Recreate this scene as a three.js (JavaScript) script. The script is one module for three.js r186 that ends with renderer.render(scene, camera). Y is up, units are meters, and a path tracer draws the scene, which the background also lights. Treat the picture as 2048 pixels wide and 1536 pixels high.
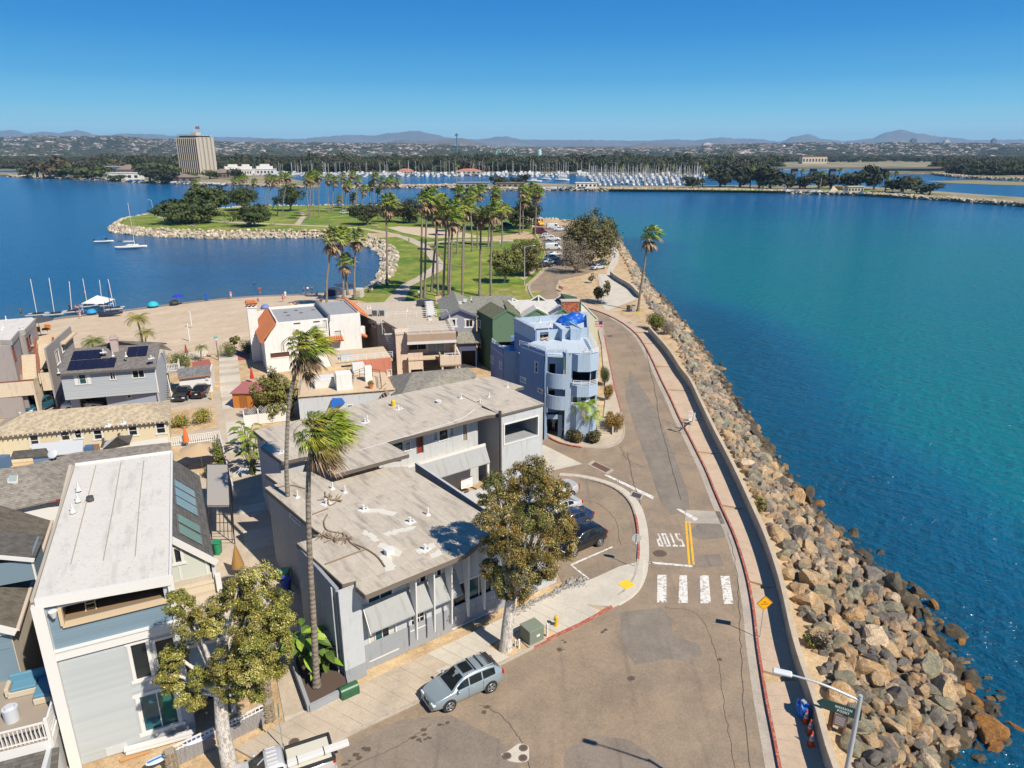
import*as THREE from 'three';
import{mergeGeometries,mergeVertices}from 'three/addons/utils/BufferGeometryUtils.js';
import{RoundedBoxGeometry}from 'three/addons/geometries/RoundedBoxGeometry.js';
import{ConvexGeometry}from 'three/addons/geometries/ConvexGeometry.js';
import{MarchingCubes}from 'three/addons/objects/MarchingCubes.js';
// ---------- camera, sky, sun, exposure ----------
const scene=new THREE.Scene();
const camera=new THREE.PerspectiveCamera(56.8,4/3,0.5,60000);
camera.position.set(0,30,0);
camera.rotation.set(-18.2*Math.PI/180,0,0);
camera.updateMatrixWorld();
const renderer=new THREE.WebGLRenderer({antialias:true});
renderer.toneMapping=THREE.LinearToneMapping;
renderer.toneMappingExposure=1.32;
renderer.shadowMap.enabled=true;
const SUN=new THREE.Vector3(0.689,1.0,0.641).normalize();
{
const W=256,Hh=1024,d=new Float32Array(W*Hh*4);
const stops=[[0,.40,.63,.70],[1.2,.32,.60,.71],[3,.15,.46,.66],[5,.062,.32,.60],[8,.020,.215,.53],[11,.010,.16,.475],[18,.010,.118,.38],[40,.014,.086,.26],[90,.014,.066,.2]];
for(let j=0;j<Hh;j++){
const e=Math.max(0,((j + .5)/Hh - .5)*180);
let k=0;while(k<stops.length - 2&&e>stops[k + 1][0])k++;
const a=stops[k],b=stops[k + 1],t=Math.min(1,Math.max(0,(e - a[0])/(b[0]- a[0])));
for(let i=0;i<W;i++){const o=(j*W + i)*4;for(let c=0;c<3;c++)d[o + c]=a[c + 1]+(b[c + 1]- a[c + 1])*t;d[o + 3]=1;}
}
const sky=new THREE.DataTexture(d,W,Hh,THREE.RGBAFormat,THREE.FloatType);
sky.mapping=THREE.EquirectangularReflectionMapping;sky.magFilter=THREE.LinearFilter;sky.needsUpdate=true;
scene.background=sky;scene.environment=sky;scene.backgroundIntensity=1;scene.environmentIntensity=1;
const sun=new THREE.DirectionalLight(new THREE.Color(1,.92,.79),5);
sun.position.copy(SUN).multiplyScalar(400).add(new THREE.Vector3(0,0,-120));sun.target.position.set(0,0,-120);
sun.castShadow=true;sun.shadow.mapSize.set(4096,4096);sun.shadow.radius=1;
Object.assign(sun.shadow.camera,{left:-260,right:260,top:260,bottom:-260,near:1,far:900});
scene.add(sun,sun.target);
}
scene.fog=new THREE.FogExp2(new THREE.Color(.40,.68,1),0.00006);
// ---------- small tools ----------
const PI=Math.PI,sin=Math.sin,cos=Math.cos,abs=Math.abs,min=Math.min,max=Math.max,hyp=Math.hypot;
let seed_=7;
const rs=(s)=>{seed_=s;};
const R=()=>{seed_|=0;seed_=seed_ + 0x6D2B79F5|0;let t=Math.imul(seed_ ^ seed_>>>15,1|seed_);t=t + Math.imul(t ^ t>>>7,61|t)^ t;return((t ^ t>>>14)>>>0)/4294967296;};
const rr=(a,b)=>a +(b - a)*R();
const V=(x,y,z)=>new THREE.Vector3(x,y,z);
const TP=18.2*PI/180,CP=cos(TP),SP=sin(TP);
const G=(px,py,h=0)=>{const a=(px - 1024)/1421,b=(768 - py)/1421,dy=b*CP - SP,t=(h - 30)/dy;return V(a*t,h,-(CP + b*SP)*t);};
const GP=(pts,h=0)=>pts.map(([x,y,hh])=>G(x,y,hh??h));
const HT=(py,b)=>{const q=(768 - py)/1421;return 30 +(b.z*SP - q*b.z*CP)/(CP + q*SP);};
const lerp=(a,b,t)=>a +(b - a)*t;
const ss=(a,b,x)=>{const t=min(1,max(0,(x - a)/(b - a)));return t*t*(3 - 2*t);};
const names={};
function numbered(n){const k=names[n]=(names[n]??-1)+ 1;return k?`${n}_${String(k).padStart(3, '0')}`:n;}
function tag(o,label,category,group,kind){if(label)o.userData.label=label;if(category)o.userData.category=category;if(group)o.userData.group=group;if(kind)o.userData.kind=kind;return o;}
function thing(name,label,category,pos,group,turn=0){
const o=new THREE.Group();o.name=numbered(name);if(pos)o.position.copy(pos);o.rotation.y=turn;scene.add(o);return tag(o,label,category,group);
}
function fin(g,keepUv){
g=g.index?g.toNonIndexed():g;
if(!g.attributes.normal)g.computeVertexNormals();
const p=g.attributes.position,n=g.attributes.normal;
if(!keepUv||!g.attributes.uv){
const uv=new Float32Array(p.count*2);
for(let i=0;i<p.count;i +=3){
const a=V().fromBufferAttribute(p,i),b=V().fromBufferAttribute(p,i + 1),c=V().fromBufferAttribute(p,i + 2);
const N=b.clone().sub(a).cross(c.clone().sub(a)),ax=abs(N.x),ay=abs(N.y),az=abs(N.z);
[a,b,c].forEach((q,k)=>{const o=(i + k)*2;if(ay>=ax&&ay>=az){uv[o]=q.x;uv[o + 1]=q.z;}else if(ax>az){uv[o]=q.z;uv[o + 1]=q.y;}else{uv[o]=q.x;uv[o + 1]=q.y;}});
}
g.setAttribute('uv',new THREE.BufferAttribute(uv,2));
}
for(const k of Object.keys(g.attributes))if(!['position','normal','uv','color'].includes(k))g.deleteAttribute(k);
return g;
}
function merge(gs,keepUv){gs=gs.map((g)=>fin(g,keepUv));const hasC=gs.some((g)=>g.attributes.color);if(hasC)gs.forEach((g)=>{if(!g.attributes.color)g.setAttribute('color',new THREE.BufferAttribute(new Float32Array(g.attributes.position.count*3).fill(1),3));});return gs.length===1?gs[0]:mergeGeometries(gs);}
function mesh(name,gs,mat,parent,keepUv){
const m=new THREE.Mesh(Array.isArray(gs)?merge(gs,keepUv):fin(gs,keepUv),mat);m.castShadow=m.receiveShadow=true;
if(parent&&parent !==scene){m.name=name;parent.add(m);}else{m.name=numbered(name);scene.add(m);}
return m;
}
const struct=(name,gs,mat,keepUv)=>tag(mesh(name,gs,mat,null,keepUv),null,null,null,'structure');
function box(w,h,d,x=0,y=0,z=0,ry=0,rx=0,rz=0){const g=new THREE.BoxGeometry(w,h,d);if(rx)g.rotateX(rx);if(rz)g.rotateZ(rz);if(ry)g.rotateY(ry);g.translate(x,y,z);return g;}
function rbox(w,h,d,r,x=0,y=0,z=0,ry=0,seg=2){const g=new RoundedBoxGeometry(w,h,d,seg,r);if(ry)g.rotateY(ry);g.translate(x,y,z);return g;}
function cyl(r0,r1,h,x=0,y=0,z=0,n=10,open=false){const g=new THREE.CylinderGeometry(r1,r0,h,n,1,open);g.translate(x,y + h/2,z);return g;}
function sph(r,x,y,z,sx=1,sy=1,sz=1,n=10){const g=new THREE.SphereGeometry(r,n,max(5,n*.7|0));g.scale(sx,sy,sz);g.translate(x,y,z);return g;}
function bar(a,b,r,n=6,r2){const d=b.clone().sub(a),g=new THREE.CylinderGeometry(r2??r,r,d.length(),n);g.translate(0,d.length()/2,0);g.applyQuaternion(new THREE.Quaternion().setFromUnitVectors(V(0,1,0),d.normalize()));g.translate(a.x,a.y,a.z);return g;}
function beam(a,b,w,h){const d=b.clone().sub(a),L=d.length(),g=new THREE.BoxGeometry(w,h,L);g.lookAt(d);g.translate((a.x + b.x)/2,(a.y + b.y)/2,(a.z + b.z)/2);return g;}
function tube(pts,r,n=6,seg){return new THREE.TubeGeometry(new THREE.CatmullRomCurve3(pts),seg??pts.length*4,r,n);}
function taper(pts,r0,r1,n=8,seg=16){
const c=new THREE.CatmullRomCurve3(pts),g=new THREE.TubeGeometry(c,seg,1,n),p=g.attributes.position;
for(let i=0;i<=seg;i++){const q=c.getPointAt(i/seg),r=typeof r0==='function'?r0(i/seg):lerp(r0,r1,i/seg);for(let j=0;j<=n;j++){const k=i*(n + 1)+ j;p.setXYZ(k,q.x +(p.getX(k)- q.x)*r,q.y +(p.getY(k)- q.y)*r,q.z +(p.getZ(k)- q.z)*r);}}
return g;
}
const shape=(pts)=>new THREE.Shape(pts.map((p)=>new THREE.Vector2(p.x,-p.z)));
function prism(pts,y0,y1,bevel=0){const g=new THREE.ExtrudeGeometry(shape(pts),{depth:y1 - y0 - bevel,bevelEnabled:bevel>0,bevelSize:bevel,bevelThickness:bevel,bevelSegments:1,bevelOffset:-bevel,curveSegments:4});g.rotateX(-PI/2);g.translate(0,y0,0);return g;}
function flat(pts,y){const g=new THREE.ShapeGeometry(shape(pts));g.rotateX(-PI/2);g.translate(0,y,0);return g;}
function smooth(pts,n){return new THREE.CatmullRomCurve3(pts,false,'centripetal').getSpacedPoints(n??pts.length*4);}
function offset(pts,d){return pts.map((p,i)=>{const a=pts[max(0,i - 1)],b=pts[min(pts.length - 1,i + 1)],t=b.clone().sub(a).setY(0).normalize();return V(p.x - t.z*d,p.y,p.z + t.x*d);});}
function strip(pts,d0,d1,y0,y1,bevel=0){return prism([...offset(pts,d0),...offset(pts,d1).reverse()],y0,y1,bevel);}
function ribbon(pts,d0,d1,y){return flat([...offset(pts,d0),...offset(pts,d1).reverse()],y);}
function slab(pts,t){
const n=pts.length,pos=[],q=pts.map((p)=>V(p.x,p.y - t,p.z)),nn=V();for(let i=1;i<n - 1;i++)nn.add(pts[i].clone().sub(pts[0]).cross(pts[i + 1].clone().sub(pts[0])));
if(nn.y<0){pts=pts.slice().reverse();q.reverse();}
const tri=(a,b,c)=>pos.push(a.x,a.y,a.z,b.x,b.y,b.z,c.x,c.y,c.z);
for(let i=1;i<n - 1;i++){tri(pts[0],pts[i],pts[i + 1]);tri(q[0],q[i + 1],q[i]);}
for(let i=0;i<n;i++){const j=(i + 1)%n;tri(pts[i],q[i],q[j]);tri(pts[i],q[j],pts[j]);}
const g=new THREE.BufferGeometry();g.setAttribute('position',new THREE.BufferAttribute(new Float32Array(pos),3));g.computeVertexNormals();return g;
}
function tint(g,c){g=fin(g,true);const n=g.attributes.position.count,a=new Float32Array(n*3);for(let i=0;i<n;i++)a.set(c,i*3);g.setAttribute('color',new THREE.BufferAttribute(a,3));return g;}
function place(parent,proto,pos,turn=0,s=1,sy){const o=proto.clone();o.position.copy(pos);o.rotation.y=turn;o.scale.set(s,sy??s,s);return o;}
const ORD=(n)=>{const u=['','first','second','third','fourth','fifth','sixth','seventh','eighth','ninth','tenth','eleventh','twelfth','thirteenth','fourteenth','fifteenth','sixteenth','seventeenth','eighteenth','nineteenth'];return n===1?'leftmost':n<20?u[n]:n===20?'twentieth':n===30?'thirtieth':(n<30?'twenty ':n<40?'thirty ':'forty ')+ u[n%10];};
const hexLin=(h)=>{const c=new THREE.Color(h);return[c.r,c.g,c.b];};
// ---------- procedural surfaces ----------
const NS=512;
function noiseField(period,seed){
rs(seed);const L=new Float32Array(period*period).map(()=>R()*2 - 1),f=new Float32Array(NS*NS);
for(let y=0;y<NS;y++)for(let x=0;x<NS;x++){
const u=x/NS*period,v=y/NS*period,i=u|0,j=v|0;let a=u - i,b=v - j;a=a*a*(3 - 2*a);b=b*b*(3 - 2*b);
const i1=(i + 1)%period,j1=(j + 1)%period;
f[y*NS + x]=lerp(lerp(L[j*period + i],L[j*period + i1],a),lerp(L[j1*period + i],L[j1*period + i1],a),b);
}
return f;
}
const NF=[4,8,16,32,64,128,256].map((p,i)=>noiseField(p,11 + i*17));
const nzi=(k,x,y)=>NF[k][((y%NS + NS)%NS)*NS +((x%NS + NS)%NS)];
const nz=(k,x,y)=>{const i=Math.floor(x),j=Math.floor(y),a=x - i,b=y - j;return a||b?lerp(lerp(nzi(k,i,j),nzi(k,i + 1,j),a),lerp(nzi(k,i,j + 1),nzi(k,i + 1,j + 1),a),b):nzi(k,i,j);};
const fbm=(x,y,w)=>{let s=0;for(let k=0;k<7;k++)if(w[k])s +=w[k]*nz(k,x + k*131,y + k*71);return s;};
function pattern(fn,m,S=512,bumpM=0,opt={}){
const d=new Uint8Array(S*S*4),bd=bumpM?new Uint8Array(S*S*4):null;
const enc=(v)=>{v=min(1,max(0,v));return 255*(v<=.0031308?12.92*v:1.055*v**(1/2.4)- .055);};
for(let y=0;y<S;y++)for(let x=0;x<S;x++){
const c=fn(x,y,S),o=(y*S + x)*4;
d[o]=enc(c[0]);d[o + 1]=enc(c[1]);d[o + 2]=enc(c[2]);d[o + 3]=255;
if(bd){bd[o]=bd[o + 1]=bd[o + 2]=255*min(1,max(0,c[3]));bd[o + 3]=255;}
}
const mk=(a,srgb)=>{const t=new THREE.DataTexture(a,S,S);t.wrapS=t.wrapT=THREE.RepeatWrapping;t.magFilter=THREE.LinearFilter;t.repeat.set(1/(Array.isArray(m)?m[0]:m),1/(Array.isArray(m)?m[1]:m));if(srgb)t.colorSpace=THREE.SRGBColorSpace;t.needsUpdate=true;if(opt.rot)t.rotation=opt.rot;return t;};
const o={map:mk(d,true),roughness:opt.rough??.9,metalness:0};
if(bd){o.bumpMap=mk(bd,false);o.bumpScale=bumpM;}
return new THREE.MeshStandardMaterial(o);
}
const W1=[.25,.25,.25,.25,.3,.4,.5];
const mottle=(c,amp,w=W1,c2)=>(x,y)=>{const f=fbm(x,y,w),k=1 + amp*f;const t=c2?ss(-.5,.9,fbm(x + 200,y + 90,[.5,.5,.3,.2,0,0,0])):0;return[0,1,2].map((i)=>(c2?lerp(c[i],c2[i],t):c[i])*k).concat(.5 + f*.3);};
const plain=(c,rough=.6,o={})=>new THREE.MeshStandardMaterial({color:new THREE.Color(...c),roughness:rough,metalness:0,...o});
const hexm=(h,rough=.6,o={})=>plain(hexLin(h),rough,o);
// ---------- materials of the ground ----------
const WL=-2.5;
const mDirt=pattern(mottle([.50,.37,.22],.30,W1,[.40,.27,.15]),9,512,.03);
const mSand=pattern(mottle([.50,.385,.265],.18,[.2,.2,.2,.2,.25,.35,.4],[.55,.435,.31]),26,512,.05);
const mWetSand=pattern(mottle([.26,.20,.15],.2),12,256,.02,{rough:.5});
const mGrass=pattern(mottle([.10,.165,.010],.45,[.4,.3,.3,.3,.3,.4,.5],[.235,.25,.03]),46,512,.05);
const mConc=pattern(mottle([.47,.39,.30],.14,W1,[.40,.335,.26]),11,512,.006);
const mConcPale=pattern(mottle([.53,.48,.40],.10,W1,[.47,.43,.36]),11,512,.006);
const mConcWorn=pattern(mottle([.40,.345,.28],.16,W1,[.34,.30,.25]),13,512,.006);
const mPink=pattern(mottle([.49,.37,.265],.12,W1,[.44,.335,.24]),9,512,.006);
const asph=(a,b,s)=>pattern((x,y)=>{const f=fbm(x,y,[.5,.35,.25,.2,.25,.45,.7]),st=ss(.25,.8,fbm(x*3 + 50,y*.25 + 90,[.6,.5,.3,0,0,0,0])),k=(1 + .17*f)*(1 - .14*st);return a.map((v,i)=>lerp(v,b[i],ss(-.6,.7,fbm(x + 77,y + 200,[.6,.5,.3,.2,.1,0,0])))*k).concat(.5 + .35*f);},s,1024,.012);
const mAsph=asph([.285,.213,.146],[.235,.182,.130],24);
const mAsphGrey=asph([.225,.188,.148],[.19,.162,.132],17);
const mAsphDark=plain([.06,.055,.05],.9);
const mWhitePaint=pattern((x,y)=>{const w=ss(.12,.5,fbm(x,y,[.1,.1,.3,.4,.5,.5,.5]));return[.70,.67,.62].map((v,i)=>lerp(v,[.26,.22,.18][i],w)).concat(.5);},5,512);
const mYellowPaint=pattern((x,y)=>{const w=ss(.3,.8,fbm(x,y,[.1,.1,.3,.4,.5,.5,.5]));return[.80,.42,.02].map((v,i)=>lerp(v,[.26,.22,.18][i],w)).concat(.5);},5,256);
const mRedPaint=pattern((x,y)=>{const w=ss(.0,.7,fbm(x,y,[.1,.1,.3,.4,.5,.5,.5]));return[.33,.075,.05].map((v,i)=>lerp(v,[.40,.27,.20][i],w)).concat(.5);},3,256);
const mWall=pattern(mottle([.50,.41,.30],.14,W1,[.43,.35,.25]),7,512,.008);
const mIron=plain([.10,.095,.09],.6,{metalness:.4});
const mBlack=plain([.02,.02,.02],.5);
// ---------- water ----------
const channelShore=GP([[1760,1640],[1985,1440],[1960,1390],[1900,1300],[1810,1190],[1690,1080],[1590,970],[1530,890],[1480,820],[1440,750],[1395,690],[1345,625],[1300,572],[1270,530],[1238,482]],WL);
const segDist=(p,line)=>{let d=1e9;for(let i=0;i<line.length - 1;i++){const a=line[i],b=line[i + 1],dx=b.x - a.x,dz=b.z - a.z,t=min(1,max(0,((p.x - a.x)*dx +(p.z - a.z)*dz)/(dx*dx + dz*dz)));d=min(d,hyp(p.x - a.x - dx*t,p.z - a.z - dz*t));}return d;};
const beachShore=GP([[-500,735],[-200,690],[0,655],[110,637],[190,628],[300,614],[400,602],[500,593],[620,588],[700,582]],WL);
{
const xs=[],zs=[];
for(let i=0;i<=150;i++){const t=i/75 - 1;xs.push(Math.sign(t)*(abs(t)*120 + abs(t)**4*8500));}
for(let i=0;i<=170;i++){const t=i/170;zs.push(60 - t*650 - t**5*8500);}
const pos=[],col=[],uv=[],ix=[];
for(let j=0;j<zs.length;j++)for(let i=0;i<xs.length;i++){
const x=xs[i],z=zs[j],p={x,z};pos.push(x,WL,z);uv.push(x,z);
const ds=segDist(p,channelShore),db=segDist(p,beachShore);
const n1=fbm(x*1.3 + 400,z*2.1 + 90,[.8,.5,.2,0,0,0,0]);
const chan=ss(-20,12,x + .0*z + 6)*(z>-480?1:ss(-900,-480,z));
let c=[.004,.092,.225].map((v)=>v*(1 + .12*fbm(x*2 + 9,z*5,[.3,.5,.4,.3,0,0,0])));
const n2=fbm(x*.8 + 90,z*5 + 300,[.3,.5,.4,.3,0,0,0]),teal=ss(4,30,ds + n1*18)*(1 - ss(90,330,ds - n1*40)*.6)*chan*ss(-520,-200,z)*(1 + .28*n2),deep=(1 - ss(3,24,ds + n1*14))*chan;
c=c.map((v,k)=>lerp(v,[.003,.138,.165][k],min(1,teal)));c=c.map((v,k)=>lerp(v,[.004,.058,.105][k],deep*.8));
const shal=(1 - ss(2,34,db))*(x<0?1:0);c=c.map((v,k)=>lerp(v,[.05,.115,.17][k],shal*.55));
col.push(...c);
}
const w=xs.length;
for(let j=0;j<zs.length - 1;j++)for(let i=0;i<w - 1;i++){const a=j*w + i;ix.push(a,a + 1,a + w,a + 1,a + w + 1,a + w);}
const g=new THREE.BufferGeometry();g.setAttribute('position',new THREE.BufferAttribute(new Float32Array(pos),3));g.setAttribute('color',new THREE.BufferAttribute(new Float32Array(col),3));g.setAttribute('uv',new THREE.BufferAttribute(new Float32Array(uv),2));g.setIndex(ix);g.computeVertexNormals();
const S=1024,bd=new Uint8Array(S*S*4);
for(let y=0;y<S;y++)for(let x=0;x<S;x++){
const wx=fbm(x*.5,y*.5,[0,1,0,0,0,0,0])*9;
let h=0;[[2,6,.55],[3,15,.5],[4,31,.28],[5,7,.2],[6,3,.1]].forEach(([k,o,a])=>{h +=a*(1 - abs(nz(k,((x*.5 + o*31 + wx)|0),((y*1 + o*17 + wx*.5)|0)))*1.6);});
const o=(y*S + x)*4;bd[o]=bd[o + 1]=bd[o + 2]=min(255,max(0,128 + h*70));bd[o + 3]=255;
}
const bt=new THREE.DataTexture(bd,S,S);bt.wrapS=bt.wrapT=THREE.RepeatWrapping;bt.magFilter=THREE.LinearFilter;bt.repeat.set(1/46,1/41);bt.rotation=.5;bt.needsUpdate=true;
const m=new THREE.MeshPhysicalMaterial({vertexColors:true,roughness:.16,ior:1.33,bumpMap:bt,bumpScale:.75});
const o=new THREE.Mesh(g,m);o.name='water';o.receiveShadow=true;scene.add(tag(o,null,null,null,'structure'));
}
// ---------- the land of the spit ----------
const wallLine=smooth(GP([[1296,667],[1336,714],[1360,752],[1377,775],[1400,824],[1423,874],[1461,950],[1499,1035],[1527,1102],[1554,1188],[1577,1295],[1592,1350],[1608,1398],[1626,1456],[1642,1521],[1668,1600],[1700,1700]]),80);
const rockTop=GP([[1222,482],[1240,500],[1258,530],[1278,570],[1300,606],[1325,642],[1362,692],[1385,745],[1410,800],[1444,860],[1482,920],[1528,1000],[1575,1100],[1612,1200],[1655,1300],[1695,1400],[1738,1536],[1790,1680]]);
const parkEdge=GP([[735,578],[772,560],[788,535],[792,510],[778,490],[742,474],[700,466],[650,462],[560,461],[430,462],[330,459],[248,452],[235,446],[250,437],[285,430],[340,424],[420,418],[500,413],[600,411],[700,410],[800,411],[900,415],[1000,425],[1080,436],[1130,440],[1185,455]]);
const beachTop=GP([[735,578],[728,596],[660,622],[540,662],[450,704],[300,716],[110,724],[0,730],[-400,768]]);
struct('ground',prism([...rockTop.slice().reverse(),...parkEdge.slice().reverse(),...beachTop,V(-150,0,-60),V(-150,0,12),V(34,0,12)],-4.5,-.03),mDirt);
{
const n=40,up=smooth(beachTop,n),lo=smooth([...beachShore].reverse().map((p,i)=>i?p:G(738,574,WL)),n),rows=14,pos=[],ix=[];
for(let j=0;j<=rows;j++)for(let i=0;i<n;i++){const t=j/rows*1.25,a=up[i],b=lo[i];pos.push(lerp(a.x,b.x,t),-.02 +(WL + .02)*t +(t>.1&&t<.97?.07*fbm(i*37,j*61,[1,.5,0,0,0,0,0]):0),lerp(a.z,b.z,t));}
for(let j=0;j<rows;j++)for(let i=0;i<n - 1;i++){const a=j*n + i;ix.push(a,a + n,a + 1,a + 1,a + n,a + n + 1);}
const g=new THREE.BufferGeometry();g.setAttribute('position',new THREE.BufferAttribute(new Float32Array(pos),3));g.setIndex(ix);g.computeVertexNormals();
const nn=g.attributes.normal;if(nn.getY(60)<0){for(let i=0;i<ix.length;i +=3){const t=ix[i];ix[i]=ix[i + 1];ix[i + 1]=t;}g.setIndex(ix);g.computeVertexNormals();}
struct('sand',g,mSand);
}
const shoreAt=(i)=>beachShore[i];
struct('wet_sand',ribbon(smooth(beachShore,40).map((p)=>V(p.x,0,p.z)),-.2,1.6,WL + .12),mWetSand);
const lawn=offset(parkEdge,-.4);
struct('lawn',flat([...lawn.slice(0,-3),...GP([[1062,445],[1066,460],[1076,476],[1088,503],[1094,528],[1066,556],[1052,568],[1050,580],[1064,602],[1085,622],[960,640],[870,640],[800,604],[740,606],[700,596]])],0),mGrass);
const parkPath=(l,r,y=.008)=>flat([...GP(l),...GP(r).reverse()],y);
struct('park_path',[
parkPath([[766,606],[801,570],[832,555],[861,535],[866,527],[854,510],[840,494],[805,477],[768,467],[729,459],[700,455.5],[610,451.5],[540,448.5],[440,444.5],[395,440],[330,437.5],[312,434]],[[808,606],[821,572],[852,557],[887,539],[891,531],[875,510],[856,490],[821,475],[777,464],[735,457],[700,453.5],[610,449.5],[540,446.5],[440,442.5],[395,438],[332,435],[318,433]]),
parkPath([[850,485],[922,478.5],[1027,479]],[[853,488],[922,481],[1027,483]],.014),parkPath([[588,449],[603,432],[598,424]],[[600,449],[613,432],[606,424]],.014)],mConc);
rs(15);struct('worn_turf',[[1020,588,7],[960,600,5],[770,468,6],[1030,515,4],[800,500,3],[640,456,8],[450,456,7],[885,600,4],[745,590,3],[560,440,7]].map(([x,y,r],k)=>{const c=G(x,y);return flat(Array.from({length:22},(_,i)=>{const a=i/22*6.283,q=r*rr(.5,1.1);return V(c.x + cos(a)*q*1.6,0,c.z - sin(a)*q);}),.004 + k*.0002);}),pattern(mottle([.20,.21,.03],.5,W1,[.30,.25,.09]),12,256));
struct('playground_sand',flat(GP([[774,455],[797,452.5],[865,456],[922,464],[962,473],[934,475.5],[865,475.5],[846,473],[805,465]]),.01),mSand);
struct('bare_earth',[flat(GP([[940,474],[975,474],[1030,468],[1045,462],[1062,465],[1072,478],[1030,478],[980,480]]),.012),flat(GP([[1048,560],[1064,548],[1090,530],[1092,520],[1070,530],[1040,556]]),.012),flat(GP([[870,588],[905,598],[935,618],[900,622],[872,606]]),.012),flat(GP([[735,466],[800,468],[790,474],[752,476]]),.012)],mDirt);
// ---------- streets ----------
const kerbR=smooth(GP([[1118,560],[1112,580],[1135,604],[1172,616],[1206,627],[1240,644],[1270,667],[1287,690],[1304,722],[1322,762],[1340,798],[1358,838],[1376,872],[1394,908],[1412,945],[1428,985],[1444,1022],[1464,1066],[1480,1112],[1493,1160],[1504,1220],[1512,1290],[1521,1350],[1531,1410],[1544,1475],[1556,1540],[1580,1660]]),140);
const nearKerb=smooth(GP([[560,1550],[690,1478],[765,1441],[835,1408],[920,1368],[1000,1332],[1060,1302],[1110,1276],[1170,1247],[1225,1216]]),30);
const cornerKerb=smooth(GP([[1092,872],[1110,884],[1140,893],[1180,898],[1218,896],[1240,886],[1249,870],[1247,845],[1240,812],[1231,778],[1222,735],[1213,690],[1205,655],[1192,630],[1160,622]]),60);
struct('road',flat([...kerbR,V(13,0,-4),V(-40,0,-4),...GP([[380,1640],[560,1550]]),...nearKerb.slice(1),...GP([[1200,1200],[1130,1175],[1060,1040],[985,1010],[985,900],[1060,862]]),...cornerKerb.slice(0,50),...GP([[1200,650],[1120,625],[1075,606],[1062,596],[1055,578],[1057,567],[1070,556],[1096,530],[1090,502],[1080,476],[1068,458],[1076,449],[1130,451],[1160,470],[1175,500],[1195,540],[1165,550]])],0),mAsph);
struct('park_road_kerb',strip(smooth(GP([[1082,612],[1066,598],[1056,578],[1058,567],[1072,555],[1097,530]]),30),0,.5,0,.14,.02),mConcWorn);
const slabsAlong=(line,d0,d1,step,y,mats,par,nm='paving_slab')=>{
const n=line.length - 1,L=[0];for(let i=0;i<n;i++)L.push(L[i]+ line[i].distanceTo(line[i + 1]));
const at=(s)=>{let i=0;while(i<n - 1&&L[i + 1]<s)i++;return line[i].clone().lerp(line[i + 1],(s - L[i])/(L[i + 1]- L[i]));};
for(let s=0;s<L[n]- .3;s +=step){const e=min(L[n],s + step - .025),pl=[at(s),at((s + e)/2),at(e)];const m=mesh(nm,strip(pl,d0,d1,-.05,y + rr(-.004,.004),.008),mats[R()*mats.length|0],par);}
};
rs(5);
{
const wl=wallLine.map((p)=>p.clone());
const pv=tag(new THREE.Group(),null,null,null,'structure');pv.name='sea_wall_pavement';scene.add(pv);
const near=(p,line)=>{let b=line[0],d=1e9;for(const q of line){const e=q.distanceToSquared(p);if(e<d){d=e;b=q;}}return b;};
const ks=kerbR.slice(20).map((p)=>p.clone());
const inner=offset(ks,.18*-1);
let s0=0;const acc=[0];for(let i=1;i<ks.length;i++)acc.push(acc[i - 1]+ ks[i].distanceTo(ks[i - 1]));
for(let i=0;i<ks.length - 1;i +=1){
const a=inner[i],b=inner[i + 1];const w=(p,q)=>{const t=near(p,wl);const out=p.clone().lerp(t,1);return p.z<wallLine[0].z - 1?p.clone().add(V(1.9,0,-.9).multiplyScalar(1)):out;};
const gap=.012,dir=b.clone().sub(a).normalize().multiplyScalar(gap);
const A=a.clone().add(dir),Bq=b.clone().sub(dir),C=w(b),D=w(a);if(D.distanceTo(C)<.05)continue;
mesh('paving_slab',prism([A,Bq,C,D.clone()],-.05,.13 + rr(-.003,.003)),mPink,pv);
}
const kb=tag(new THREE.Group(),null,null,null,'structure');kb.name='red_kerb';scene.add(kb);
for(let i=0;i<ks.length - 1;i +=2){const pl=ks.slice(i,i + 3);if(pl.length>1)mesh('kerb_length',strip(pl,0,-.17,-.05,.15,.015),mRedPaint,kb);}
const gt=tag(new THREE.Group(),null,null,null,'structure');gt.name='road_gutter';scene.add(gt);
for(let i=20;i<ks.length - 1;i +=3){const pl=ks.slice(i,i + 4);if(pl.length>1)mesh('gutter_length',ribbon(pl,.02,.62,.006),mConcWorn,gt);}
}
{
const sw=thing('sea_wall','long low concrete sea wall curving between the pavement and the boulders','wall',V(0,0,0));
for(let i=0;i<wallLine.length - 4;i +=4){
const pl=wallLine.slice(i,i + 5);mesh('wall_bay',strip(pl,-.02,-.3,-.3,1.12),mWall,sw);
mesh('coping',strip(pl,.02,-.34,1.12,1.24,.02),mWall,sw);
}
const ww=smooth(GP([[1220,551],[1228,558],[1240,566],[1252,573],[1262,580],[1273,592],[1282,600],[1292,607]]),24),w2=thing('curved_low_wall','short curving grey concrete wall beside the sandy bank at the far walkway','wall',V(0,0,0));
for(let i=0;i<20;i +=4){mesh('wall_bay',strip(ww.slice(i,i + 5),0,-.32,-.3,1.05),mWall,w2);mesh('coping',strip(ww.slice(i,i + 5),.03,-.35,1.05,1.15,.02),mConcPale,w2);}
}
struct('walkway',flat(GP([[1207,617],[1202,595],[1200,575],[1195,548],[1212,548],[1222,520],[1222,500],[1226,490],[1236,500],[1238,510],[1236,526],[1222,548],[1240,567],[1262,581],[1273,594],[1270,600],[1234,614],[1216,622]]),.02),mConcPale);
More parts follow.
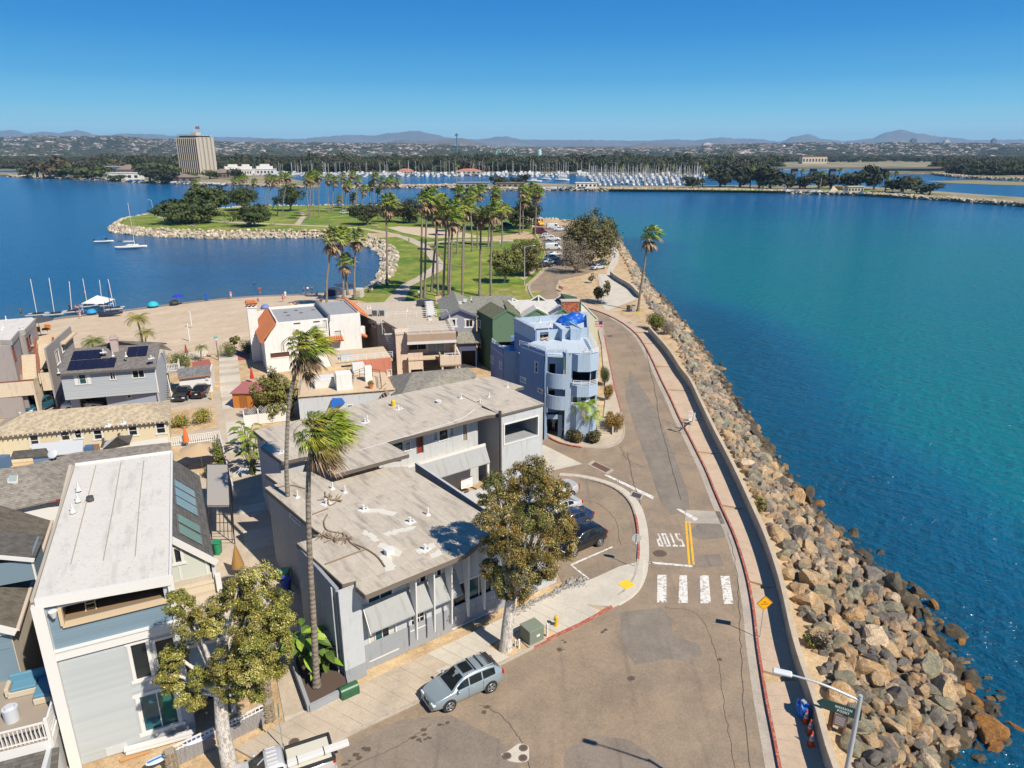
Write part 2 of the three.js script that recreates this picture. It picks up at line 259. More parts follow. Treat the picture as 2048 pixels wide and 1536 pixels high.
{
const pv=tag(new THREE.Group(),null,null,null,'structure');pv.name='street_pavement';scene.add(pv);
const far=smooth(GP([[470,1500],[560,1452],[640,1410],[720,1372],[815,1328],[905,1286],[1010,1236],[1080,1204],[1140,1178]]),24);
const L=smooth([...nearKerb],24);
for(let i=0;i<23;i++)for(let r=0;r<2;r++){
const a=L[i],b=L[i + 1],c=far[i + 1],d=far[i],e=.012/2,f=(p,q,t)=>p.clone().lerp(q,t),t0=r?.52:.055,t1=r?.99:.508,k0=e,k1=1 - e;
const pale=i>11;const P0=f(f(a,b,k0),f(d,c,k0),t0),P1=f(f(a,b,k1),f(d,c,k1),t0),P2=f(f(a,b,k1),f(d,c,k1),t1),P3=f(f(a,b,k0),f(d,c,k0),t1);
if(i>14&&i<19&&!r){mesh('verge',prism([P0,P1,P2,P3].map((p,q)=>q<2?p:p),-.05,.1),mDirt,pv);continue;}
mesh('paving_slab',prism([P0,P1,P2,P3],-.05,.13 + rr(-.004,.004),.006),pale?mConcPale:(i>10&&!r?mConcPale:mConc),pv);
}
const kb=tag(new THREE.Group(),null,null,null,'structure');kb.name='street_kerb';scene.add(kb);
for(let i=0;i<nearKerb.length - 1;i++)mesh('kerb_length',strip(nearKerb.slice(i,i + 2),0,-.17,-.05,.15,.012),i>20?mRedPaint:mConcWorn,kb);
struct('corner_apron',prism(GP([[1225,1216],[1255,1202],[1278,1183],[1286,1155],[1288,1120],[1270,1128],[1238,1136],[1190,1158],[1140,1178],[1080,1204],[1125,1266]]).slice(0,10),-.05,.135,.01),mConcPale);
const sO=smooth(GP([[1120,946],[1165,950],[1215,962],[1250,978],[1278,1005],[1293,1045],[1298,1090],[1297,1130],[1290,1162],[1272,1190],[1240,1212]]),36);
const sw=tag(new THREE.Group(),null,null,null,'structure');sw.name='concrete_swale';scene.add(sw);
for(let i=0;i<35;i +=2)mesh('swale_length',ribbon(sO.slice(i,i + 3),0,.72,.012),mConcPale,sw);
const sk=tag(new THREE.Group(),null,null,null,'structure');sk.name='island_kerb';scene.add(sk);
for(let i=0;i<35;i +=1)mesh('kerb_length',strip(sO.slice(i,i + 2),.74,.92,-.02,.14,.012),i>16&&i<27?mRedPaint:mConcWorn,sk);
const tp=thing('tactile_pad','yellow studded tactile pad set in the corner pavement','tactile pad',G(1253,1169,.14),null,.62);
mesh('pad_plate',box(.95,.012,.85,0,.006,0),plain([.82,.50,.02],.7),tp);const st=[];for(let i=0;i<9;i++)for(let j=0;j<8;j++)st.push(cyl(.028,.022,.01,-.42 + i*.105,.012,-.37 + j*.105,6));tag(mesh('stud',st,plain([.82,.50,.02],.7),tp),null,null,null,'stuff');
}
struct('corner_pavement',prism([...cornerKerb.slice(0,50),...GP([[1196,660],[1203,690],[1207,740],[1212,790],[1205,850],[1130,868],[1092,862]])],-.05,.13),mConc);
{const kb=tag(new THREE.Group(),null,null,null,'structure');kb.name='corner_kerb';scene.add(kb);for(let i=0;i<50;i++)mesh('kerb_length',strip(cornerKerb.slice(i,i + 2),-.16,.02,-.05,.16,.012),i<4||(i>14&&i<44)?mRedPaint:mConcWorn,kb);}
struct('driveway',flat(GP([[1088,890],[1118,905],[1165,928],[1100,942],[1060,950],[1040,900]]),.006),mConcPale);
const sheets=(name,polys,y,m)=>struct(name,polys.map((p)=>flat(GP(p),y)),m);
sheets('asphalt_patch',[[[1240,1225],[1322,1215],[1345,1240],[1340,1268],[1400,1290],[1402,1312],[1370,1322],[1335,1318],[1270,1330],[1245,1290]],[[1260,740],[1300,800],[1330,860],[1352,920],[1376,985],[1380,1024],[1340,1030],[1320,1000],[1300,940],[1278,880],[1262,830],[1250,790]],[[1396,1048],[1440,1045],[1456,1062],[1448,1076],[1400,1080],[1372,1066]]],.005,mAsphGrey);
sheets('light_patch',[[[1372,1020],[1440,1023],[1450,1048],[1370,1046]]],.006,mConcWorn);
sheets('grey_road_patch',[[[1380,1112],[1440,1108],[1448,1132],[1384,1136]],[[680,1500],[800,1440],[900,1430],[1000,1480],[1040,1536],[1000,1600],[700,1600]],[[1130,1500],[1190,1470],[1260,1480],[1340,1536],[1300,1640],[1120,1640]]],.004,asph([.232,.188,.148],[.205,.165,.13],19));
{
const cr=thing('crosswalk','zebra crossing of white bars across the street','crosswalk',V(0,0,0));
for(const[a,b,c,d,y0,y1]of[[1315,1333,1314,1333,1150,1205],[1359,1374,1357,1376,1151,1206],[1400,1417,1401,1422,1151,1207],[1441,1459,1448,1467,1152,1208]])mesh('painted_bar',flat(GP([[a,y0],[b,y0],[d,y1],[c,y1]]),.009),mWhitePaint,cr);
tag(mesh('stop_line',flat(GP([[1297,1123],[1386,1131],[1386,1135],[1297,1127]]),.009),mWhitePaint),'white painted stop line before the zebra crossing','road marking');
const yl=thing('centre_line','double yellow centre line ending at the crossing','road marking',V(0,0,0));for(const d of[0,8.5])mesh('painted_line',flat(GP([[1370 + d*.8,1043],[1374 + d*.8,1043],[1381 + d,1130],[1376.5 + d,1129]]),.01),mYellowPaint,yl);
tag(mesh('parking_line',flat(GP([[1142,1128],[1224,1093],[1226,1095],[1144,1131]]),.009),mWhitePaint),'white parking bay line beside the black car','road marking');
tag(mesh('parking_line',flat(GP([[1140,1130],[1143,1129],[1180,1158],[1176,1159]]),.009),mWhitePaint),'white parking line running to the planted corner','road marking');
tag(mesh('edge_line',flat(GP([[1208,950],[1214,949],[1308,993],[1306,999]]),.009),mWhitePaint),'white edge line between driveway and drain','road marking');
tag(mesh('edge_line',flat(GP([[1352,1018],[1358,1017],[1398,1038],[1390,1042]]),.012),mWhitePaint),'worn white line on the pale road patch','road marking');
const st=thing('stop_lettering','worn white STOP lettering painted on the road','road marking',V(0,0,0));
const o=G(1339,1080),ux=G(1313,1081).sub(G(1366,1081)).normalize(),uy=V(-ux.z,0,ux.x);if(uy.z<0)uy.negate();
const Lw=.42,Lh=2.05,s=.15,put=(k,rects)=>mesh('letter',rects.map((pts)=>flat(pts.map(([x,y])=>o.clone().addScaledVector(ux,(k - 1.5)*.56 +(x - .5)*Lw).addScaledVector(uy,(y - .5)*Lh)),.009)),mWhitePaint,st);
const q=(x0,y0,x1,y1)=>[[x0,y0],[x1,y0],[x1,y1],[x0,y1]],e=s/Lw,f=.11;
put(0,[q(0,0,1,f),q(0,.445,1,.445 + f),q(0,1 - f,1,1),q(0,.5,e,1 - f),q(1 - e,f,1,.5)]);
put(1,[q(0,1 - f,1,1),q(.5 - e/2,0,.5 + e/2,1 - f)]);
put(2,[q(0,0,e,1),q(1 - e,0,1,1),q(e,0,1 - e,f),q(e,1 - f,1 - e,1)]);
put(3,[q(0,0,e,1),q(e,1 - f,1,1),q(e,.42,1,.42 + f),q(1 - e,.42 + f,1,1 - f)]);
}
rs(31);
{
const ck=[];const crack=(pts,w)=>{const p=smooth(GP(pts),pts.length*7).map((q)=>q.add(V(rr(-.06,.06),0,rr(-.06,.06))));ck.push(ribbon(p,-w,w,.011));};
crack([[1290,690],[1300,740],[1312,790],[1318,840],[1330,880],[1345,940],[1362,1000]],.035);crack([[1255,905],[1262,940],[1270,975],[1282,1010]],.03);crack([[1240,892],[1256,920],[1288,935]],.02);
crack([[1455,1065],[1470,1120],[1478,1200],[1482,1300],[1488,1420],[1500,1540]],.02);crack([[1330,1215],[1390,1225],[1430,1300],[1450,1420],[1470,1540]],.012);crack([[1060,1540],[1040,1480],[1000,1430],[960,1410]],.018);crack([[700,1536],[800,1490],[860,1450]],.015);crack([[1120,1010],[1160,1000],[1200,1010],[1230,1040],[1240,1090]],.015);
crack([[1300,900],[1340,905],[1390,915]],.018);crack([[1270,830],[1310,835],[1350,850]],.015);
struct('road_crack',ck,plain([.075,.06,.048],.95));
const bl=[],blob=(px,py,r,n=9)=>{const c=G(px,py),k=rr(.5,1);bl.push(flat(Array.from({length:n},(_,i)=>{const a=i/n*2*PI,q=r*rr(.55,1.15);return V(c.x + cos(a)*q,0,c.z - sin(a)*q*k);}),.0125 + bl.length*.0001));};
for(const[x,y]of[[848,1470],[858,1476],[838,1480],[826,1476],[846,1460],[880,1450],[895,1446],[735,1500],[712,1510],[718,1516],[728,1498],[968,1425],[975,1414],[1212,1260],[1205,1265],[1130,1285],[1120,1300],[1440,1320],[1300,1125],[690,1530],[700,1522]]){blob(x,y,rr(.1,.26));blob(x + rr(-9,9),y + rr(-4,4),rr(.05,.14));}
struct('oil_stain',bl,plain([.095,.07,.05],.7));
}
// ---------- far shores, woods, hills ----------
const far=(px,d,y=0)=>V((px - 1024)/1421*d*CP,y,-d);
const mFarRock=pattern(mottle([.34,.28,.21],.7,[.1,.1,.2,.3,.5,.6,.6]),14,256,.4);
const mFarGround=pattern(mottle([.30,.24,.15],.3,W1,[.12,.14,.05]),160,256);
const mScrub=pattern(mottle([.075,.075,.05],.5,W1,[.17,.135,.10]),700,512);
const shoreLand=(name,front,back,m,y1=-.6)=>struct(name,prism([...GP(front,WL),...GP(back,WL).reverse()],-4,y1),m);
shoreLand('hotel_peninsula',[[-60,351],[30,353],[100,356],[170,358],[300,365],[420,369],[520,372],[610,376],[640,373]],[[-60,347],[60,348],[170,348],[300,349],[430,350],[520,352],[610,366],[640,371]],mFarGround);
shoreLand('breakwater_land',[[905,379],[980,380],[1060,380],[1200,381],[1400,383],[1500,384],[1640,388],[1720,391],[1860,399],[1960,406],[2100,417]],[[905,376],[980,370],[1060,369],[1200,375.5],[1400,375],[1500,374],[1640,374],[1740,378],[1860,386],[1960,394],[2100,404]],mFarGround);
shoreLand('far_shore',[[-400,341],[60,341],[170,344],[440,347],[620,348.5],[800,347],[1180,347.5],[1400,351],[1545,350],[1550,340],[1700,338.5],[1880,339],[1872,351],[1960,358],[2300,362]],[[-800,314],[60,314],[170,314],[440,314],[620,314],[800,314],[1180,314],[1400,314],[1545,314],[1550,314],[1700,314],[1880,314],[2000,314],[2200,314],[2700,314]],mFarGround);
struct('spit_lawn',[flat(GP([[1590,381],[1650,383],[1720,387],[1860,394],[1980,402],[2100,411],[2100,407],[1960,398],[1860,389],[1740,381],[1640,376.5]],-.6).map((p)=>p),-.58),flat(GP([[1220,378.3],[1400,379.8],[1600,382.4],[1600,380.6],[1400,378],[1220,376.8]],-.6),-.57)],mGrass);
struct('sand_bar',prism(GP([[1850,362],[1950,360.5],[2100,366],[2100,372],[1980,369],[1900,366]],WL),-3,WL + .12),plain([.24,.20,.08],.9));
const prof=(tbl,x)=>{let i=0;while(i<tbl.length - 2&&x>tbl[i + 1][0])i++;const a=tbl[i],b=tbl[i + 1];return lerp(a[1],b[1],ss(0,1,(x - a[0])/(b[0]- a[0])));};
function instanced(name,geo,mat,n,fn,label,cat,parent){
const im=new THREE.InstancedMesh(fin(geo,true),mat,n),o=new THREE.Object3D(),c=new THREE.Color();
for(let i=0;i<n;i++){o.scale.set(1,1,1);o.rotation.set(0,0,0);const k=fn(o,i);o.updateMatrix();im.setMatrixAt(i,o.matrix);if(k)im.setColorAt(i,c.setRGB(...k));}
if(parent){im.name=name;parent.add(im);}else{im.name=numbered(name);scene.add(im);}im.castShadow=im.receiveShadow=true;return tag(im,label,cat,null,'stuff');
}
function leafCloud(n,size,where,colour,opt={}){
const pos=new Float32Array(n*18),col=new Float32Array(n*18),nor=new Float32Array(n*18),a=V(),b=V(),c=V(),N=V(),e=V(),q=V();
for(let i=0;i<n;i++){
const p=where(i),s=size*rr(.6,1.3),out=opt.normal?opt.normal(p):p;N.set(out.x + rr(-1,1)*.8,out.y + rr(-.6,1)*.8,out.z + rr(-1,1)*.8).normalize();
a.set(rr(-1,1),rr(-1,1),rr(-1,1)).cross(N).normalize();b.crossVectors(N,a);const w=s*(opt.slim??.5);
const P0=p.clone().addScaledVector(a,-s),P1=p.clone().addScaledVector(b,-w).addScaledVector(N,s*.15),P2=p.clone().addScaledVector(a,s),P3=p.clone().addScaledVector(b,w).addScaledVector(N,s*.15);
const k=colour(p,i);[P0,P1,P2,P0,P2,P3].forEach((v,j)=>{pos.set([v.x,v.y,v.z],i*18 + j*3);nor.set([N.x,N.y,N.z],i*18 + j*3);col.set(k,i*18 + j*3);});
}
const g=new THREE.BufferGeometry();g.setAttribute('position',new THREE.BufferAttribute(pos,3));g.setAttribute('normal',new THREE.BufferAttribute(nor,3));g.setAttribute('color',new THREE.BufferAttribute(col,3));g.setAttribute('uv',new THREE.BufferAttribute(new Float32Array(n*12),2));return g;
}
const inBall=()=>{const a=R()*2*PI,u=rr(-1,1),r=Math.cbrt(R()),s=Math.sqrt(1 - u*u);return V(r*s*cos(a),r*u,r*s*sin(a));};
const mLeaf=new THREE.MeshPhysicalMaterial({vertexColors:true,roughness:.75,side:THREE.DoubleSide});
function crownGeo(lobes,n,size,cols,opt={}){
const tufts=opt.tuft?lobes.map((l)=>Array.from({length:opt.tuft},()=>{const d=inBall();d.multiplyScalar(Math.pow(d.length(),-.62)*rr(.75,1.12));return d;})):null;const wsum=lobes.reduce((s,l)=>s +(l[3]*l[5])**.9,0);let k=0,left=0;
return leafCloud(n,size,()=>{while(left<1){k=R()*lobes.length|0;left=1;if(R()>(lobes[k][3]*lobes[k][5])**.9/wsum*lobes.length)left=0;}left=0;
const l=lobes[k];if(tufts){const c=tufts[k][R()*opt.tuft|0],q=inBall().multiplyScalar(opt.tr??.3);return V(l[0]+(c.x + q.x)*l[3],l[1]+(c.y + q.y*.8)*l[4],l[2]+(c.z + q.z)*l[5]);}const d=inBall();const len=d.length(),t=lerp(len,Math.sqrt(len),opt.shell??.8)/max(len,.01);d.multiplyScalar(t*(1 + .2*sin(d.x*7 + k)*cos(d.z*6 + k*2)+(R()<.18?rr(0,.28):0)));return V(l[0]+ d.x*l[3],l[1]+ d.y*l[4],l[2]+ d.z*l[5]);},
(p)=>{const c=cols[(R()<.5?k*5 +(R()*2|0):R()*99)%cols.length|0],v=rr(.75,1.25);return c.map((x)=>x*v);},{normal:(p)=>{const l=lobes[k]||lobes[0];return V((p.x - l[0])/l[3],(p.y - l[1])/l[4]+ .25,(p.z - l[2])/l[5]);},slim:opt.slim});
}
rs(101);
const woodGeo=[0,1,2].map((v)=>{const lob=[];for(let i=0;i<7;i++)lob.push([rr(-.5,.5),rr(.35,.8),rr(-.5,.5),rr(.3,.5),rr(.18,.28),rr(.3,.5)]);return crownGeo(lob,420,.12,[[1,1,1],[.75,.8,.7],[1.25,1.2,1]]);});
const mWood=new THREE.MeshStandardMaterial({vertexColors:true,roughness:.9,side:THREE.DoubleSide});
const woodTint=()=>{const t=R();const c=t<.6?[.040,.050,.018]:t<.85?[.058,.060,.026]:[.07,.058,.032],v=rr(.7,1.3);return c.map((x)=>x*v);};
const wood=(label,n,fn)=>[0,1,2].forEach((v)=>instanced('distant_wood',woodGeo[v],mWood,n/3|0,(o,i)=>{const[p,h,w]=fn(i*3 + v);o.position.copy(p);o.scale.set(w,h,w);o.rotation.y=R()*6;return woodTint();},label,'wood'));
wood('dark belt of trees behind the marina and along the far shore',2400,()=>{const px=rr(180,1560),d=lerp(0,800,R()**1.3);return[far(px,d + prof([[180,1110],[440,1120],[620,1085],[800,1120],[1180,1110],[1400,1030],[1560,1040]],px),-1.5),rr(11,21)*(R()<.06?1.35:1),rr(10,20)];});
wood('green trees on the far right shore beyond the bridge',1300,()=>{const px=rr(1880,2250),d=lerp(0,1000,R()**1.3);return[far(px,d + prof([[1880,1080],[1960,960],[2050,950],[2300,900]],px),-1.5),rr(9,18),rr(9,17)];});
wood('low trees on the flats beyond the bridge',620,()=>{const px=rr(1420,1980),d=lerp(2050,2900,R());return[far(px,d,-1.5),rr(8,16),rr(10,22)];});
wood('trees on the shore at the far left',500,()=>{const px=rr(-60,330),d=lerp(1290,2300,R()**1.4);return[far(px,d,-1.5),rr(8,16),rr(10,20)];});
const mesaTop=[[-400,280],[0,279],[200,280],[340,284],[500,287],[700,290],[860,292],[1000,295],[1150,296],[1300,298],[1380,297],[1440,292],[1520,291],[1640,287],[1740,289],[1850,290],[1960,291],[2048,290],[2450,288]];
const mesaH=(px,t)=>{const d=lerp(2900,6000,t),top=30 +(300 - prof(mesaTop,px))/1421*6000/CP*1.02,c=fbm(px*.9 + 300,t*160,[.6,.5,.35,.2,0,0,0]);return max(0,top*ss(.0,.95,t + .16*c)*(1 + .08*c*t));};
{
const nx=240,nt=40,pos=[],ix=[];
for(let j=0;j<=nt;j++)for(let i=0;i<=nx;i++){const px=lerp(-420,2470,i/nx),t=j/nt,p=far(px,lerp(2900,6000,min(1,t*1.08))+ max(0,t - .93)*20000,0);pos.push(p.x,t>.985?-10:mesaH(px,min(1,t*1.08))- 2,p.z);}
for(let j=0;j<nt;j++)for(let i=0;i<nx;i++){const a=j*(nx + 1)+ i;ix.push(a,a + 1,a + nx + 1,a + 1,a + nx + 2,a + nx + 1);}
const g=new THREE.BufferGeometry();g.setAttribute('position',new THREE.BufferAttribute(new Float32Array(pos),3));g.setIndex(ix);g.computeVertexNormals();struct('mesa_hills',g,mScrub);
rs(202);
const hg=merge([tint(box(1,.55,1,0,.27,0),[1,1,1]),tint(new THREE.ConeGeometry(.78,.3,4).rotateY(PI/4).translate(0,.7,0),[.62,.52,.48])],true);
const spot=()=>{let px,t;do{px=rr(-100,2150);t=R()**.9;}while(fbm(px*1.4,t*300 + 50,[.8,.7,.5,.3,0,0,0])<-.25);return[px,t];};
instanced('distant_houses',hg,new THREE.MeshStandardMaterial({vertexColors:true,roughness:.9}),12500,(o)=>{const[px,t]=spot();const p=far(px,lerp(2900,6000,t));o.position.set(p.x,mesaH(px,t)- 3,p.z);const s=rr(9,22);o.scale.set(s*rr(1,1.7),rr(9,15),s);o.rotation.y=R()*3;const k=R(),v=rr(.35,.95);return k<.6?[v*.9,v*.86,v*.82]:k<.85?[v*.55,v*.44,v*.36]:[v*.32,v*.31,v*.33];},'mass of small pale houses covering the distant hills','houses');
instanced('distant_hill_trees',woodGeo[1],mWood,11000,(o)=>{const px=rr(-100,2150),t=R(),p=far(px,lerp(2850,6000,t));o.position.set(p.x,mesaH(px,t)- 4,p.z);const s=rr(12,34);o.scale.set(s,rr(8,15),s);return woodTint().map((x)=>x*1.35);},'dark trees scattered between the houses on the distant hills','trees');
}
function ridge(name,tbl,d,depth,m,foot=299.5){
const nx=420,nt=12,pos=[],ix=[];
for(let j=0;j<=nt;j++)for(let i=0;i<=nx;i++){const px=lerp(-420,2470,i/nx),t=j/nt,u=1 - abs(t*2 - 1),base=30 +(300 - prof(tbl,px))/1421*d/CP,n=fbm(px*2.1 + d,t*220,[.3,.35,.35,.25,.1,0,0]);const p=far(px,d +(t - .5)*depth);pos.push(p.x,max(-60,base)*ss(0,1,u +(u<.97?.17*n*u:0))+(u>.97?fbm(px*3,9,[0,.4,.4,.4,.4,0,0])*d*.0012:0)- 2,p.z);}
for(let j=0;j<nt;j++)for(let i=0;i<nx;i++){const a=j*(nx + 1)+ i;ix.push(a,a + 1,a + nx + 1,a + 1,a + nx + 2,a + nx + 1);}
const g=new THREE.BufferGeometry();g.setAttribute('position',new THREE.BufferAttribute(new Float32Array(pos),3));g.setIndex(ix);g.computeVertexNormals();struct(name,g,m);
}
const mHill=pattern(mottle([.10,.085,.06],.5,W1,[.16,.125,.09]),2600,256);
ridge('mountains',[[-420,274],[-60,270],[0,267],[30,264.5],[62,270],[95,268],[122,270],[160,265.5],[205,274],[250,271],[310,272],[350,275],[450,277],[600,280],[660,276],[700,273],[745,274],[790,270],[830,266.5],[870,272],[900,278],[955,281],[1005,276],[1050,281],[1150,282],[1300,283],[1345,281],[1390,282],[1440,277.5],[1475,280],[1500,280],[1560,284],[1585,276],[1612,271.5],[1645,281],[1690,284],[1740,279],[1768,268],[1795,264.5],[1830,271],[1885,277],[1960,282],[2060,281],[2470,279]],16000,6000,mHill);
ridge('foothills',[[-420,290],[0,290],[430,292],[480,286],[535,279.5],[590,285],[640,291],[740,291],[770,286],[805,282],[845,285],[890,281],[920,278],[955,285],[985,292],[1250,292],[1300,287],[1345,290],[1500,290],[1600,288],[2470,288]],9500,2500,mHill);
// ---------- boulders ----------
rs(303);
function boulder(seed){
rs(seed);const g=new THREE.IcosahedronGeometry(1,2),m=mergeVertices(new THREE.BufferGeometry().setAttribute('position',g.attributes.position.clone())),p=m.attributes.position,pl=[];
for(let i=0;i<13;i++)pl.push([V(rr(-1,1),rr(-1,1),rr(-1,1)).normalize(),rr(.52,.86)]);
const q=V();
for(let i=0;i<p.count;i++){q.fromBufferAttribute(p,i);for(const[n,d]of pl){const e=q.dot(n)- d;if(e>0)q.addScaledVector(n,-e);}q.multiplyScalar(1 + .06*sin(q.x*5 + seed)*cos(q.z*6 + seed)+ rr(-.018,.018));p.setXYZ(i,q.x,q.y,q.z);}
const o=m.toNonIndexed();o.computeVertexNormals();return fin(o);
}
const boulders=Array.from({length:9},(_,i)=>boulder(400 + i));
const rockMat=(c,c2,s)=>pattern((x,y)=>{const f=fbm(x,y,[.3,.3,.3,.35,.4,.5,.6]),t=ss(-.4,.6,fbm(x + 99,y*1.7 + 31,[.5,.6,.4,.3,.2,.1,0]));return c.map((v,i)=>lerp(v,c2[i],t)*[1.24,1.17,1.06][i]*(1 + .3*f)).concat(.5 + .4*f);},s,256,.09);
const rockMats=[rockMat([.34,.29,.22],[.22,.20,.17],1.7),rockMat([.45,.33,.20],[.34,.26,.17],2.1),rockMat([.42,.275,.145],[.48,.36,.24],1.9),rockMat([.17,.155,.145],[.235,.215,.185],1.6),rockMat([.22,.215,.165],[.30,.27,.19],1.8),rockMat([.50,.40,.29],[.36,.29,.21],2.3)];
const wetMats=[rockMat([.34,.16,.04],[.20,.11,.045],1.5),rockMat([.075,.065,.05],[.12,.09,.05],1.5),rockMat([.13,.115,.085],[.09,.08,.06],1.5)];
{
const sl=tag(new THREE.Group(),'sloping bank of grey and tan boulders between the sea wall and the channel','rock revetment');sl.name='rock_revetment';scene.add(sl);
const N=90,top=smooth(rockTop,N),bot=smooth([...channelShore].reverse(),N);
const pos=[],ix=[];for(let i=0;i<N;i++)for(const[t,y]of[[-.05,-.3],[.01,-.12],[.5,-1.7],[1.25,-4.4]]){const p=top[i].clone().lerp(bot[i],t);pos.push(p.x,y,p.z);}
for(let i=0;i<N - 1;i++)for(let j=0;j<3;j++){const a=i*4 + j;ix.push(a,a + 1,a + 4,a + 1,a + 5,a + 4);}
const g=new THREE.BufferGeometry();g.setAttribute('position',new THREE.BufferAttribute(new Float32Array(pos),3));g.setIndex(ix);g.computeVertexNormals();if(g.attributes.normal.getY(10)<0){g.setIndex(ix.slice().reverse());g.computeVertexNormals();}
struct('rock_bed',g,rockMat([.20,.16,.11],[.12,.10,.075],2));
rs(77);const list=[];
for(let s=0;s<N - 1;){
const i=s|0,f=s - i,a=top[i].clone().lerp(top[i + 1],f),b=bot[i].clone().lerp(bot[i + 1],f),w=a.distanceTo(b),seg=(top[i].distanceTo(top[i + 1])+ bot[i].distanceTo(bot[i + 1]))/2;
for(const lay of[0,1])for(let d=rr(-.9,-.1);d<w + 1.3;){
const big=R(),r=(lay?(big<.1?rr(.75,1.05):rr(.32,.68)):rr(.3,.55))*(a.z>-60?1:.92),t=(d + r*.5)/w,p=a.clone().lerp(b,t);if(R()>(lay?.12:.05)){const edge=t>.93;list.push([V(p.x + rr(-.4,.4),lerp(-.15,-2.75,min(1.15,max(0,t)))+(lay?.30:.02)*r + rr(-.1,.12),p.z + rr(-.5,.5)),r,t,edge]);}
d +=r*1.35;
}
s +=.82/seg;
}
list.sort((p,q)=>(q[1]/q[0].distanceTo(camera.position))-(p[1]/p[0].distanceTo(camera.position)));
const pick=(t,z)=>{const k=R();if(t>.84)return wetMats[k<.3?0:k<.75?1:2];const warm=ss(-75,-45,z);if(k<.17 + .1*warm)return rockMats[1];if(k<.2 + .28*warm)return rockMats[2];if(k<.36 + .26*warm)return rockMats[5];return rockMats[k<.62?0:k<.84?3:4];};
let n=0;const rest=boulders.map(()=>[]);
for(const[p,r,t]of list){
const v=R()*9|0,m=pick(t,p.z),e=[rr(0,6),rr(0,6),rr(0,6)],sc=[r*rr(.85,1.35),r*rr(.65,.95),r*rr(.8,1.2)],vis=p.z<-23.5;
if(n<300&&vis){const o=new THREE.Mesh(boulders[v],m);o.name='rock';o.position.copy(p);o.rotation.set(...e);o.scale.set(...sc);o.castShadow=o.receiveShadow=true;sl.add(o);n++;}
else rest[v].push([p,e,sc,m.map===rockMats[1].map||m===rockMats[5]?[1.35,1.02,.72]:m===rockMats[2]?[1.4,.95,.55]:m===wetMats[0]?[.75,.5,.24]:m===wetMats[1]?[.26,.22,.18]:m===wetMats[2]?[.4,.35,.28]:m===rockMats[3]?[.62,.58,.56]:m===rockMats[4]?[.8,.8,.62]:[.95,.85,.72]]);
}
const mStuff=rockMat([.30,.30,.30],[.36,.355,.35],1.8);
rest.forEach((l,v)=>l.length&&instanced('rock',boulders[v],mStuff,l.length,(o,i)=>{const[p,e,sc,c]=l[i];o.position.copy(p);o.rotation.set(...e);o.scale.set(...sc);return c;},null,null,sl));
const cove=tag(new THREE.Group(),'rim of pale boulders round the park lawn and the cove','rock edging');cove.name='rock_edging';scene.add(cove);
const pe=smooth(parkEdge,260),out=boulders.map(()=>[]);
for(let i=0;i<pe.length - 1;i++){const a=pe[i],b=pe[i + 1],L=a.distanceTo(b),dir=b.clone().sub(a).normalize(),nrm=V(dir.z,0,-dir.x),wide=i<62?lerp(5.6,4.2,i/62):4.4;for(let k=0;k<L*wide*1.0;k++){const u=R(),t=R(),p=a.clone().lerp(b,u).addScaledVector(nrm,(t - .1)*wide),r=rr(.45,.95);const v=R()<.2?rr(1.3,1.8):rr(.9,1.35);out[R()*9|0].push([V(p.x,lerp(.05,-2.6,t)+ .15,p.z),r,[v*1.05,v*.95,v*.8]]);}}
out.forEach((l,v)=>instanced('rock',boulders[v],mStuff,l.length,(o,i)=>{const[p,r,c]=l[i];o.position.copy(p);o.rotation.set(rr(0,6),rr(0,6),rr(0,6));o.scale.set(r*1.2,r*.8,r);return c;},null,null,cove));
const bank=[];for(let i=0;i<pe.length - 1;i++){const a=pe[i],b=pe[i + 1],dir=b.clone().sub(a).normalize(),nrm=V(dir.z,0,-dir.x),w=4.6;bank.push(slab([V(a.x,-.05,a.z),V(b.x,-.05,b.z),V(b.x + nrm.x*w,-3.3,b.z + nrm.z*w),V(a.x + nrm.x*w,-3.3,a.z + nrm.z*w)],.5));}
struct('rock_bank',bank,rockMat([.28,.23,.17],[.2,.17,.13],2));
const rim=(label,name,pts,n,wd,hh)=>{const L=smooth(GP(pts,WL),200);const g=tag(new THREE.Group(),label,'rock edging');g.name=name;scene.add(g);instanced('rock',boulders[2],mStuff,n,(o)=>{const s=R()*198,i=s|0,p=L[i].clone().lerp(L[i + 1],s - i);o.position.set(p.x + rr(-.5,.5)*wd,WL + rr(-.1,hh),p.z + rr(-.5,.5)*wd);const r=rr(.7,1.5);o.scale.set(r*1.4,r*.8,r);o.rotation.set(0,R()*6,rr(-.4,.4));const v=rr(.7,1.3);return[v,v*.87,v*.68];},null,null,g);};
rim('grey stone rim along the front of the long far spit','spit_rocks',[[1060,380],[1200,381.5],[1400,383.5],[1500,384.5],[1640,388.5],[1720,391.5],[1860,399.5],[1960,406.5],[2100,417.5]],5200,6,2.2);
rim('low breakwater of pale stones in front of the marina inlet','stone_breakwater',[[690,376.5],[770,376],[850,375],[910,374]],1600,7,2.4);
rim('second stretch of stone breakwater right of the landing sheds','stone_breakwater',[[905,379.5],[960,380.5],[1010,380.5],[1065,380.5]],900,6,2.2);
rim('brown stone rim of the hotel shore','shore_rocks',[[20,353],[100,356.5],[170,358.5],[300,365.5],[420,369.5],[520,372.5],[610,376.5]],2400,6,1.8);
rim('rocky shore on the far right beyond the bridge','shore_rocks',[[1868,349],[1900,353],[1960,358],[2100,362]],900,8,3);
}
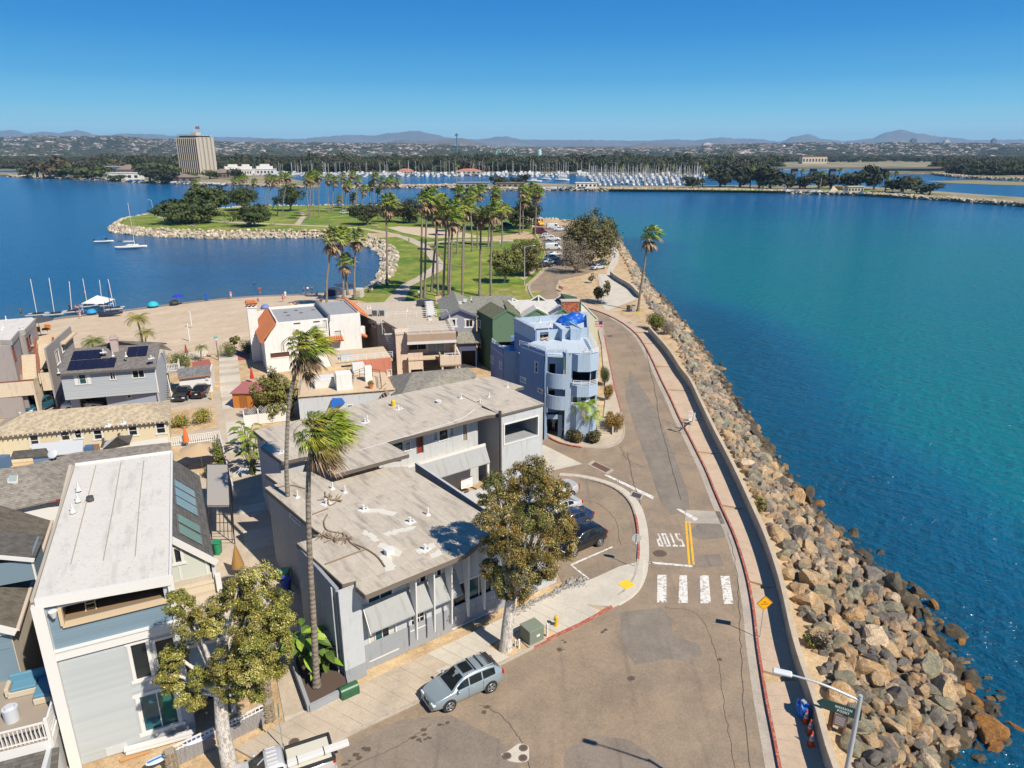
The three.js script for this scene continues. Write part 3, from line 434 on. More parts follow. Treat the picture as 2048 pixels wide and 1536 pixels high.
// ---------- palms ----------
const AT=(px,py,B)=>{const y=HT(py,B),f=-(y - 30)*SP - B.z*CP;return V((px - 1024)/1421*f,y,B.z);};
const mTrunk=pattern((x,y)=>{const f=fbm(x,y,[.2,.2,.3,.3,.3,.4,.4]),ring=.5 + .5*sin(y/512*2*PI*14 + nz(2,x,y)*2);return[.235,.195,.155].map((v)=>v*(1 + .3*f)*(.72 + .4*ring)).concat(ring*.6 + .2 + f*.15);},2.2,256,.04);
const mFrond=new THREE.MeshPhysicalMaterial({vertexColors:true,roughness:.55,side:THREE.DoubleSide});
const WIND=V(1,-.1,-.12).normalize();
function fanFrond(dir,L,leaflets,wind,cA,cB,petiole=true){
const pos=[],col=[],side=V().crossVectors(dir,V(0,1,0));if(side.lengthSq()<.01)side.set(0,0,1);side.normalize();
const at=(p,t)=>p.clone().addScaledVector(WIND,wind*t*t*L).add(V(0,-.18*L*t*t,0));
const tri=(a,b,c,k)=>{pos.push(a.x,a.y,a.z,b.x,b.y,b.z,c.x,c.y,c.z);for(let i=0;i<3;i++)col.push(...k);};
const hub=at(dir.clone().multiplyScalar(L*.45),.45),base=V(0,0,0),up=V().crossVectors(side,dir).normalize();
if(petiole){const w=side.clone().multiplyScalar(.025*L);tri(base.clone().add(w),base.clone().sub(w),hub,[.16,.17,.035]);tri(base.clone().addScaledVector(up,.04*L),base.clone().addScaledVector(up,-.02*L),hub,[.13,.13,.03]);}
for(let i=0;i<leaflets;i++){
const a=(i/(leaflets - 1)- .5)*2.5,ll=L*.55*(1 - .25*abs(a)/1.25)*rr(.85,1.1),d=dir.clone().multiplyScalar(cos(a)).addScaledVector(side,sin(a)).addScaledVector(up,.25*(1 - cos(a))).normalize();
const da=1.25/leaflets*1.15,wv=V().crossVectors(d,up).normalize().multiplyScalar(ll*.5*Math.tan(min(.5,da)));
const m=hub.clone().addScaledVector(d,ll*.5).addScaledVector(WIND,wind*.22*L).add(V(0,-.03*L,0)),tip=hub.clone().addScaledVector(d,ll*.9).addScaledVector(WIND,wind*.58*L).add(V(0,-.2*L*rr(.6,1.3),0));
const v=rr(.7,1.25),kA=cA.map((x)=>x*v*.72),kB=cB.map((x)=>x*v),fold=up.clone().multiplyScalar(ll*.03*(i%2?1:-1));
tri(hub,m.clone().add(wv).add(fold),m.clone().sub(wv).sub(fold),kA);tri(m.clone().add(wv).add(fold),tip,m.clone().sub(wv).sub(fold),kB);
}
const g=new THREE.BufferGeometry();g.setAttribute('position',new THREE.BufferAttribute(new Float32Array(pos),3));g.setAttribute('color',new THREE.BufferAttribute(new Float32Array(col),3));g.computeVertexNormals();g.setAttribute('uv',new THREE.BufferAttribute(new Float32Array(pos.length/3*2),2));return g;
}
const GREENS=[[.13,.19,.016],[.17,.225,.02],[.085,.13,.014],[.23,.24,.028]],DEAD=[[.20,.12,.06],[.26,.17,.09],[.14,.09,.05]];
function fanCrown(seed,L,n,leaflets,wind){
rs(seed);const live=[],dead=[];
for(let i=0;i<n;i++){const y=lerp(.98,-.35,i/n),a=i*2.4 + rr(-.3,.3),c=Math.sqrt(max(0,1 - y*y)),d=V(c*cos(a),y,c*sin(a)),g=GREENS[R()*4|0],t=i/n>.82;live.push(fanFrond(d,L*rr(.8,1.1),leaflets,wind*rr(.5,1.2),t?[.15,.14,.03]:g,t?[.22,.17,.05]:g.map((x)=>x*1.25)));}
for(let i=0;i<n*.6;i++){const a=i*2.4,y=rr(-1,-.55),c=Math.sqrt(1 - y*y),d=V(c*cos(a),y,c*sin(a)),k=DEAD[R()*3|0];dead.push(fanFrond(d,L*rr(.7,1),max(4,leaflets*.6|0),wind*.35,k,k.map((x)=>x*1.15)).translate(0,-L*.12,0));}
return[live,dead];
}
const palmKinds=[0,1,2,3].map((i)=>{const[l,d]=fanCrown(500 + i,1,32,7,[.5,.4,.6,.3][i]);return[merge(l,true),merge(d,true)];});
rs(520);
const trunkGeos=[0,1,2].map((i)=>{const b=rr(-.03,.03),g=taper([V(0,0,0),V(b,.33,-b),V(-b*.6,.66,b),V(0,1,0)],(t)=>t<.08?lerp(1.9,1.1,t/.08):lerp(1.1,.75,t),1,7,14);return g;});
let palmN=0,pn=0;
function palm(base,crownPx,crownPy,label,group,crownM,name='fan_palm',rad=.24){
const B=Array.isArray(base)?G(base[0],base[1]):base,C=AT(crownPx,crownPy,B),t=thing(name,label,'palm tree',B,group),h=C.y,k=palmN++;
const tm=new THREE.Matrix4().set((rad),(C.x - B.x),0,0,0,h,0,0,0,rr(-.4,.4),rad,0,0,0,0,1);
const lean=taper([V(0,-.1,0),V((C.x - B.x)*.25 + rr(-.15,.15),h*.35,0),V((C.x - B.x)*.62 + rr(-.15,.15),h*.7,0),V(C.x - B.x,h,0)],(q)=>rad*(q<.06?lerp(1.9,1.15,q/.06):lerp(1.15,.72,q)),1,7,14);
mesh('trunk',lean,mTrunk,t);const[l,d]=palmKinds[k%4],s=crownM*1.22*rr(.9,1.12),ry=rr(-.35,.35);
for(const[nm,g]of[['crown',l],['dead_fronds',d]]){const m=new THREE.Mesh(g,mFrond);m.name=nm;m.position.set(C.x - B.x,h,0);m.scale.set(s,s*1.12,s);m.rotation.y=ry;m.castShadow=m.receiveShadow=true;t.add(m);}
return t;
}
rs(530);
pn=0;for(const[bx,by,cx,cy]of[[842,596,844,398],[849,594,857,393],[863,584,879,404],[876,592,874,424],[885.5,605,893,427],[897,607,900,418],[900,621,905,436],[925,596,927,412],[927,535,932,396],[914,508,916,382],[945,503,940,383],[959,590,961,428],[955,496,957,381],[982,596,985,420],[976,494,987,384],[981,494,990,400],[1003,494,1006,418]].sort((p,q)=>p[2]- q[2]))
palm([bx,by],cx,cy,`tall fan palm of the grove beside the curving path, crown ${ORD(++pn)} from the left`,'fan palms in the grove beside the path',2.35);
palm([773.7,570],772,404,'lone tall fan palm on the lawn between the path and the cove rocks',null,2.6);
pn=0;for(const[bx,by,cx,cy]of[[1039,469,1042,379],[1045,465,1047,396],[1054,457,1054,383],[1058,457,1061,374],[1062,457,1070,380],[1070,470,1075,386]].sort((p,q)=>p[2]- q[2]))
palm([bx,by],cx,cy,`slim fan palm in the row by the car park, crown ${ORD(++pn)} from the left`,'fan palms beside the car park',2.6);
palm([653.4,611],661,474,'fan palm with a pale bare trunk rising from the sand behind the white house',null,2.6);
palm([686,595],686,522,'shorter leaning fan palm between its taller neighbours at the end of the beach',null,2.1);
palm([695,589],682,467,'fan palm rising behind the leaning one at the end of the beach',null,2.2);
palm([709.5,596],711,473,'thick trunked fan palm beside the pale box at the end of the beach',null,2.4);
pn=0;for(const[bx,by,cx,cy]of[[468,408,467,360],[480,403,479,358],[490,398,487,355],[506,400,507,363],[530,415,534,355],[534,423,547,358],[554.5,432,561,351],[565,434,574,352]].sort((p,q)=>p[2]- q[2]))
palm([bx,by],cx,cy,`slim fan palm among the round island trees, crown ${ORD(++pn)} from the left`,'fan palms among the round trees',2.6);
pn=0;for(const[bx,by,cx,cy]of[[618,440,612,355],[620,435,622,351],[628,430,625,348],[639,435,636,351],[657,425,655,356],[664,425,668,360],[691,423,692,369],[704,418,706,392],[676,412,676.5,396],[684,420,684,352],[690,416,692,372],[700,418,701,349],[713,420,713,359],[724,418,726,377],[748,416,748,353],[740,415,739,370],[756,414,755,376],[764,416,763,361],[772,416,773,364],[781,415,780,358],[790,414,792,362]].sort((p,q)=>p[2]- q[2]))
palm([bx,by],cx,cy,`slim fan palm of the long grove behind the lawn, crown ${ORD(++pn)} from the left`,'fan palms at the back of the lawn',2.7);
palm([387,428],387,366,'fan palm showing above the leftmost round tree on the island',null,2.6);
palm([1276,622],1297,470,'lone leaning fan palm on the dirt bank beside the channel rocks',null,2.5,'fan_palm',.22);
function bigPalm(label,path,rad,C,L,seed,nLive,nDead,wind){
const t=thing('fan_palm',label,'palm tree',path[0].clone()),rel=path.map((p)=>p.clone().sub(path[0]));
mesh('trunk',taper(rel,(q)=>rad*(q<.05?lerp(1.55,1.1,q/.05):lerp(1.1,.62,q)),1,12,60),mTrunk,t);
rs(seed);const H=rel[rel.length - 1];
const shag=[];for(let i=0;i<46;i++){const a=R()*6.28,y=rr(-1.6,.25);shag.push(beam(H.clone().add(V(cos(a)*rad*.6,y,sin(a)*rad*.6)),H.clone().add(V(cos(a)*rad*1.9,y + rr(.1,.5),sin(a)*rad*1.9)),.05,.03));}mesh('old_leaf_bases',shag,plain([.20,.11,.055],.9),t);
for(let i=0;i<nLive;i++){
const y=lerp(.97,-.45,i/nLive),a=i*2.4 + rr(-.25,.25),c=Math.sqrt(max(0,1 - y*y)),d=V(c*cos(a)+ .25,y,c*sin(a)).normalize(),g=GREENS[R()*4|0].map((x)=>x*1.05),old=i/nLive>.78;
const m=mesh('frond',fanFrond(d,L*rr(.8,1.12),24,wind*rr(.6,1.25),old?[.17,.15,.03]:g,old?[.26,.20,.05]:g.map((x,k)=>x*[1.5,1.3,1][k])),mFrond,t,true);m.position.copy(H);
}
for(let i=0;i<nDead;i++){const a=i*2.4,y=rr(-1,-.5),c=Math.sqrt(1 - y*y),d=V(c*cos(a)+ .2,y,c*sin(a)).normalize(),k=DEAD[R()*3|0];const m=mesh('dead_frond',fanFrond(d,L*rr(.65,1.05),14,wind*.5,k,k.map((x)=>x*1.2)),mFrond,t,true);m.position.copy(H).add(V(0,rr(-.9,-.1),0));}
for(let i=0;i<3;i++){const a=rr(2.4,3.9),s=rr(1.1,1.7),m=mesh('flower_stalk',[tube([V(0,0,0),V(cos(a)*s*.5,s*.45,sin(a)*s*.4),V(cos(a)*s,s*.15,sin(a)*s*.7),V(cos(a)*s*1.05,-s*.35,sin(a)*s*.7)],.02,4)],plain([.30,.22,.14],.9),t);m.position.copy(H);}
return t;
}
{
const B=G(633,1372,.5),p=(x,y)=>AT(x,y,B);
bigPalm('tall fan palm blown by the wind in the grey planter, the nearer of the two',[B,p(628,1260),p(618,1080),p(617,950),p(622,900),p(634,862)],.185,null,1.8,611,46,18,.5);
const B2=G(588,1150),q=(x,y)=>AT(x,y,B2);
bigPalm('taller fan palm with a bent upper trunk standing behind the planter palm',[B2,q(584,1090),q(573,950),q(575,850),q(580,790),q(594,735),q(604,690)],.175,null,1.85,612,42,26,.5);
}
function featherFrond(L,rise,droop,n,c){
const pos=[],col=[],pt=(t)=>V(L*t*(1 - .15*t),rise*L*t - droop*L*t*t,0),tri=(a,b,d,k)=>{pos.push(a.x,a.y,a.z,b.x,b.y,b.z,d.x,d.y,d.z);for(let i=0;i<3;i++)col.push(...k);};
for(let i=0;i<8;i++){const a=pt(i/8),b=pt((i + 1)/8);tri(V(a.x,a.y,.03),V(a.x,a.y,-.03),b,[.17,.15,.05]);}
for(let i=1;i<n;i++)for(const s of[-1,1]){const t=i/n,a=pt(t),b=pt(min(1,t + .045)),l=L*.33*sin(PI*min(1,t*.85 + .12))*rr(.8,1.15),v=rr(.7,1.25),tip=V(a.x + l*.55,a.y - l*.35,s*l);tri(a,b,tip,c.map((x)=>x*v));}
const g=new THREE.BufferGeometry();g.setAttribute('position',new THREE.BufferAttribute(new Float32Array(pos),3));g.setAttribute('color',new THREE.BufferAttribute(new Float32Array(col),3));g.computeVertexNormals();g.setAttribute('uv',new THREE.BufferAttribute(new Float32Array(pos.length/3*2),2));return g;
}
function featherPalm(name,label,B,C,L,n,c,rad,group){
const t=thing(name,label,'palm tree',B,group),H=C.clone().sub(B);mesh('trunk',taper([V(0,-.1,0),H.clone().multiplyScalar(.5).add(V(rr(-.15,.15),0,0)),H],rad*1.2,rad*.75,8,12),mTrunk,t);
for(let i=0;i<n;i++){const e=i/n,m=mesh('frond',featherFrond(L*rr(.85,1.1),lerp(1.0,.1,e),lerp(.75,.95,e),16,e>.8?[.20,.16,.05]:c),mFrond,t,true);m.position.copy(H);m.rotation.y=i*2.4 + rr(-.2,.2);}
return t;
}
rs(640);
{
let B=G(287,700);featherPalm('date_palm','taller yellow green date palm standing on the sand behind the solar roof house',B,AT(273,636,B),2.3,20,[.24,.22,.035],.16);
B=G(290,702);featherPalm('date_palm','shorter date palm close beside the taller one on the sand',B,AT(291,664,B),1.9,16,[.22,.21,.04],.14);
B=G(186,712);featherPalm('date_palm','bushy date palm behind the left end of the solar roof',B,AT(186,682,B),2.2,26,[.15,.17,.035],.2);
B=G(403,722);featherPalm('date_palm','small date palm on the red patio by the path',B,AT(402,694,B),1.2,18,[.13,.17,.03],.1);
B=G(1163,878,.13);featherPalm('queen_palm','bright green queen palm before the bay windows of the blue house',B,AT(1170,808,B),1.9,16,[.26,.36,.02],.11);
B=G(1172,880,.13);featherPalm('queen_palm','second, shorter queen palm leaning out from the blue house',B,AT(1184,830,B),1.6,13,[.24,.34,.02],.1);
}
// ---------- broad trees ----------
const mBark=pattern(mottle([.25,.20,.15],.4,W1,[.16,.13,.10]),1.6,256,.05);
const mBarkPale=pattern((x,y)=>{const f=fbm(x*2,y,[.3,.3,.4,.4,.4,.4,.4]),t=ss(.05,.35,fbm(x*3 + 40,y*.7,[.3,.5,.5,.5,.3,0,0]));return[.68,.62,.55].map((v,i)=>lerp(v,[.20,.16,.13][i],t*.55)*(1 + .2*f)).concat(.5 + f*.4 - t*.3);},1.9,256,.05);
const LEAF={
fig:[[.045,.066,.012],[.032,.05,.010],[.06,.08,.014],[.08,.098,.016]],
dark:[[.045,.056,.018],[.034,.042,.014],[.06,.07,.022]],
olive:[[.14,.12,.034],[.10,.09,.026],[.17,.145,.045],[.075,.07,.022]],
green:[[.15,.165,.032],[.11,.125,.024],[.20,.20,.05]],
bare:[[.22,.175,.125],[.17,.135,.095],[.26,.21,.155],[.11,.10,.05]],
pohu:[[.095,.12,.02],[.07,.095,.016],[.24,.12,.02],[.13,.12,.018],[.30,.16,.026],[.11,.125,.022],[.42,.36,.16],[.22,.12,.02]],
euc:[[.17,.175,.022],[.12,.13,.018],[.24,.22,.03],[.32,.29,.07],[.48,.43,.14],[.14,.15,.022],[.22,.15,.03]],
court:[[.22,.205,.04],[.12,.12,.026],[.23,.20,.05],[.08,.085,.02]],
};
function tree(name,label,base,ext,kind,o={}){
const B=G(base[0],base[1],o.h??0),[x0,x1,y0,y1]=ext,t=thing(name,label,o.cat??'tree',B,o.group),P=(x,y)=>AT(x,y,B).sub(B),c=P((x0 + x1)/2,(y0 + y1)/2),rx=(P(x1,(y0 + y1)/2).x - P(x0,(y0 + y1)/2).x)/2,ry=(P((x0 + x1)/2,y0).y - P((x0 + x1)/2,y1).y)/2;
rs(o.seed??(base[0]*7 + base[1]|0));
const lobes=o.lobes?o.lobes.map(([x,y,r,dz])=>{const p=P(x,y),q=P(x + r,y).x - p.x;return[p.x,p.y,(dz??0)*q,q,q*(o.sq??.85),q];}):Array.from({length:o.n??16},()=>{const d=inBall();if(o.dome&&d.y<0)d.y*=.35;const s=rr(.36,.56);return[c.x + d.x*rx*.74,c.y + d.y*ry*.72 +(o.dome?-ry*.15:0),d.z*rx*.74,rx*s,ry*s*(o.flat??.9),rx*s];});
const tr=[];const fork=V(c.x*(o.forkX??.35),max(.6,c.y - ry*(o.fork??1)),0),rad=o.rad??max(.15,rx*.06);
tr.push(taper([V(0,-.2,0),fork.clone().multiplyScalar(.5).add(V(rr(-.2,.2)*rad*3,0,0)),fork],(q)=>rad*lerp(1.35,.8,Math.sqrt(q)),1,9,10));mesh('trunk',tr,o.bark??mBark,t);
lobes.slice(0,o.limbs??9).forEach((l)=>mesh('limb',taper([fork.clone().add(V(0,-.25,0)),fork.clone().lerp(V(l[0],l[1],l[2]),.5).add(V(rr(-.2,.2),rr(-.1,.5),rr(-.2,.2))),V(l[0],l[1]+ l[4]*.2,l[2])],rad*(o.limbR??.5),rad*.12,6,8),o.bark??mBark,t));
const g=crownGeo(lobes,o.leaves??5200,o.leaf??rx*.055,LEAF[kind],{shell:o.shell??.75,slim:o.slim,tuft:o.tuft??22,tr:o.tr??.34});const m=mesh('crown',g,mLeaf,t,true);return t;
}
tree('round_tree','broad domed dark green tree nearest the left tip of the island',[359,446],[314,432,392,447],'fig',{dome:true,n:20,leaves:7500,fork:1});
tree('round_tree','second domed tree just behind the leftmost one on the island',[421,433],[350,458,367,425],'fig',{dome:true,n:20,leaves:7500});
tree('round_tree','freestanding round tree on the island lawn above the rock rim',[496,453],[459,541,399,450],'fig',{dome:true,n:18,leaves:7500});
tree('round_tree','large round tree behind the slim palms at the back of the island',[488,421],[457,526,364,416],'fig',{dome:true,n:18,leaves:6000});
tree('round_tree','dark tree standing apart at the waterside behind the palms',[581,422],[554,611,366,413],'fig',{n:14,leaves:5000});
tree('round_tree','small low tree left of the waterside tree',[545,420],[537,562,390,412],'fig',{n:8,leaves:2500});
tree('park_tree','round grey green tree with a pale trunk at the left end of the shady row',[736,449],[697,764,400,444],'dark',{n:16,leaves:5200});
tree('park_tree','second tree of the shady row, behind the lone palm',[778,444],[752,806,395,440],'dark',{n:14,leaves:4600});
tree('park_tree','third tree of the shady row, left of the playground shelter',[818,446],[790,850,394,443],'dark',{n:14,leaves:5000});
tree('park_tree','dark tree behind the palm grove and the playground',[880,452],[842,905,398,450],'dark',{n:14,leaves:4600});
tree('park_tree','shaded tree behind the right half of the palm grove',[950,458],[905,1004,410,455],'dark',{n:14,leaves:5200});
tree('park_tree','tall dark tree behind the palms beside the yellow bus',[1028,457],[1004,1082,388,452],'dark',{n:18,leaves:6500,fork:.9});
tree('street_tree','light green tree beside the street lamp on the lawn',[1008,565],[979,1048,492,560],'green',{n:15,leaves:6500,leaf:.24,bark:mBarkPale});
tree('street_tree','dark tree overhanging the parked cars on the road side',[1058,552],[1012,1092,470,548],'olive',{n:18,leaves:8000,leaf:.24});
tree('shrub_tree','grey brown half bare tree on the bank left of the walkway',[1152,546],[1116,1190,474,548],'bare',{n:18,leaves:6000,leaf:.17,limbs:16,fork:.95});
tree('shrub_tree','large olive green tree clump between the car park and the channel',[1180,530],[1128,1236,418,528],'olive',{n:26,leaves:11000,leaf:.3,fork:.9,limbs:12});
tree('shrub_tree','darker tree at the right edge of the clump above the channel',[1214,500],[1192,1236,430,486],'dark',{n:12,leaves:4600,leaf:.28});
tree('young_tree','windswept young dark tree on the pale walkway',[1194,606],[1186,1208,566,602],'olive',{n:8,leaves:2200,leaf:.16,rad:.09});
tree('young_tree','second young tree behind the windswept one',[1216,592],[1207,1224,558,590],'olive',{n:7,leaves:1600,leaf:.15,rad:.07});
tree('young_tree','thin brown sapling inside the fenced sandy plot',[1183,566],[1176,1190,545,564],'bare',{n:6,leaves:700,leaf:.14,rad:.06});
tree('bushy_tree','dense yellow green tree overhanging the white lattice fence in the court',[548,836],[500,590,736,838],'court',{leaves:11000,leaf:.15,n:18,rad:.14});
tree('street_tree','tall street tree with rust brown leaves and a white trunk before the grey building',[1011,1302],[955,1155,915,1200],'pohu',{leaves:90000,leaf:.06,slim:.42,tuft:28,tr:.36,rad:.38,bark:mBarkPale,forkX:.25,fork:1.0,limbs:14,limbR:.45,sq:1.0,
lobes:[[990,965,24],[1000,1000,28,.4],[1040,960,30,-.3],[1075,938,26],[1095,975,30,.5],[1125,985,20,-.5],[975,1035,26,.6],[1015,1045,34,1],[1060,1020,34,.9],[1105,1020,34,.4],[1130,1050,26,0],[990,1085,26,.3],[1035,1090,34,.8],[1085,1075,36,.7],[1125,1095,28,0],[978,1135,20,0],[1005,1150,26,.4],[1050,1135,32,.7],[1095,1125,30,.2],[1015,1180,22,0],[1045,1175,24,.3],[1040,1010,36,-.9],[1080,1045,36,-.9],[1020,1110,32,-.8],[965,1000,14,0],[1075,1150,18,0]]});
tree('street_tree','street tree with yellow flowered crown and pale forked trunk beside the white truck',[462,1545],[313,580,1125,1425],'euc',{leaves:90000,leaf:.056,slim:.42,tuft:30,tr:.34,rad:.36,bark:mBarkPale,forkX:.1,fork:.72,limbs:16,limbR:.5,sq:.95,
lobes:[[355,1205,28],[395,1235,34,.5],[425,1255,26,0],[345,1310,26,0],[340,1345,24,.3],[365,1375,26,.5],[395,1395,22,.2],[405,1345,24,.6],[475,1185,38,0],[515,1165,34,-.3],[545,1200,34,.3],[505,1220,36,.9],[560,1235,28,.2],[555,1280,34,.5],[515,1265,36,.9],[470,1300,36,.9],[515,1310,34,1],[550,1325,28,.3],[455,1340,30,.8],[500,1345,30,.6],[470,1380,22,.3],[515,1395,16,0],[430,1215,22,-.4],[490,1240,30,-.9],[540,1255,30,-.9]]});
function bush(name,label,base,ext,kind,o={}){const B=G(base[0],base[1],o.h??0),P=(x,y)=>AT(x,y,B).sub(B),[x0,x1,y0,y1]=ext,w=P(x1,y1).x - P(x0,y1).x,h=P(x0,y0).y - P(x0,y1).y,t=thing(name,label,o.cat??'bush',B,o.group);rs(base[0]+ base[1]*3|0);const L=Array.from({length:o.n??9},()=>[rr(-.3,.3)*w,rr(.3,.7)*max(h,.3),rr(-.3,.3)*w*(o.deep??1),w*.28,max(h,.3)*.36,w*.28*(o.deep??1)]);const g=crownGeo(L,o.leaves??2200,o.leaf??.09,kind,{shell:.8});mesh('foliage',g,mLeaf,t,true);mesh('stem',[cyl(.05,.03,h*.5,0,0,0,6),bar(V(0,.1,0),V(w*.2,h*.5,.1),.02),bar(V(0,.1,0),V(-w*.2,h*.5,-.1),.02)],mBark,t);return t;}
const ORA=[[.26,.13,.02],[.20,.11,.02],[.15,.11,.025],[.30,.17,.03]],GRN=LEAF.green,BOX=[[.06,.085,.016],[.085,.11,.02],[.045,.065,.012]],YEL=[[.32,.25,.03],[.22,.2,.03],[.14,.15,.03]];
bush('round_bush','large clipped orange green bush at the corner of the blue house',[1226,862],[1208,1244,828,866],ORA,{h:.13,leaves:4200,leaf:.07});
bush('round_bush','orange clipped bush in the middle of the blue house hedge',[1216,800],[1206,1226,768,800],ORA,{h:.13,leaves:3000,leaf:.07});
bush('round_bush','long dark green clipped bush at the far end of the blue house hedge',[1210,768],[1203,1221,734,768],BOX,{h:.13,leaves:3000,leaf:.07,deep:1.8});
bush('round_bush','small orange bush between the two large hedge bushes',[1219,838],[1210,1226,822,838],ORA,{h:.13,leaves:1500,leaf:.06});
bush('round_bush','yellow green bush at the end of the sea wall above the rocks',[1312,660],[1296,1332,630,662],[[.16,.17,.02],[.20,.19,.03],[.10,.12,.02]],{leaves:4000,leaf:.12});
bush('dry_bush','grey dry bush beside the yellow green bush on the bank',[1334,668],[1322,1348,645,670],LEAF.bare,{leaves:1500,leaf:.1});
bush('spiky_plant','dark spiky plant left of the queen palms',[1150,882],[1132,1162,864,886],[[.04,.045,.012],[.08,.06,.015],[.13,.08,.02]],{h:.13,leaves:1200,leaf:.14,cat:'plant'});
bush('spiky_plant','dark spiky plant right of the queen palms',[1186,884],[1170,1202,866,888],[[.04,.05,.014],[.07,.065,.018],[.12,.09,.02]],{h:.13,leaves:1200,leaf:.14,cat:'plant'});
bush('wall_weed','green weed tuft on the dirt strip behind the sea wall',[1620,1290],[1612,1642,1276,1296],[[.16,.17,.04],[.22,.20,.06]],{leaves:500,leaf:.1,cat:'plant'});
bush('wall_weed','dry brown scrub beside the green weed tuft behind the sea wall',[1642,1300],[1628,1660,1285,1320],LEAF.bare,{leaves:700,leaf:.1,cat:'plant'});
bush('wall_weed','yellowish weeds on the bank behind the middle of the sea wall',[1518,1025],[1506,1530,995,1030],[[.26,.22,.05],[.18,.17,.05]],{leaves:600,leaf:.1,cat:'plant'});
function paddlePlant(name,label,B,n,H,spread,c,leafL){const t=thing(name,label,'plant',B);rs(B.x*31|0);for(let i=0;i<n;i++){const a=i*2.4,lean=rr(.1,spread),h=H*rr(.45,1),p=[V(cos(a)*.15,0,sin(a)*.15),V(cos(a)*lean*.5,h*.6,sin(a)*lean*.5),V(cos(a)*lean,h,sin(a)*lean)],L=leafL*rr(.8,1.2),W=L*.24,dir=V(cos(a)*.8,.25 - lean*.25,sin(a)*.8).normalize(),sd=V(-sin(a),0,cos(a)).applyAxisAngle(dir,rr(-.6,.6)),pos=[];const q=(u,v)=>p[2].clone().addScaledVector(dir,u*L).addScaledVector(sd,v*W).add(V(0,-.35*L*u*u + abs(v)*.08,0));const rows=[[0,.15],[.2,.8],[.45,1],[.75,.75],[1,.05]];for(let k=0;k<4;k++)for(const s of[-1,1]){const[u0,w0]=rows[k],[u1,w1]=rows[k + 1];for(const v of[q(u0,0),q(u0,s*w0),q(u1,s*w1),q(u0,0),q(u1,s*w1),q(u1,0)])pos.push(v.x,v.y,v.z);}const g=new THREE.BufferGeometry();g.setAttribute('position',new THREE.BufferAttribute(new Float32Array(pos),3));g.computeVertexNormals();const v=rr(.7,1.3);const lf=mesh('leaf',tint(g,c[R()*c.length|0].map((x)=>x*v)),mFrond,t);mesh('stalk',tube(p,.025,4,6),plain([.14,.16,.04],.7),t);}return t;}
paddlePlant('bird_of_paradise','large leaved green plant in the planter left of the near palm trunk',G(608,1330,.5),26,2.6,1.3,[[.13,.22,.02],[.20,.29,.03],[.08,.14,.02]],1.1);
paddlePlant('bird_of_paradise','large leaved plant in the planter right of the near palm trunk',G(652,1340,.5),16,1.7,1.0,[[.15,.24,.02],[.09,.15,.02]],.9);
paddlePlant('bird_of_paradise','tall banana like plant by the path at the left end of the long grey building',G(506,950),30,4.2,1.3,[[.20,.25,.03],[.12,.17,.02],[.28,.28,.05]],1.2);
paddlePlant('bird_of_paradise','smaller banana like plant behind the tall one beside the path',G(494,905),18,3.2,1.0,[[.18,.22,.03],[.12,.16,.02]],1.0);
// ---------- building tools ----------
const mGlass=plain([.016,.022,.026],.06),mGlassTeal=plain([.02,.075,.08],.08),mGlassPale=plain([.30,.36,.36],.15),mBlind=plain([.55,.52,.45],.7);
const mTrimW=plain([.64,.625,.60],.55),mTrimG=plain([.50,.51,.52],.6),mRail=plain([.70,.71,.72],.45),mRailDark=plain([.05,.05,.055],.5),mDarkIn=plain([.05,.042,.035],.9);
const tinted=(base)=>(c)=>{const m=base.clone();m.color=new THREE.Color(...c);return m;};
const stucco=tinted(pattern((x,y)=>{const f=fbm(x,y,[.35,.25,.2,.15,.2,.3,.5]),st=ss(.25,.9,fbm(x*3 + 40,y*.35 + 10,[.4,.6,.5,.4,.2,0,0])),v=.95*(1 + .08*f);return[v*(1 - .13*st),v*(1 - .15*st),v*(1 - .18*st),.5 + .3*f];},7,512,.008));
const shingle0=(k0,m=3)=>pattern((x,y,S)=>{const row=Math.floor(y/(S/16)),u=x +(row%2)*(S/24),colI=Math.floor(u/(S/12)),e=((y%(S/16))/(S/16)),ex=(u%(S/12))/(S/12),r=nzi(6,(colI*37 + row*91)%512,(row*53)%512);const k=(1 + .3*r)*(e<.1?.62:1)*(ex<.05?.75:1),t=ss(-.4,.7,fbm(x,y,[.6,.5,.3,0,0,0,0])),v=lerp(.78,.98,t)*k;return[v,v,v*.98,.3 + .6*e];},m,384,.02);
const shingle=((b)=>(c,c2)=>tinted(b)(c2))(shingle0());
const mRoofFelt=pattern((y,x)=>{const f=fbm(x,y,[.4,.3,.3,.25,.25,.35,.5]),st=ss(.1,.9,fbm(x*.35 + 20,y*2 + 40,[.5,.7,.5,.3,.2,0,0])),seam=(y%128)<3?.8:1;return[.46,.405,.33].map((v,i)=>lerp(v,[.24,.21,.175][i],st*.6)*(1 + .16*f)*seam).concat(.5 + .3*f);},[9,9],512,.012);
const mRoofWhite=pattern((x,y)=>{const f=fbm(x,y,[.3,.2,.2,.2,.2,.3,.5]),sp=ss(.62,.8,fbm(x*1.7 + 9,y*1.7,[0,0,.3,.4,.5,.5,.4])),st=ss(.1,.9,fbm(x*2 + 20,y*.4 + 40,[.5,.6,.5,.3,.2,0,0]));return[.58,.55,.505].map((v,i)=>lerp(v*(1 - .14*st),[.3,.27,.22][i],sp*.6)*(1 + .06*f)).concat(.5 + .3*f);},8,512,.008);
const mRoofGrey=stucco([.30,.31,.32],.12),mRoofTan=stucco([.50,.42,.33],.14);
function building(name,label,P0,turnDeg=0,cat='building',group){const t=thing(name,label,cat,P0,group,turnDeg*PI/180);t.updateMatrixWorld(true);return t;}
const loc=(t,px,py,h)=>t.worldToLocal(G(px,py,h));
const rawRay=(px,py)=>{const a=(px - 1024)/1421,b=(768 - py)/1421;return V(a,b*CP - SP,-(CP + b*SP));};
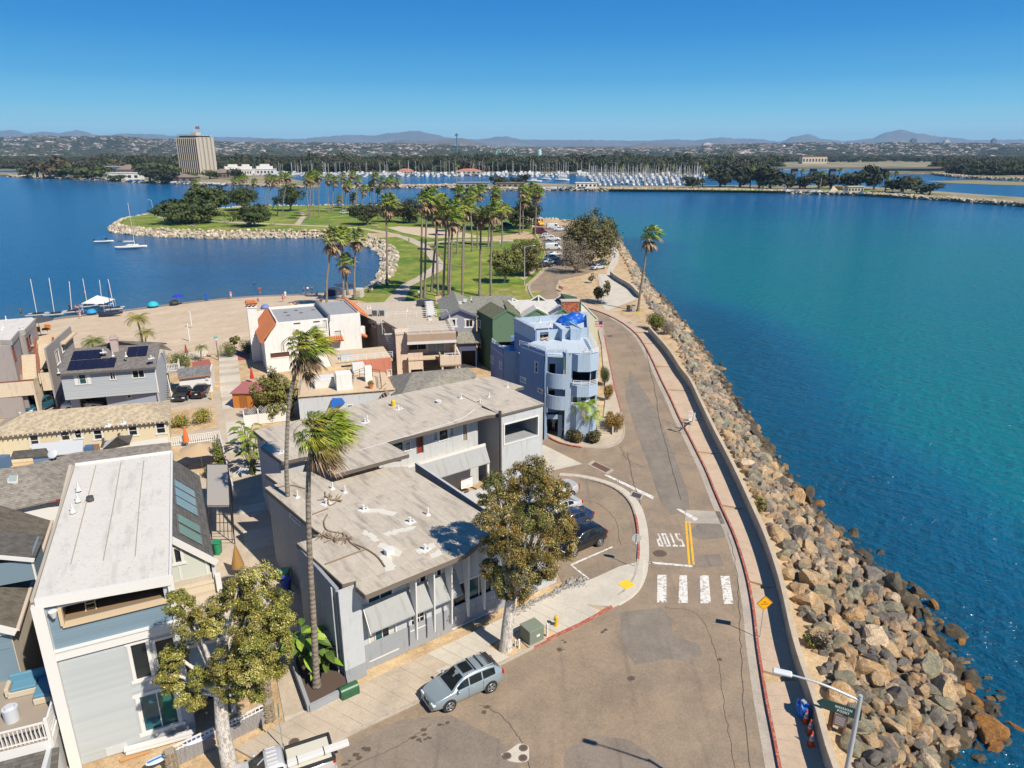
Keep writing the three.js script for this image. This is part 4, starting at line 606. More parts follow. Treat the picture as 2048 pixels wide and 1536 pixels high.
function wall(t,A,B,y0,y1,m,holes=[],o={}){
const u=V(B.x - A.x,0,B.z - A.z),L=u.length();u.normalize();const n=V(-u.z,0,u.x),th=o.th??.2;
const nW=n.clone().transformDirection(t.matrixWorld),uW=u.clone().transformDirection(t.matrixWorld),A0=V(A.x,0,A.z).applyMatrix4(t.matrixWorld);
const pick=(px,py)=>{const d=rawRay(px,py),k=A0.clone().sub(V(0,30,0)).dot(nW)/d.dot(nW),p=V(0,30,0).addScaledVector(d,k);return[p.clone().sub(A0).dot(uW),p.y];};
const basis=new THREE.Matrix4().makeBasis(u,V(0,1,0),n).setPosition(A.x,0,A.z);
const rects=holes.map((h)=>{let[a,b,c,d]=h.r;if(h.m)return{...h,q:[a,b,c,d]};const p=pick(a,b),q=pick(c,d),q2=[min(p[0],q[0]),min(p[1],q[1]),max(p[0],q[0]),max(p[1],q[1])];return{...h,q:q2};}).map((h)=>{const q=h.q;h.q=[max(.08,q[0]),max(y0 + .05,q[1]),min(L - .28,q[2]),min(o.top?99:y1 - .06,q[3])];return h;}).filter((h)=>h.q[2]- h.q[0]>.15&&h.q[3]- h.q[1]>.15);
const E=L -(o.full?0:.203),sh=new THREE.Shape(o.top?[new THREE.Vector2(0,y0),new THREE.Vector2(E,y0),...o.top.map(([s,y])=>new THREE.Vector2(min(E,s),y))]:[new THREE.Vector2(0,y0),new THREE.Vector2(E,y0),new THREE.Vector2(E,y1),new THREE.Vector2(0,y1)]);
for(const h of rects){const[a,b,c,d]=h.q;sh.holes.push(new THREE.Path([new THREE.Vector2(a,b),new THREE.Vector2(a,d),new THREE.Vector2(c,d),new THREE.Vector2(c,b)]));}
const g=new THREE.ExtrudeGeometry(sh,{depth:th,bevelEnabled:false});g.translate(0,0,-th);g.applyMatrix4(basis);const W=mesh(o.name??'wall',g,m,t);
const put=(geos,mat,name,par)=>{geos=geos.map((x)=>x.applyMatrix4(basis));return mesh(name,geos,mat,par??t);};
for(const h of rects){
const[a,b,c,d]=h.q,w=c - a,hh=d - b,fm=h.c??mTrimW,tw=h.tw??.09;
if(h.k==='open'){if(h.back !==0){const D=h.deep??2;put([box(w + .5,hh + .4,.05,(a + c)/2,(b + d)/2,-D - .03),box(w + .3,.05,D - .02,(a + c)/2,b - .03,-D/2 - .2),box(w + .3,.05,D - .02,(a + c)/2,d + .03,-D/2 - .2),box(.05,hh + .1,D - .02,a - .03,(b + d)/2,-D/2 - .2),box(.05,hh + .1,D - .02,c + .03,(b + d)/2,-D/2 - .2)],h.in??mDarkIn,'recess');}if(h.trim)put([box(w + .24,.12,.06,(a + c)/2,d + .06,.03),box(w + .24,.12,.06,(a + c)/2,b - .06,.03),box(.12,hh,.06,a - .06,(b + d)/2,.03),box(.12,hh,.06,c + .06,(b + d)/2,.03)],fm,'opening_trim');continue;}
const fr=[box(w + tw*1.6,tw,.12,(a + c)/2,d - tw*.25,-.03),box(w + tw*1.8,tw,.16,(a + c)/2,b + tw*.25,-.02),box(tw,hh - tw,.12,a + tw*.25,(b + d)/2,-.031),box(tw,hh - tw,.12,c - tw*.25,(b + d)/2,-.031)];
for(let i=1;i<(h.mx??1);i++)fr.push(box(.055,hh - .1,.06,a + w*i/h.mx,(b + d)/2,-.075));for(let i=1;i<(h.my??1);i++)fr.push(box(w - .1,.045,.05,(a + c)/2,b + hh*i/h.my,-.082));
if(h.k==='door'){const D=put([box(w,hh,.05,(a + c)/2,(b + d)/2,-.12)],h.g??mDarkIn,'door');put(fr.slice(0,1).concat(fr.slice(2)),fm,'door_frame',D);put([sph(.035,a + w*.86,b + hh*.45,-.08,1,1,1,6)],mIron,'handle',D);continue;}
const win=put(fr,fm,'window');const nx=h.mx??1;for(let i=0;i<nx;i++)put([box(w/nx - .07,hh - .1,.02,a + w*(i + .5)/nx,(b + d)/2,-.12)],h.gs?h.gs[i%h.gs.length]:h.g??mGlass,'pane',win);
if(h.shut){const sw=w*.48;put([-1,1].map((s)=>box(sw,hh + .1,.05,s<0?a - sw/2 - .1:c + sw/2 + .1,(b + d)/2,.03)),mTrimW,'shutter');}
}
return{pick,basis,L,put,W};
}
function ring(t,pts,y0,y1,m,wins={},o={}){const F=[];for(let i=0;i<pts.length;i++)if(!(o.skip??[]).includes(i))F[i]=wall(t,pts[i],pts[(i + 1)%pts.length],y0,Array.isArray(y1)?y1[i]:y1,m,wins[i],o);return F;}
const shrink=(pts,d)=>{const n=pts.length,c=pts.reduce((s,p)=>s.add(p),V()).multiplyScalar(1/n);return pts.map((p,i)=>{const a=pts[(i + n - 1)%n],b=pts[(i + 1)%n],e1=p.clone().sub(a).setY(0).normalize(),e2=b.clone().sub(p).setY(0).normalize(),n1=V(e1.z,0,-e1.x),n2=V(e2.z,0,-e2.x),k=n1.clone().add(n2),q=max(.35,k.lengthSq()/2);return p.clone().addScaledVector(k,d/q);});};
const area=(p)=>p.reduce((s,a,i)=>{const b=p[(i + 1)%p.length];return s + a.x*-b.z + a.z*b.x;},0);
const ccw=(p)=>area(p)<0?p.slice().reverse():p;
function railing(t,pts,y,h=1,m=mRail,step=.9,bars=3,name='railing'){
const rails=[];for(let i=0;i<pts.length - 1;i++){const a=pts[i],b=pts[i + 1],L=a.distanceTo(b),n=max(1,Math.round(L/step));for(let k=0;k<=n;k++){if(k===n&&i<pts.length - 2)continue;const p=a.clone().lerp(b,k/n);mesh('railing_post',box(.05,h,.05,p.x,y + h/2,p.z),m,t);}for(let k=0;k<bars;k++){const yy=y + h*(1 - k*.28)- .03;rails.push(beam(V(a.x,yy,a.z),V(b.x,yy,b.z),.045,.04));}}return mesh(name,rails,m,t);
}
function picket(t,a,b,y,h,m=mTrimW,step=.16,w=.07){const L=a.distanceTo(b),n=Math.round(L/step),d=b.clone().sub(a).normalize(),ry=Math.atan2(-d.z,d.x);for(let i=0;i<=n;i++){const p=a.clone().lerp(b,i/n);mesh('picket',box(w,h - .04,.025,p.x,y + h/2,p.z,ry),m,t);}mesh('rail',[beam(V(a.x,y + h,a.z),V(b.x,y + h,b.z),.09,.06),beam(V(a.x,y + .12,a.z),V(b.x,y + .12,b.z),.05,.07)],m,t);}
function vents(t,list,m=mTrimW){for(const[px,py,h,k]of list){const p=loc(t,px,py,h),g=k===1?[cyl(.06,.06,.55,p.x,h,p.z,8),cyl(.2,.08,.12,p.x,h,p.z,8)]:k===2?[cyl(.22,.22,.14,p.x,h,p.z,10),cyl(.3,.3,.05,p.x,h + .16,p.z,10)]:k===3?[box(.5,.32,.4,p.x,h + .16,p.z),box(.56,.05,.46,p.x,h + .345,p.z)]:[box(.7,.03,.55,p.x,h + .012,p.z,.3),cyl(.07,.07,.32,p.x,h + .02,p.z,8),cyl(.11,.11,.05,p.x,h + .34,p.z,8),cyl(.05,.05,.22,p.x + .22,h + .02,p.z + .1,6)];mesh('roof_vent',g,m,t);}}
function planks(t,F,x0,x1,y0,y1,hgt,m,holes=[]){for(let y=y0;y<y1 - .03;y +=hgt){const cuts=holes.filter((q)=>q[1]<y + hgt&&q[3]>y).sort((a,b)=>a[0]- b[0]);let s=x0;for(const q of[...cuts,[x1,0,x1,0]]){const e=min(x1,q[0]);if(e - s>.08){const g=box(e - s - .006,min(hgt,y1 - y)+ .012,.02,(s + e)/2,y + hgt/2,.012,0,-.07);F.put([g],Array.isArray(m)?m[R()*m.length|0]:m,'plank');}s=max(s,q[2]);}}}
// ---------- the long grey building and its street block ----------
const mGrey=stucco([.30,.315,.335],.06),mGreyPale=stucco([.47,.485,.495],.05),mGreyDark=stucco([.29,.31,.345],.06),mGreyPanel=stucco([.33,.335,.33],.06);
rs(900);
{
const C0=G(696,1367),t=building('grey_apartment_building','long grey building with stained flat roofs and tapered white fins on its street front',C0,37,'apartment building');
const hF=6.5,hU=7.3;
const rf=ccw([[685,1168],[712,1161],[712,1173],[731,1190],[930,1108],[1050,1015],[963,1026],[813,933],[531,948],[556,967],[530,975],[638,1066],[636,1074],[594,1086]].map(([x,y])=>loc(t,x,y,hF)));
const P=(x,y,h)=>loc(t,x,y,h);
const FL=P(686,1169,hF),FR=V(FL.x + 12.2,0,0),front0=V(0,0,.05);
const W=FL.x,rightX=12.4,backZ=-13.2;
const f1=wall(t,V(-.1,0,0),V(1.15,0,0),0,hF - .18,mGreyPale,[],{});
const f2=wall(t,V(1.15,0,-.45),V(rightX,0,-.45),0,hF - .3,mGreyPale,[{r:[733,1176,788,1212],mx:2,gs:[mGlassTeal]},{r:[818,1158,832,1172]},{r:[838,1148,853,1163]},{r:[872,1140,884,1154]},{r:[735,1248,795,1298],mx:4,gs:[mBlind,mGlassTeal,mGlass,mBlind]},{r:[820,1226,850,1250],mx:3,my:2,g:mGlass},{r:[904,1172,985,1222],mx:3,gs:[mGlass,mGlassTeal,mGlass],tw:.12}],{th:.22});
mesh('wall',box(.2,hF - .2,.44,1.05,hF/2 - .1,-.23),mGreyPale,t);
mesh('plinth',[box(rightX - 1.2,1.75,.05,(rightX + 1.2)/2,.875,-.42)],mGrey,t);mesh('plinth_line',box(rightX - 1.2,.03,.06,(rightX + 1.2)/2,1.05,-.41),mGreyDark,t);mesh('plinth',box(1.3,.95,.05,.55,.475,.028),mGrey,t);
{const s=[V(1.5,4.55,-.42),V(7.9,4.55,-.42),V(7.9,3.15,.45),V(1.5,3.15,.45)];mesh('sloping_shade_panel',slab(s,.09),mGreyPanel,t);mesh('panel_end',slab([V(1.44,4.5,-.42),V(1.5,4.5,-.42),V(1.5,3.05,.44),V(1.44,3.05,.44)],.1),mTrimW,t);}
for(let i=0;i<5;i++){const x=4.55 + i*1.27,sh=new THREE.Shape([[.1,hF - .3],[1.1,hF - .3],[.9,1.25],[.78,1.25]].map(([a,b])=>new THREE.Vector2(a,b))),g=new THREE.ExtrudeGeometry(sh,{depth:.09,bevelEnabled:false});g.rotateY(-PI/2);g.translate(x,0,-.44);mesh('tapered_fin',g,mTrimW,t);}
mesh('downpipe',[bar(V(1.28,6.3,-.3),V(1.28,.1,-.3),.05),bar(V(-.22,6.3,-.7),V(-.22,.1,-.7),.05)],mTrimG,t);
const side=[P(593,1087,hF),P(638,1068,hF),P(532,976,hF),P(531,950,hF)].map((p)=>p.setY(0));
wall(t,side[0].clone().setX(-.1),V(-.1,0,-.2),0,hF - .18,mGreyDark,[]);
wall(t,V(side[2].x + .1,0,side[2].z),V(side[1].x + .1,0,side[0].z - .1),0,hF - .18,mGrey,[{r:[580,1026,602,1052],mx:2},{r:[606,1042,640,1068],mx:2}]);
const xl=side[2].x + .1;mesh('wall',box(xl -(-.1)>0?.2:.2,hF - .2,.2,xl,hF/2,side[0].z),mGrey,t);
wall(t,V(min(xl,-.1),0,side[0].z - .02),V(max(xl,-.1),0,side[0].z - .02),0,hF - .19,mGrey,[],{full:1});
wall(t,V(rightX,0,-.46),V(rightX,0,backZ),2.9,hF - .3,mGreyPale,[]);
wall(t,V(rightX,0,-.47),V(rightX + 4.2,0,-.47),0,2.7,mGreyPale,[]);mesh('low_roof',prism([V(rightX,0,-.3),V(rightX + 4.3,0,-.3),V(rightX + 4.3,0,-3.4),V(rightX,0,-5)],2.7,2.85),mRoofFelt,t);wall(t,V(rightX + 4.2,0,-.48),V(rightX + 4.2,0,-3.2),0,2.7,mGreyPale,[]);
mesh('roof',prism(rf.map((p)=>p.clone()),hF - .16,hF),mRoofFelt,t);
mesh('roof_edge',(()=>{const g=[];for(let i=0;i<rf.length;i++){const a=rf[i],b=rf[(i + 1)%rf.length];if(a.distanceTo(b)>.15)g.push(beam(V(a.x,hF - .17,a.z),V(b.x,hF - .17,b.z),.09,.3));}return g;})(),plain([.15,.12,.095],.8),t);
const up=ccw([[522,893.5],[564,922.5],[619,911],[625,926],[670,948],[817,908],[772,884],[973,830.5],[997,828],[960,814],[1038,774.5],[1047,773],[985,753],[958,755],[780,792],[600,839],[507,861],[535,884]].map(([x,y])=>P(x,y,hU)));
mesh('roof',prism(up,hU - .14,hU),mRoofFelt,t);
mesh('roof_edge',(()=>{const g=[];for(let i=0;i<up.length;i++){const a=up[i],b=up[(i + 1)%up.length];if(a.distanceTo(b)>.3)g.push(beam(V(a.x,hU - .17,a.z),V(b.x,hU - .17,b.z),.1,.28));}return g;})(),plain([.11,.09,.075],.8),t);
mesh('roof_seam',(()=>{const l=smooth([[720,900],[772,885],[860,858],[925,836],[950,818]].map(([x,y])=>P(x,y,hU)),14);return[ribbon(l,-.06,.06,hU + .012)];})(),mTrimW,t);
const q=(x,y,h=hU)=>P(x,y,h).setY(0),eL=q(524,892),eL2=q(562,920),eR=q(617,910);
const inn=(p,d)=>p.clone().add(V(0,0,-d));
wall(t,q(512,862),inn(eL2,.4),0,hU - .15,mGreyDark,[{r:[547,925,563,942]}]);
wall(t,inn(eL2,.35),inn(eR,.35),0,hU - .16,mGreyPale,[]);
const cL=inn(q(625,928),.5),cR=inn(q(815,909),.7);
wall(t,cL,cR,hF,hU - .15,mGrey,[{m:1,r:[2.2,hF + .22,3.8,hU - .28],mx:2},{m:1,r:[4.1,hF + .22,5.7,hU - .28],mx:2},{m:1,r:[6.0,hF + .22,7.4,hU - .28],mx:2},{m:1,r:[7.7,hF + .22,9.0,hU - .28],mx:2}]);
const gA=inn(q(772,885),1.6),gB=inn(q(975,832),1.6);
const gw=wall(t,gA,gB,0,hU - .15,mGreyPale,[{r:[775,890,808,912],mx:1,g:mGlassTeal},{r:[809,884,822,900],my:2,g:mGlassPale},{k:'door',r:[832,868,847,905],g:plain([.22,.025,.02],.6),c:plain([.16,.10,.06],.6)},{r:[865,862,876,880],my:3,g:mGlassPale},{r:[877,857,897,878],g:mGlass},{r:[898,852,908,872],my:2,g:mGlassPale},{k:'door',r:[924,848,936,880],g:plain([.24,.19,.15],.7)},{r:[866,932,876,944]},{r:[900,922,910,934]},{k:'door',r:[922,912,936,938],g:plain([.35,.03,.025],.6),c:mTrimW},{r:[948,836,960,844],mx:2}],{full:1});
const mid=(p,z)=>V(p.x,0,p.z + z),fA=mid(gA,1.9),fB=mid(gB,1.9);fA.x +=1.5;fB.x -=.5;
mesh('gallery_floor',prism([gA,V(gA.x,0,fA.z),fB,V(fB.x,0,gB.z)].map((p)=>p.clone()),3.75,3.95),mConcPale,t);
{const a=fA.clone(),b=fB.clone();mesh('gallery_parapet',[beam(V(a.x - 3,4.75,a.z + .0),V(b.x,4.75,b.z),.16,.22)],mTrimW,t);mesh('sloping_shade_panel',slab([V(a.x - 3,4.66,a.z + .05),V(b.x,4.66,b.z + .05),V(b.x,3.3,b.z + .75),V(a.x - 3,3.3,a.z + .75)],.08),mGreyPanel,t);mesh('post',[box(.22,3.4,.22,b.x - .1,1.7,b.z + .5)],mTrimW,t);}
const pw=wall(t,V(gA.x + 5.2,0,gA.z + 3.2),V(gB.x + .3,0,gB.z + 3.2),0,1.25,mGreyPale,[{k:'open',r:[908,966,920,976],back:0},{k:'open',r:[948,952,958,962],back:0},{k:'open',r:[968,946,978,955],back:0}],{th:.16});
const bL=q(998,828,7.35),bR=q(1086,806,7.35),bK=q(1038,777,7.35),bF=q(960,815,7.35);
const bd=bR.clone().sub(bL).normalize(),bn=V(bd.z,0,-bd.x),dep=6.5,Bp=[bL,bR,bR.clone().addScaledVector(bn,dep),bL.clone().addScaledVector(bn,dep)];
wall(t,Bp[0],Bp[1],0,7.2,mGreyPale,[{k:'open',r:[1009,850,1075,870],deep:3.4,in:mGrey,trim:1}]);wall(t,Bp[1],Bp[2],0,7.2,mGreyPale,[]);wall(t,Bp[3],Bp[0],0,7.2,mGrey,[]);
mesh('roof',prism([Bp[0].clone().addScaledVector(bn,-.12),Bp[1].clone().addScaledVector(bn,-.12),Bp[2],Bp[3]],7.21,7.36),mRoofFelt,t);mesh('roof_edge',beam(V(Bp[0].x,7.24,Bp[0].z).addScaledVector(bn,-.15),V(Bp[1].x,7.24,Bp[1].z).addScaledVector(bn,-.15),.06,.18),plain([.13,.11,.09],.8),t);
mesh('vent_pipe',cyl(.14,.14,7.6,bL.x - .05,.1,bL.z + .22,10),plain([.05,.045,.04],.6),t);
vents(t,[[727,1020,hF,0],[690,985,hF,1],[665,978,hF,1],[652,1008,hF,0],[856,1030,hF,1],[820,1045,hF,0],[778,1108,hF,3],[850,1100,hF,0],[595,995,hF,1],[730,845,hF + .8,0],[877,805,hU,2],[797,818,hU,0],[922,797,hU,1],[978,795,hU,1],[560,905,hU,0],[1015,775,hU,1],[960,806,hU,0],[735,842,hU,1]]);
mesh('roof_vent',(()=>{const p=P(787,812,hU);return[cyl(.22,.22,.5,p.x,hU,p.z,10),sph(.22,p.x,hU + .5,p.z,1,.6,1)];})(),plain([.62,.42,.04],.6),t);
const bl=[];for(const[a,b]of[[[730,1022],[790,1028]],[[865,1112],[890,1098]],[[760,1090],[800,1110]],[[765,1110],[780,1140]],[[770,1070],[830,1055]],[[722,1063],[752,1085]],[[835,1105],[868,1092]]]){const l=smooth([P(...a,hF),P((a[0]+ b[0])/2 + 3,(a[1]+ b[1])/2 - 3,hF),P(...b,hF)],10).map((p)=>p.add(V(rr(-.12,.12),0,rr(-.12,.12))));bl.push(ribbon(l,-rr(.15,.35),rr(.15,.35),hF + .008 + bl.length*.001));}mesh('sealant_patch',bl,plain([.60,.57,.50],.7),t);
const db=tag(new THREE.Group(),'brown dead palm fronds and stalks lying on the grey flat roof','debris');db.name='palm_debris';db.position.copy(G(660,1090,hF));scene.add(db);
const wp=(x,y,dy=.05)=>G(x,y,hF).sub(db.position).add(V(0,dy,0));
for(const pts of[[[655,1030],[648,1045],[655,1062],[690,1070],[700,1085],[720,1100]],[[650,985],[652,1000],[660,1012],[672,1006]],[[700,1086],[730,1098],[755,1115],[770,1135]],[[625,1030],[640,1024],[656,1018]],[[650,1130],[690,1115],[730,1100]],[[545,978],[580,972],[610,978]]])mesh('stalk',tube(pts.map((p)=>wp(...p)),.05,5),plain([.22,.16,.11],.9),db);
for(const[x,y]of[[645,1072],[665,1080],[690,1078],[660,1000],[670,1002]]){const g=[];for(let i=0;i<14;i++){const a=rr(0,6),p=wp(x,y);g.push(beam(p,p.clone().add(V(cos(a)*rr(.3,.9),rr(0,.2),sin(a)*rr(.3,.9))),.05,.02));}mesh('dead_frond',g,plain([.27,.19,.12],.9),db);}
}
{
const p=G(934,985),o=thing('banner','white banner with red lettering hung on the grey patio wall','banner',p,null,.52);const cv=document.createElement('canvas');cv.width=256;cv.height=224;const c=cv.getContext('2d');c.fillStyle='#f4efe9';c.fillRect(0,0,256,224);rs(77);for(const[y,h,w,col]of[[18,22,190,'#d8505a'],[44,20,220,'#d8505a'],[78,12,170,'#7d86c4'],[98,10,150,'#8fa0cc'],[120,10,180,'#a8b4d4'],[160,22,200,'#d8505a'],[188,22,220,'#d8505a']]){c.fillStyle=col;for(let x=128 - w/2;x<128 + w/2;){const q=h*rr(.35,.75);c.fillRect(x,y,h*.16,h);if(R()<.6)c.fillRect(x,y + h*(R()<.5?0:.42),q,h*.16);if(R()<.5)c.fillRect(x + q*.8,y,h*.16,h);x +=q + h*.3;}}const tx=new THREE.CanvasTexture(cv);tx.colorSpace=THREE.SRGBColorSpace;
const g=new THREE.PlaneGeometry(1.15,1.0);g.translate(0,1.0,0);mesh('print',g,new THREE.MeshStandardMaterial({map:tx,roughness:.8,side:THREE.DoubleSide}),o,true);mesh('hem',[box(1.2,.03,.02,0,1.515,-.012),box(1.2,.03,.02,0,.485,-.012)],mTrimW,o);
const tb=thing('patio_table','round pale blue table on the grey patio','table',G(945,1000));mesh('tabletop',cyl(.42,.42,.04,0,.7,0,16),plain([.35,.52,.60],.5),tb);mesh('leg',[cyl(.04,.04,.7,0,0,0,6),cyl(.25,.2,.04,0,0,0,10)],mRail,tb);
for(const[x,y,r,l]of[[936,1002,.6,'dark patio chair left of the round blue table'],[956,1000,-1.2,'dark patio chair right of the round blue table']]){const ch=thing('patio_chair',l,'chair',G(x,y),null,r);mesh('seat',box(.45,.04,.45,0,.42,0),mRailDark,ch);mesh('backrest',box(.45,.45,.04,0,.68,-.22,0,-.15),mRailDark,ch);for(const[a,b]of[[-.2,-.2],[.2,-.2],[-.2,.2],[.2,.2]])mesh('leg',cyl(.02,.02,.42,a,0,b,5),mRailDark,ch);}
}
// ---------- the house under construction with the broad white roof ----------
const lap=(c)=>[plain(c,.65),plain(c.map((v)=>v*.96),.65),plain(c.map((v)=>v*1.03),.65)];
const mSage=lap([.40,.425,.43]),mBlueLap=lap([.155,.225,.275]),mDark=shingle([.085,.078,.07],[.12,.11,.10]),mBrownIn=plain([.21,.145,.085],.85),mTanWall=stucco([.52,.45,.36]);
rs(950);
{
const t=building('house_under_construction','tall pale house with a broad white flat roof and unfinished open loft',G(147,1535),26.3,'house');
const y4=[9.75,9.0,9.0,9.25],nL=loc(t,68,1199,10.08),nR=loc(t,340,1152,9.7),fR=loc(t,343,905,9.5),fL=loc(t,150,931,9.75);
mesh('roof',slab([nL,nR,fR,fL],.12),mRoofWhite,t);
const lines=[[[535,1075],[640,625],[712,315]],[[770,1035],[850,560],[892,285]],[[1000,990],[1030,560],[1058,262]]].map((l)=>l.map(([x,y])=>{const p=loc(t,x/3.657,860 + y/3.657,9.25);return V(p.x,0,p.z);}));const plane=(x,z)=>{const u=(x - nL.x)/(nR.x - nL.x);return lerp(9.75,9.0,u)-(z<-9?lerp(0,.25,(-z - 9)/9)*(1 - u):.12*(1 - u));};
lines.forEach((l)=>mesh('roof_seam',(()=>{const g=[];for(let i=0;i<2;i++){const a=l[i],b=l[i + 1],n=nL.clone().sub(nR).cross(fR.clone().sub(nR)).normalize(),Y=(p)=>nR.y +((p.x - nR.x)*n.x +(p.z - nR.z)*n.z)/-n.y;g.push(beam(V(a.x,Y(a)+ .012,a.z),V(b.x,Y(b)+ .012,b.z),.045,.03));}return g;})(),plain([.34,.31,.27],.8),t));
const x1=nR.x,zf=nL.z,zb=fR.z;
mesh('fascia',[beam(nL.clone().add(V(0,-.2,.06)),nR.clone().add(V(0,-.2,.06)),.14,.52),beam(fL.clone().add(V(0,.05,0)),fR.clone().add(V(0,.05,0)),.1,.2),beam(nR.clone().add(V(.02,.02,0)),fR.clone().add(V(.02,.02,0)),.12,.16)],mTrimW,t);
mesh('gutter',beam(nL.clone().add(V(-.1,-.06,0)),fL.clone().add(V(-.1,-.06,0)),.14,.16),plain([.42,.37,.30],.7),t);
const W=6.0;
const F=wall(t,V(0,0,0),V(W,0,0),0,9.6,mSage[0],[{k:'open',r:[120,1214,325,1209],deep:3.2,in:mBrownIn,q:1,m:1,r:[1.0,8.38,5.4,9.28]},{r:[254,1289,309,1355],tw:.16,g:mGlass},{m:1,r:[4.5,4.0,5.55,6.2],tw:.14},{r:[271,1392,364,1447],mx:2,tw:.2,gs:[plain([.02,.10,.13],.08),plain([.03,.13,.10],.08)]}],{th:.2});
const H1=[[1.05,7.35,5.45,8.7]],wq=(a,b,c,d)=>{const p=F.pick(a,b),q=F.pick(c,d);return[min(p[0],q[0])- .16,min(p[1],q[1])- .16,max(p[0],q[0])+ .16,max(p[1],q[1])+ .16];};
planks(t,F,.42,5.6,7.06,9.5,.19,mBlueLap,[[.86,8.24,5.6,9.6]]);
planks(t,F,.42,5.78,.5,6.5,.21,mSage,[wq(254,1289,309,1355),[4.35,3.85,5.7,6.4],wq(271,1392,364,1447)]);
mesh('corner_column',box(.5,9.75,.28,.14,4.87,.1),mTrimW,t);mesh('corner_column',box(.3,2.6,.2,5.78,8.3,.09),mTrimW,t);
mesh('floor_band',[box(W + .1,.5,.16,W/2 + .1,6.77,.085),box(W,.08,.26,W/2 + .1,7.05,.1)],mTrimW,t);mesh('loft_sill',[box(4.6,.14,.3,3.25,8.32,.04),box(.16,.9,.3,.96,8.83,.04)],plain([.55,.42,.27],.8),t);
mesh('wall_cap',[box(1,.5,.05,2,.3,.03)],mTrimG,t);
wall(t,V(0,0,-18),V(0,0,-.01),0,9.5,mTanWall,[],{});wall(t,V(W + 1.8,0,-18),V(.1,0,-18),0,6.4,mSage[0],[],{});
const e1=loc(t,344,1071,9.5),e2=loc(t,427,1111,7.3),e3=loc(t,402,951,7.3),e4=loc(t,344,908,9.5),xe=e2.x;
const slope=[V(x1 + .02,9.5,e1.z),V(xe,7.3,e1.z),V(xe,7.3,e3.z),V(x1 + .9,8.65,zb),V(x1 + .02,9.5,zb)];mesh('steep_roof',slab(slope,.14),mDark,t);
const onS=(u,z)=>V(lerp(x1,xe,u),lerp(9.5,7.3,u),z),sn=V(2.2,xe - x1,0).normalize();
for(const[ya,yb]of[[397,438],[455,505],[520,575],[655,705],[730,790]]){const a=loc(t,1330/3.657,860 + ya/3.657,8.6),b=loc(t,1335/3.657,860 + yb/3.657,8.6),z0=a.z,z1=b.z,m=mesh('skylight',slab([onS(.2,z0),onS(.78,z0),onS(.78,z1),onS(.2,z1)].map((p)=>p.addScaledVector(sn,.06)),.07),plain([.12,.12,.12],.5),t);mesh('pane',slab([onS(.24,z0 - .07),onS(.74,z0 - .07),onS(.74,z1 + .07),onS(.24,z1 + .07)].map((p)=>p.addScaledVector(sn,.075)),.01),ya<600?plain([.17,.27,.31],.12):plain([.15,.24,.21],.12),m);}
mesh('bargeboard',beam(V(x1,9.42,e1.z + .05),V(xe + .1,7.2,e1.z + .05),.14,.34),mTrimW,t);
const gz=e1.z - .12,G2=wall(t,V(x1 - .15,0,gz),V(xe - .1,0,gz),6.5,7,plain([.50,.52,.46],.7),[{m:1,r:[.22,7.55,.72,8.7],tw:.14}],{top:[[xe - x1 - .1,7.15],[.1,9.3],[0,9.3]]});G2.put([box(.09,.9,.03,.45,6.97,.015),box(.09,1.2,.03,1.85,7.1,.015)],mTrimW,'batten');
const G3=wall(t,V(x1 - .2,0,gz + .04),V(xe - .05,0,gz + .04),0,6.5,mTanWall,[]);planks(t,G3,.1,xe - x1,4.2,6.0,.4,lap([.56,.47,.35]));
wall(t,V(xe,0,gz),V(xe,0,e3.z - 1),0,7.2,mTrimG,[{m:1,r:[3,3.6,4.5,5.2]}]);mesh('corner_column',box(.3,6.4,.3,xe + .05,3.2,gz + .1),mTrimW,t);
const tz=gz + .25;mesh('terrace_floor',box(xe - x1 + .2,.2,-tz,(x1 + xe)/2,5.2,tz/2),mTanWall,t);const G4=wall(t,V(W + .01,0,-.12),V(xe + .1,0,-.12),3.1,6.0,mBlueLap[0],[]);planks(t,G4,.05,xe - W,3.2,5.9,.19,mBlueLap);mesh('terrace_cap',box(xe - W + .25,.12,.3,(xe + W)/2 + .05,6.06,-.15),mTrimW,t);
mesh('porch_post',box(.25,3.1,.25,xe - .2,1.55,-.3),mTrimW,t);mesh('porch_beam',box(xe - W,.3,.25,(xe + W)/2,2.95,-.2),mTrimW,t);wall(t,V(W,0,-2),V(xe,0,-2),0,3.2,plain([.10,.13,.22],.7),[{k:'door',m:1,r:[.5,.1,1.5,2.2],g:plain([.03,.05,.12],.4)},{m:1,r:[1.8,.9,2.4,2.1]}]);
const lad=thing('stepladder','wooden stepladder standing inside the open loft of the white roofed house','ladder',t.localToWorld(V(2.1,8.36,-.9)),null,.46);for(const s of[-.22,.22])mesh('rail',beam(V(s,0,.25),V(s*.8,.9,-.05),.05,.07),plain([.5,.36,.2],.8),lad);for(let i=0;i<4;i++)mesh('rung',box(.42,.04,.08,0,.14 + i*.22,.21 - i*.07),plain([.5,.36,.2],.8),lad);
mesh('wall_lamp',[cyl(.16,.2,.12,.72,9.25,.3,10),cyl(.08,.16,.25,.72,9.0,.3,10)],mTrimW,t);
for(const[px,py,k]of[[161,1000,1],[150,1045,1],[160,1022,1],[184,1018,2]]){const p=loc(t,px,py,9.3),y=nR.y +(nL.y - nR.y)*(nR.x - p.x)/(nR.x - nL.x)- .06;mesh('roof_vent',k===1?[cyl(.18,.1,.22,p.x,y,p.z,10),cyl(.06,.06,.55,p.x,y,p.z,8)]:[cyl(.22,.2,.16,p.x,y,p.z,12),cyl(.2,.2,.08,p.x,y + .16,p.z,12)],k===2?mIron:mTrimW,t);}
}
const mStone=rockMat([.50,.42,.30],[.36,.29,.20],.8),mBlock=stucco([.27,.255,.25],.12),mCream=stucco([.62,.545,.38],.08);
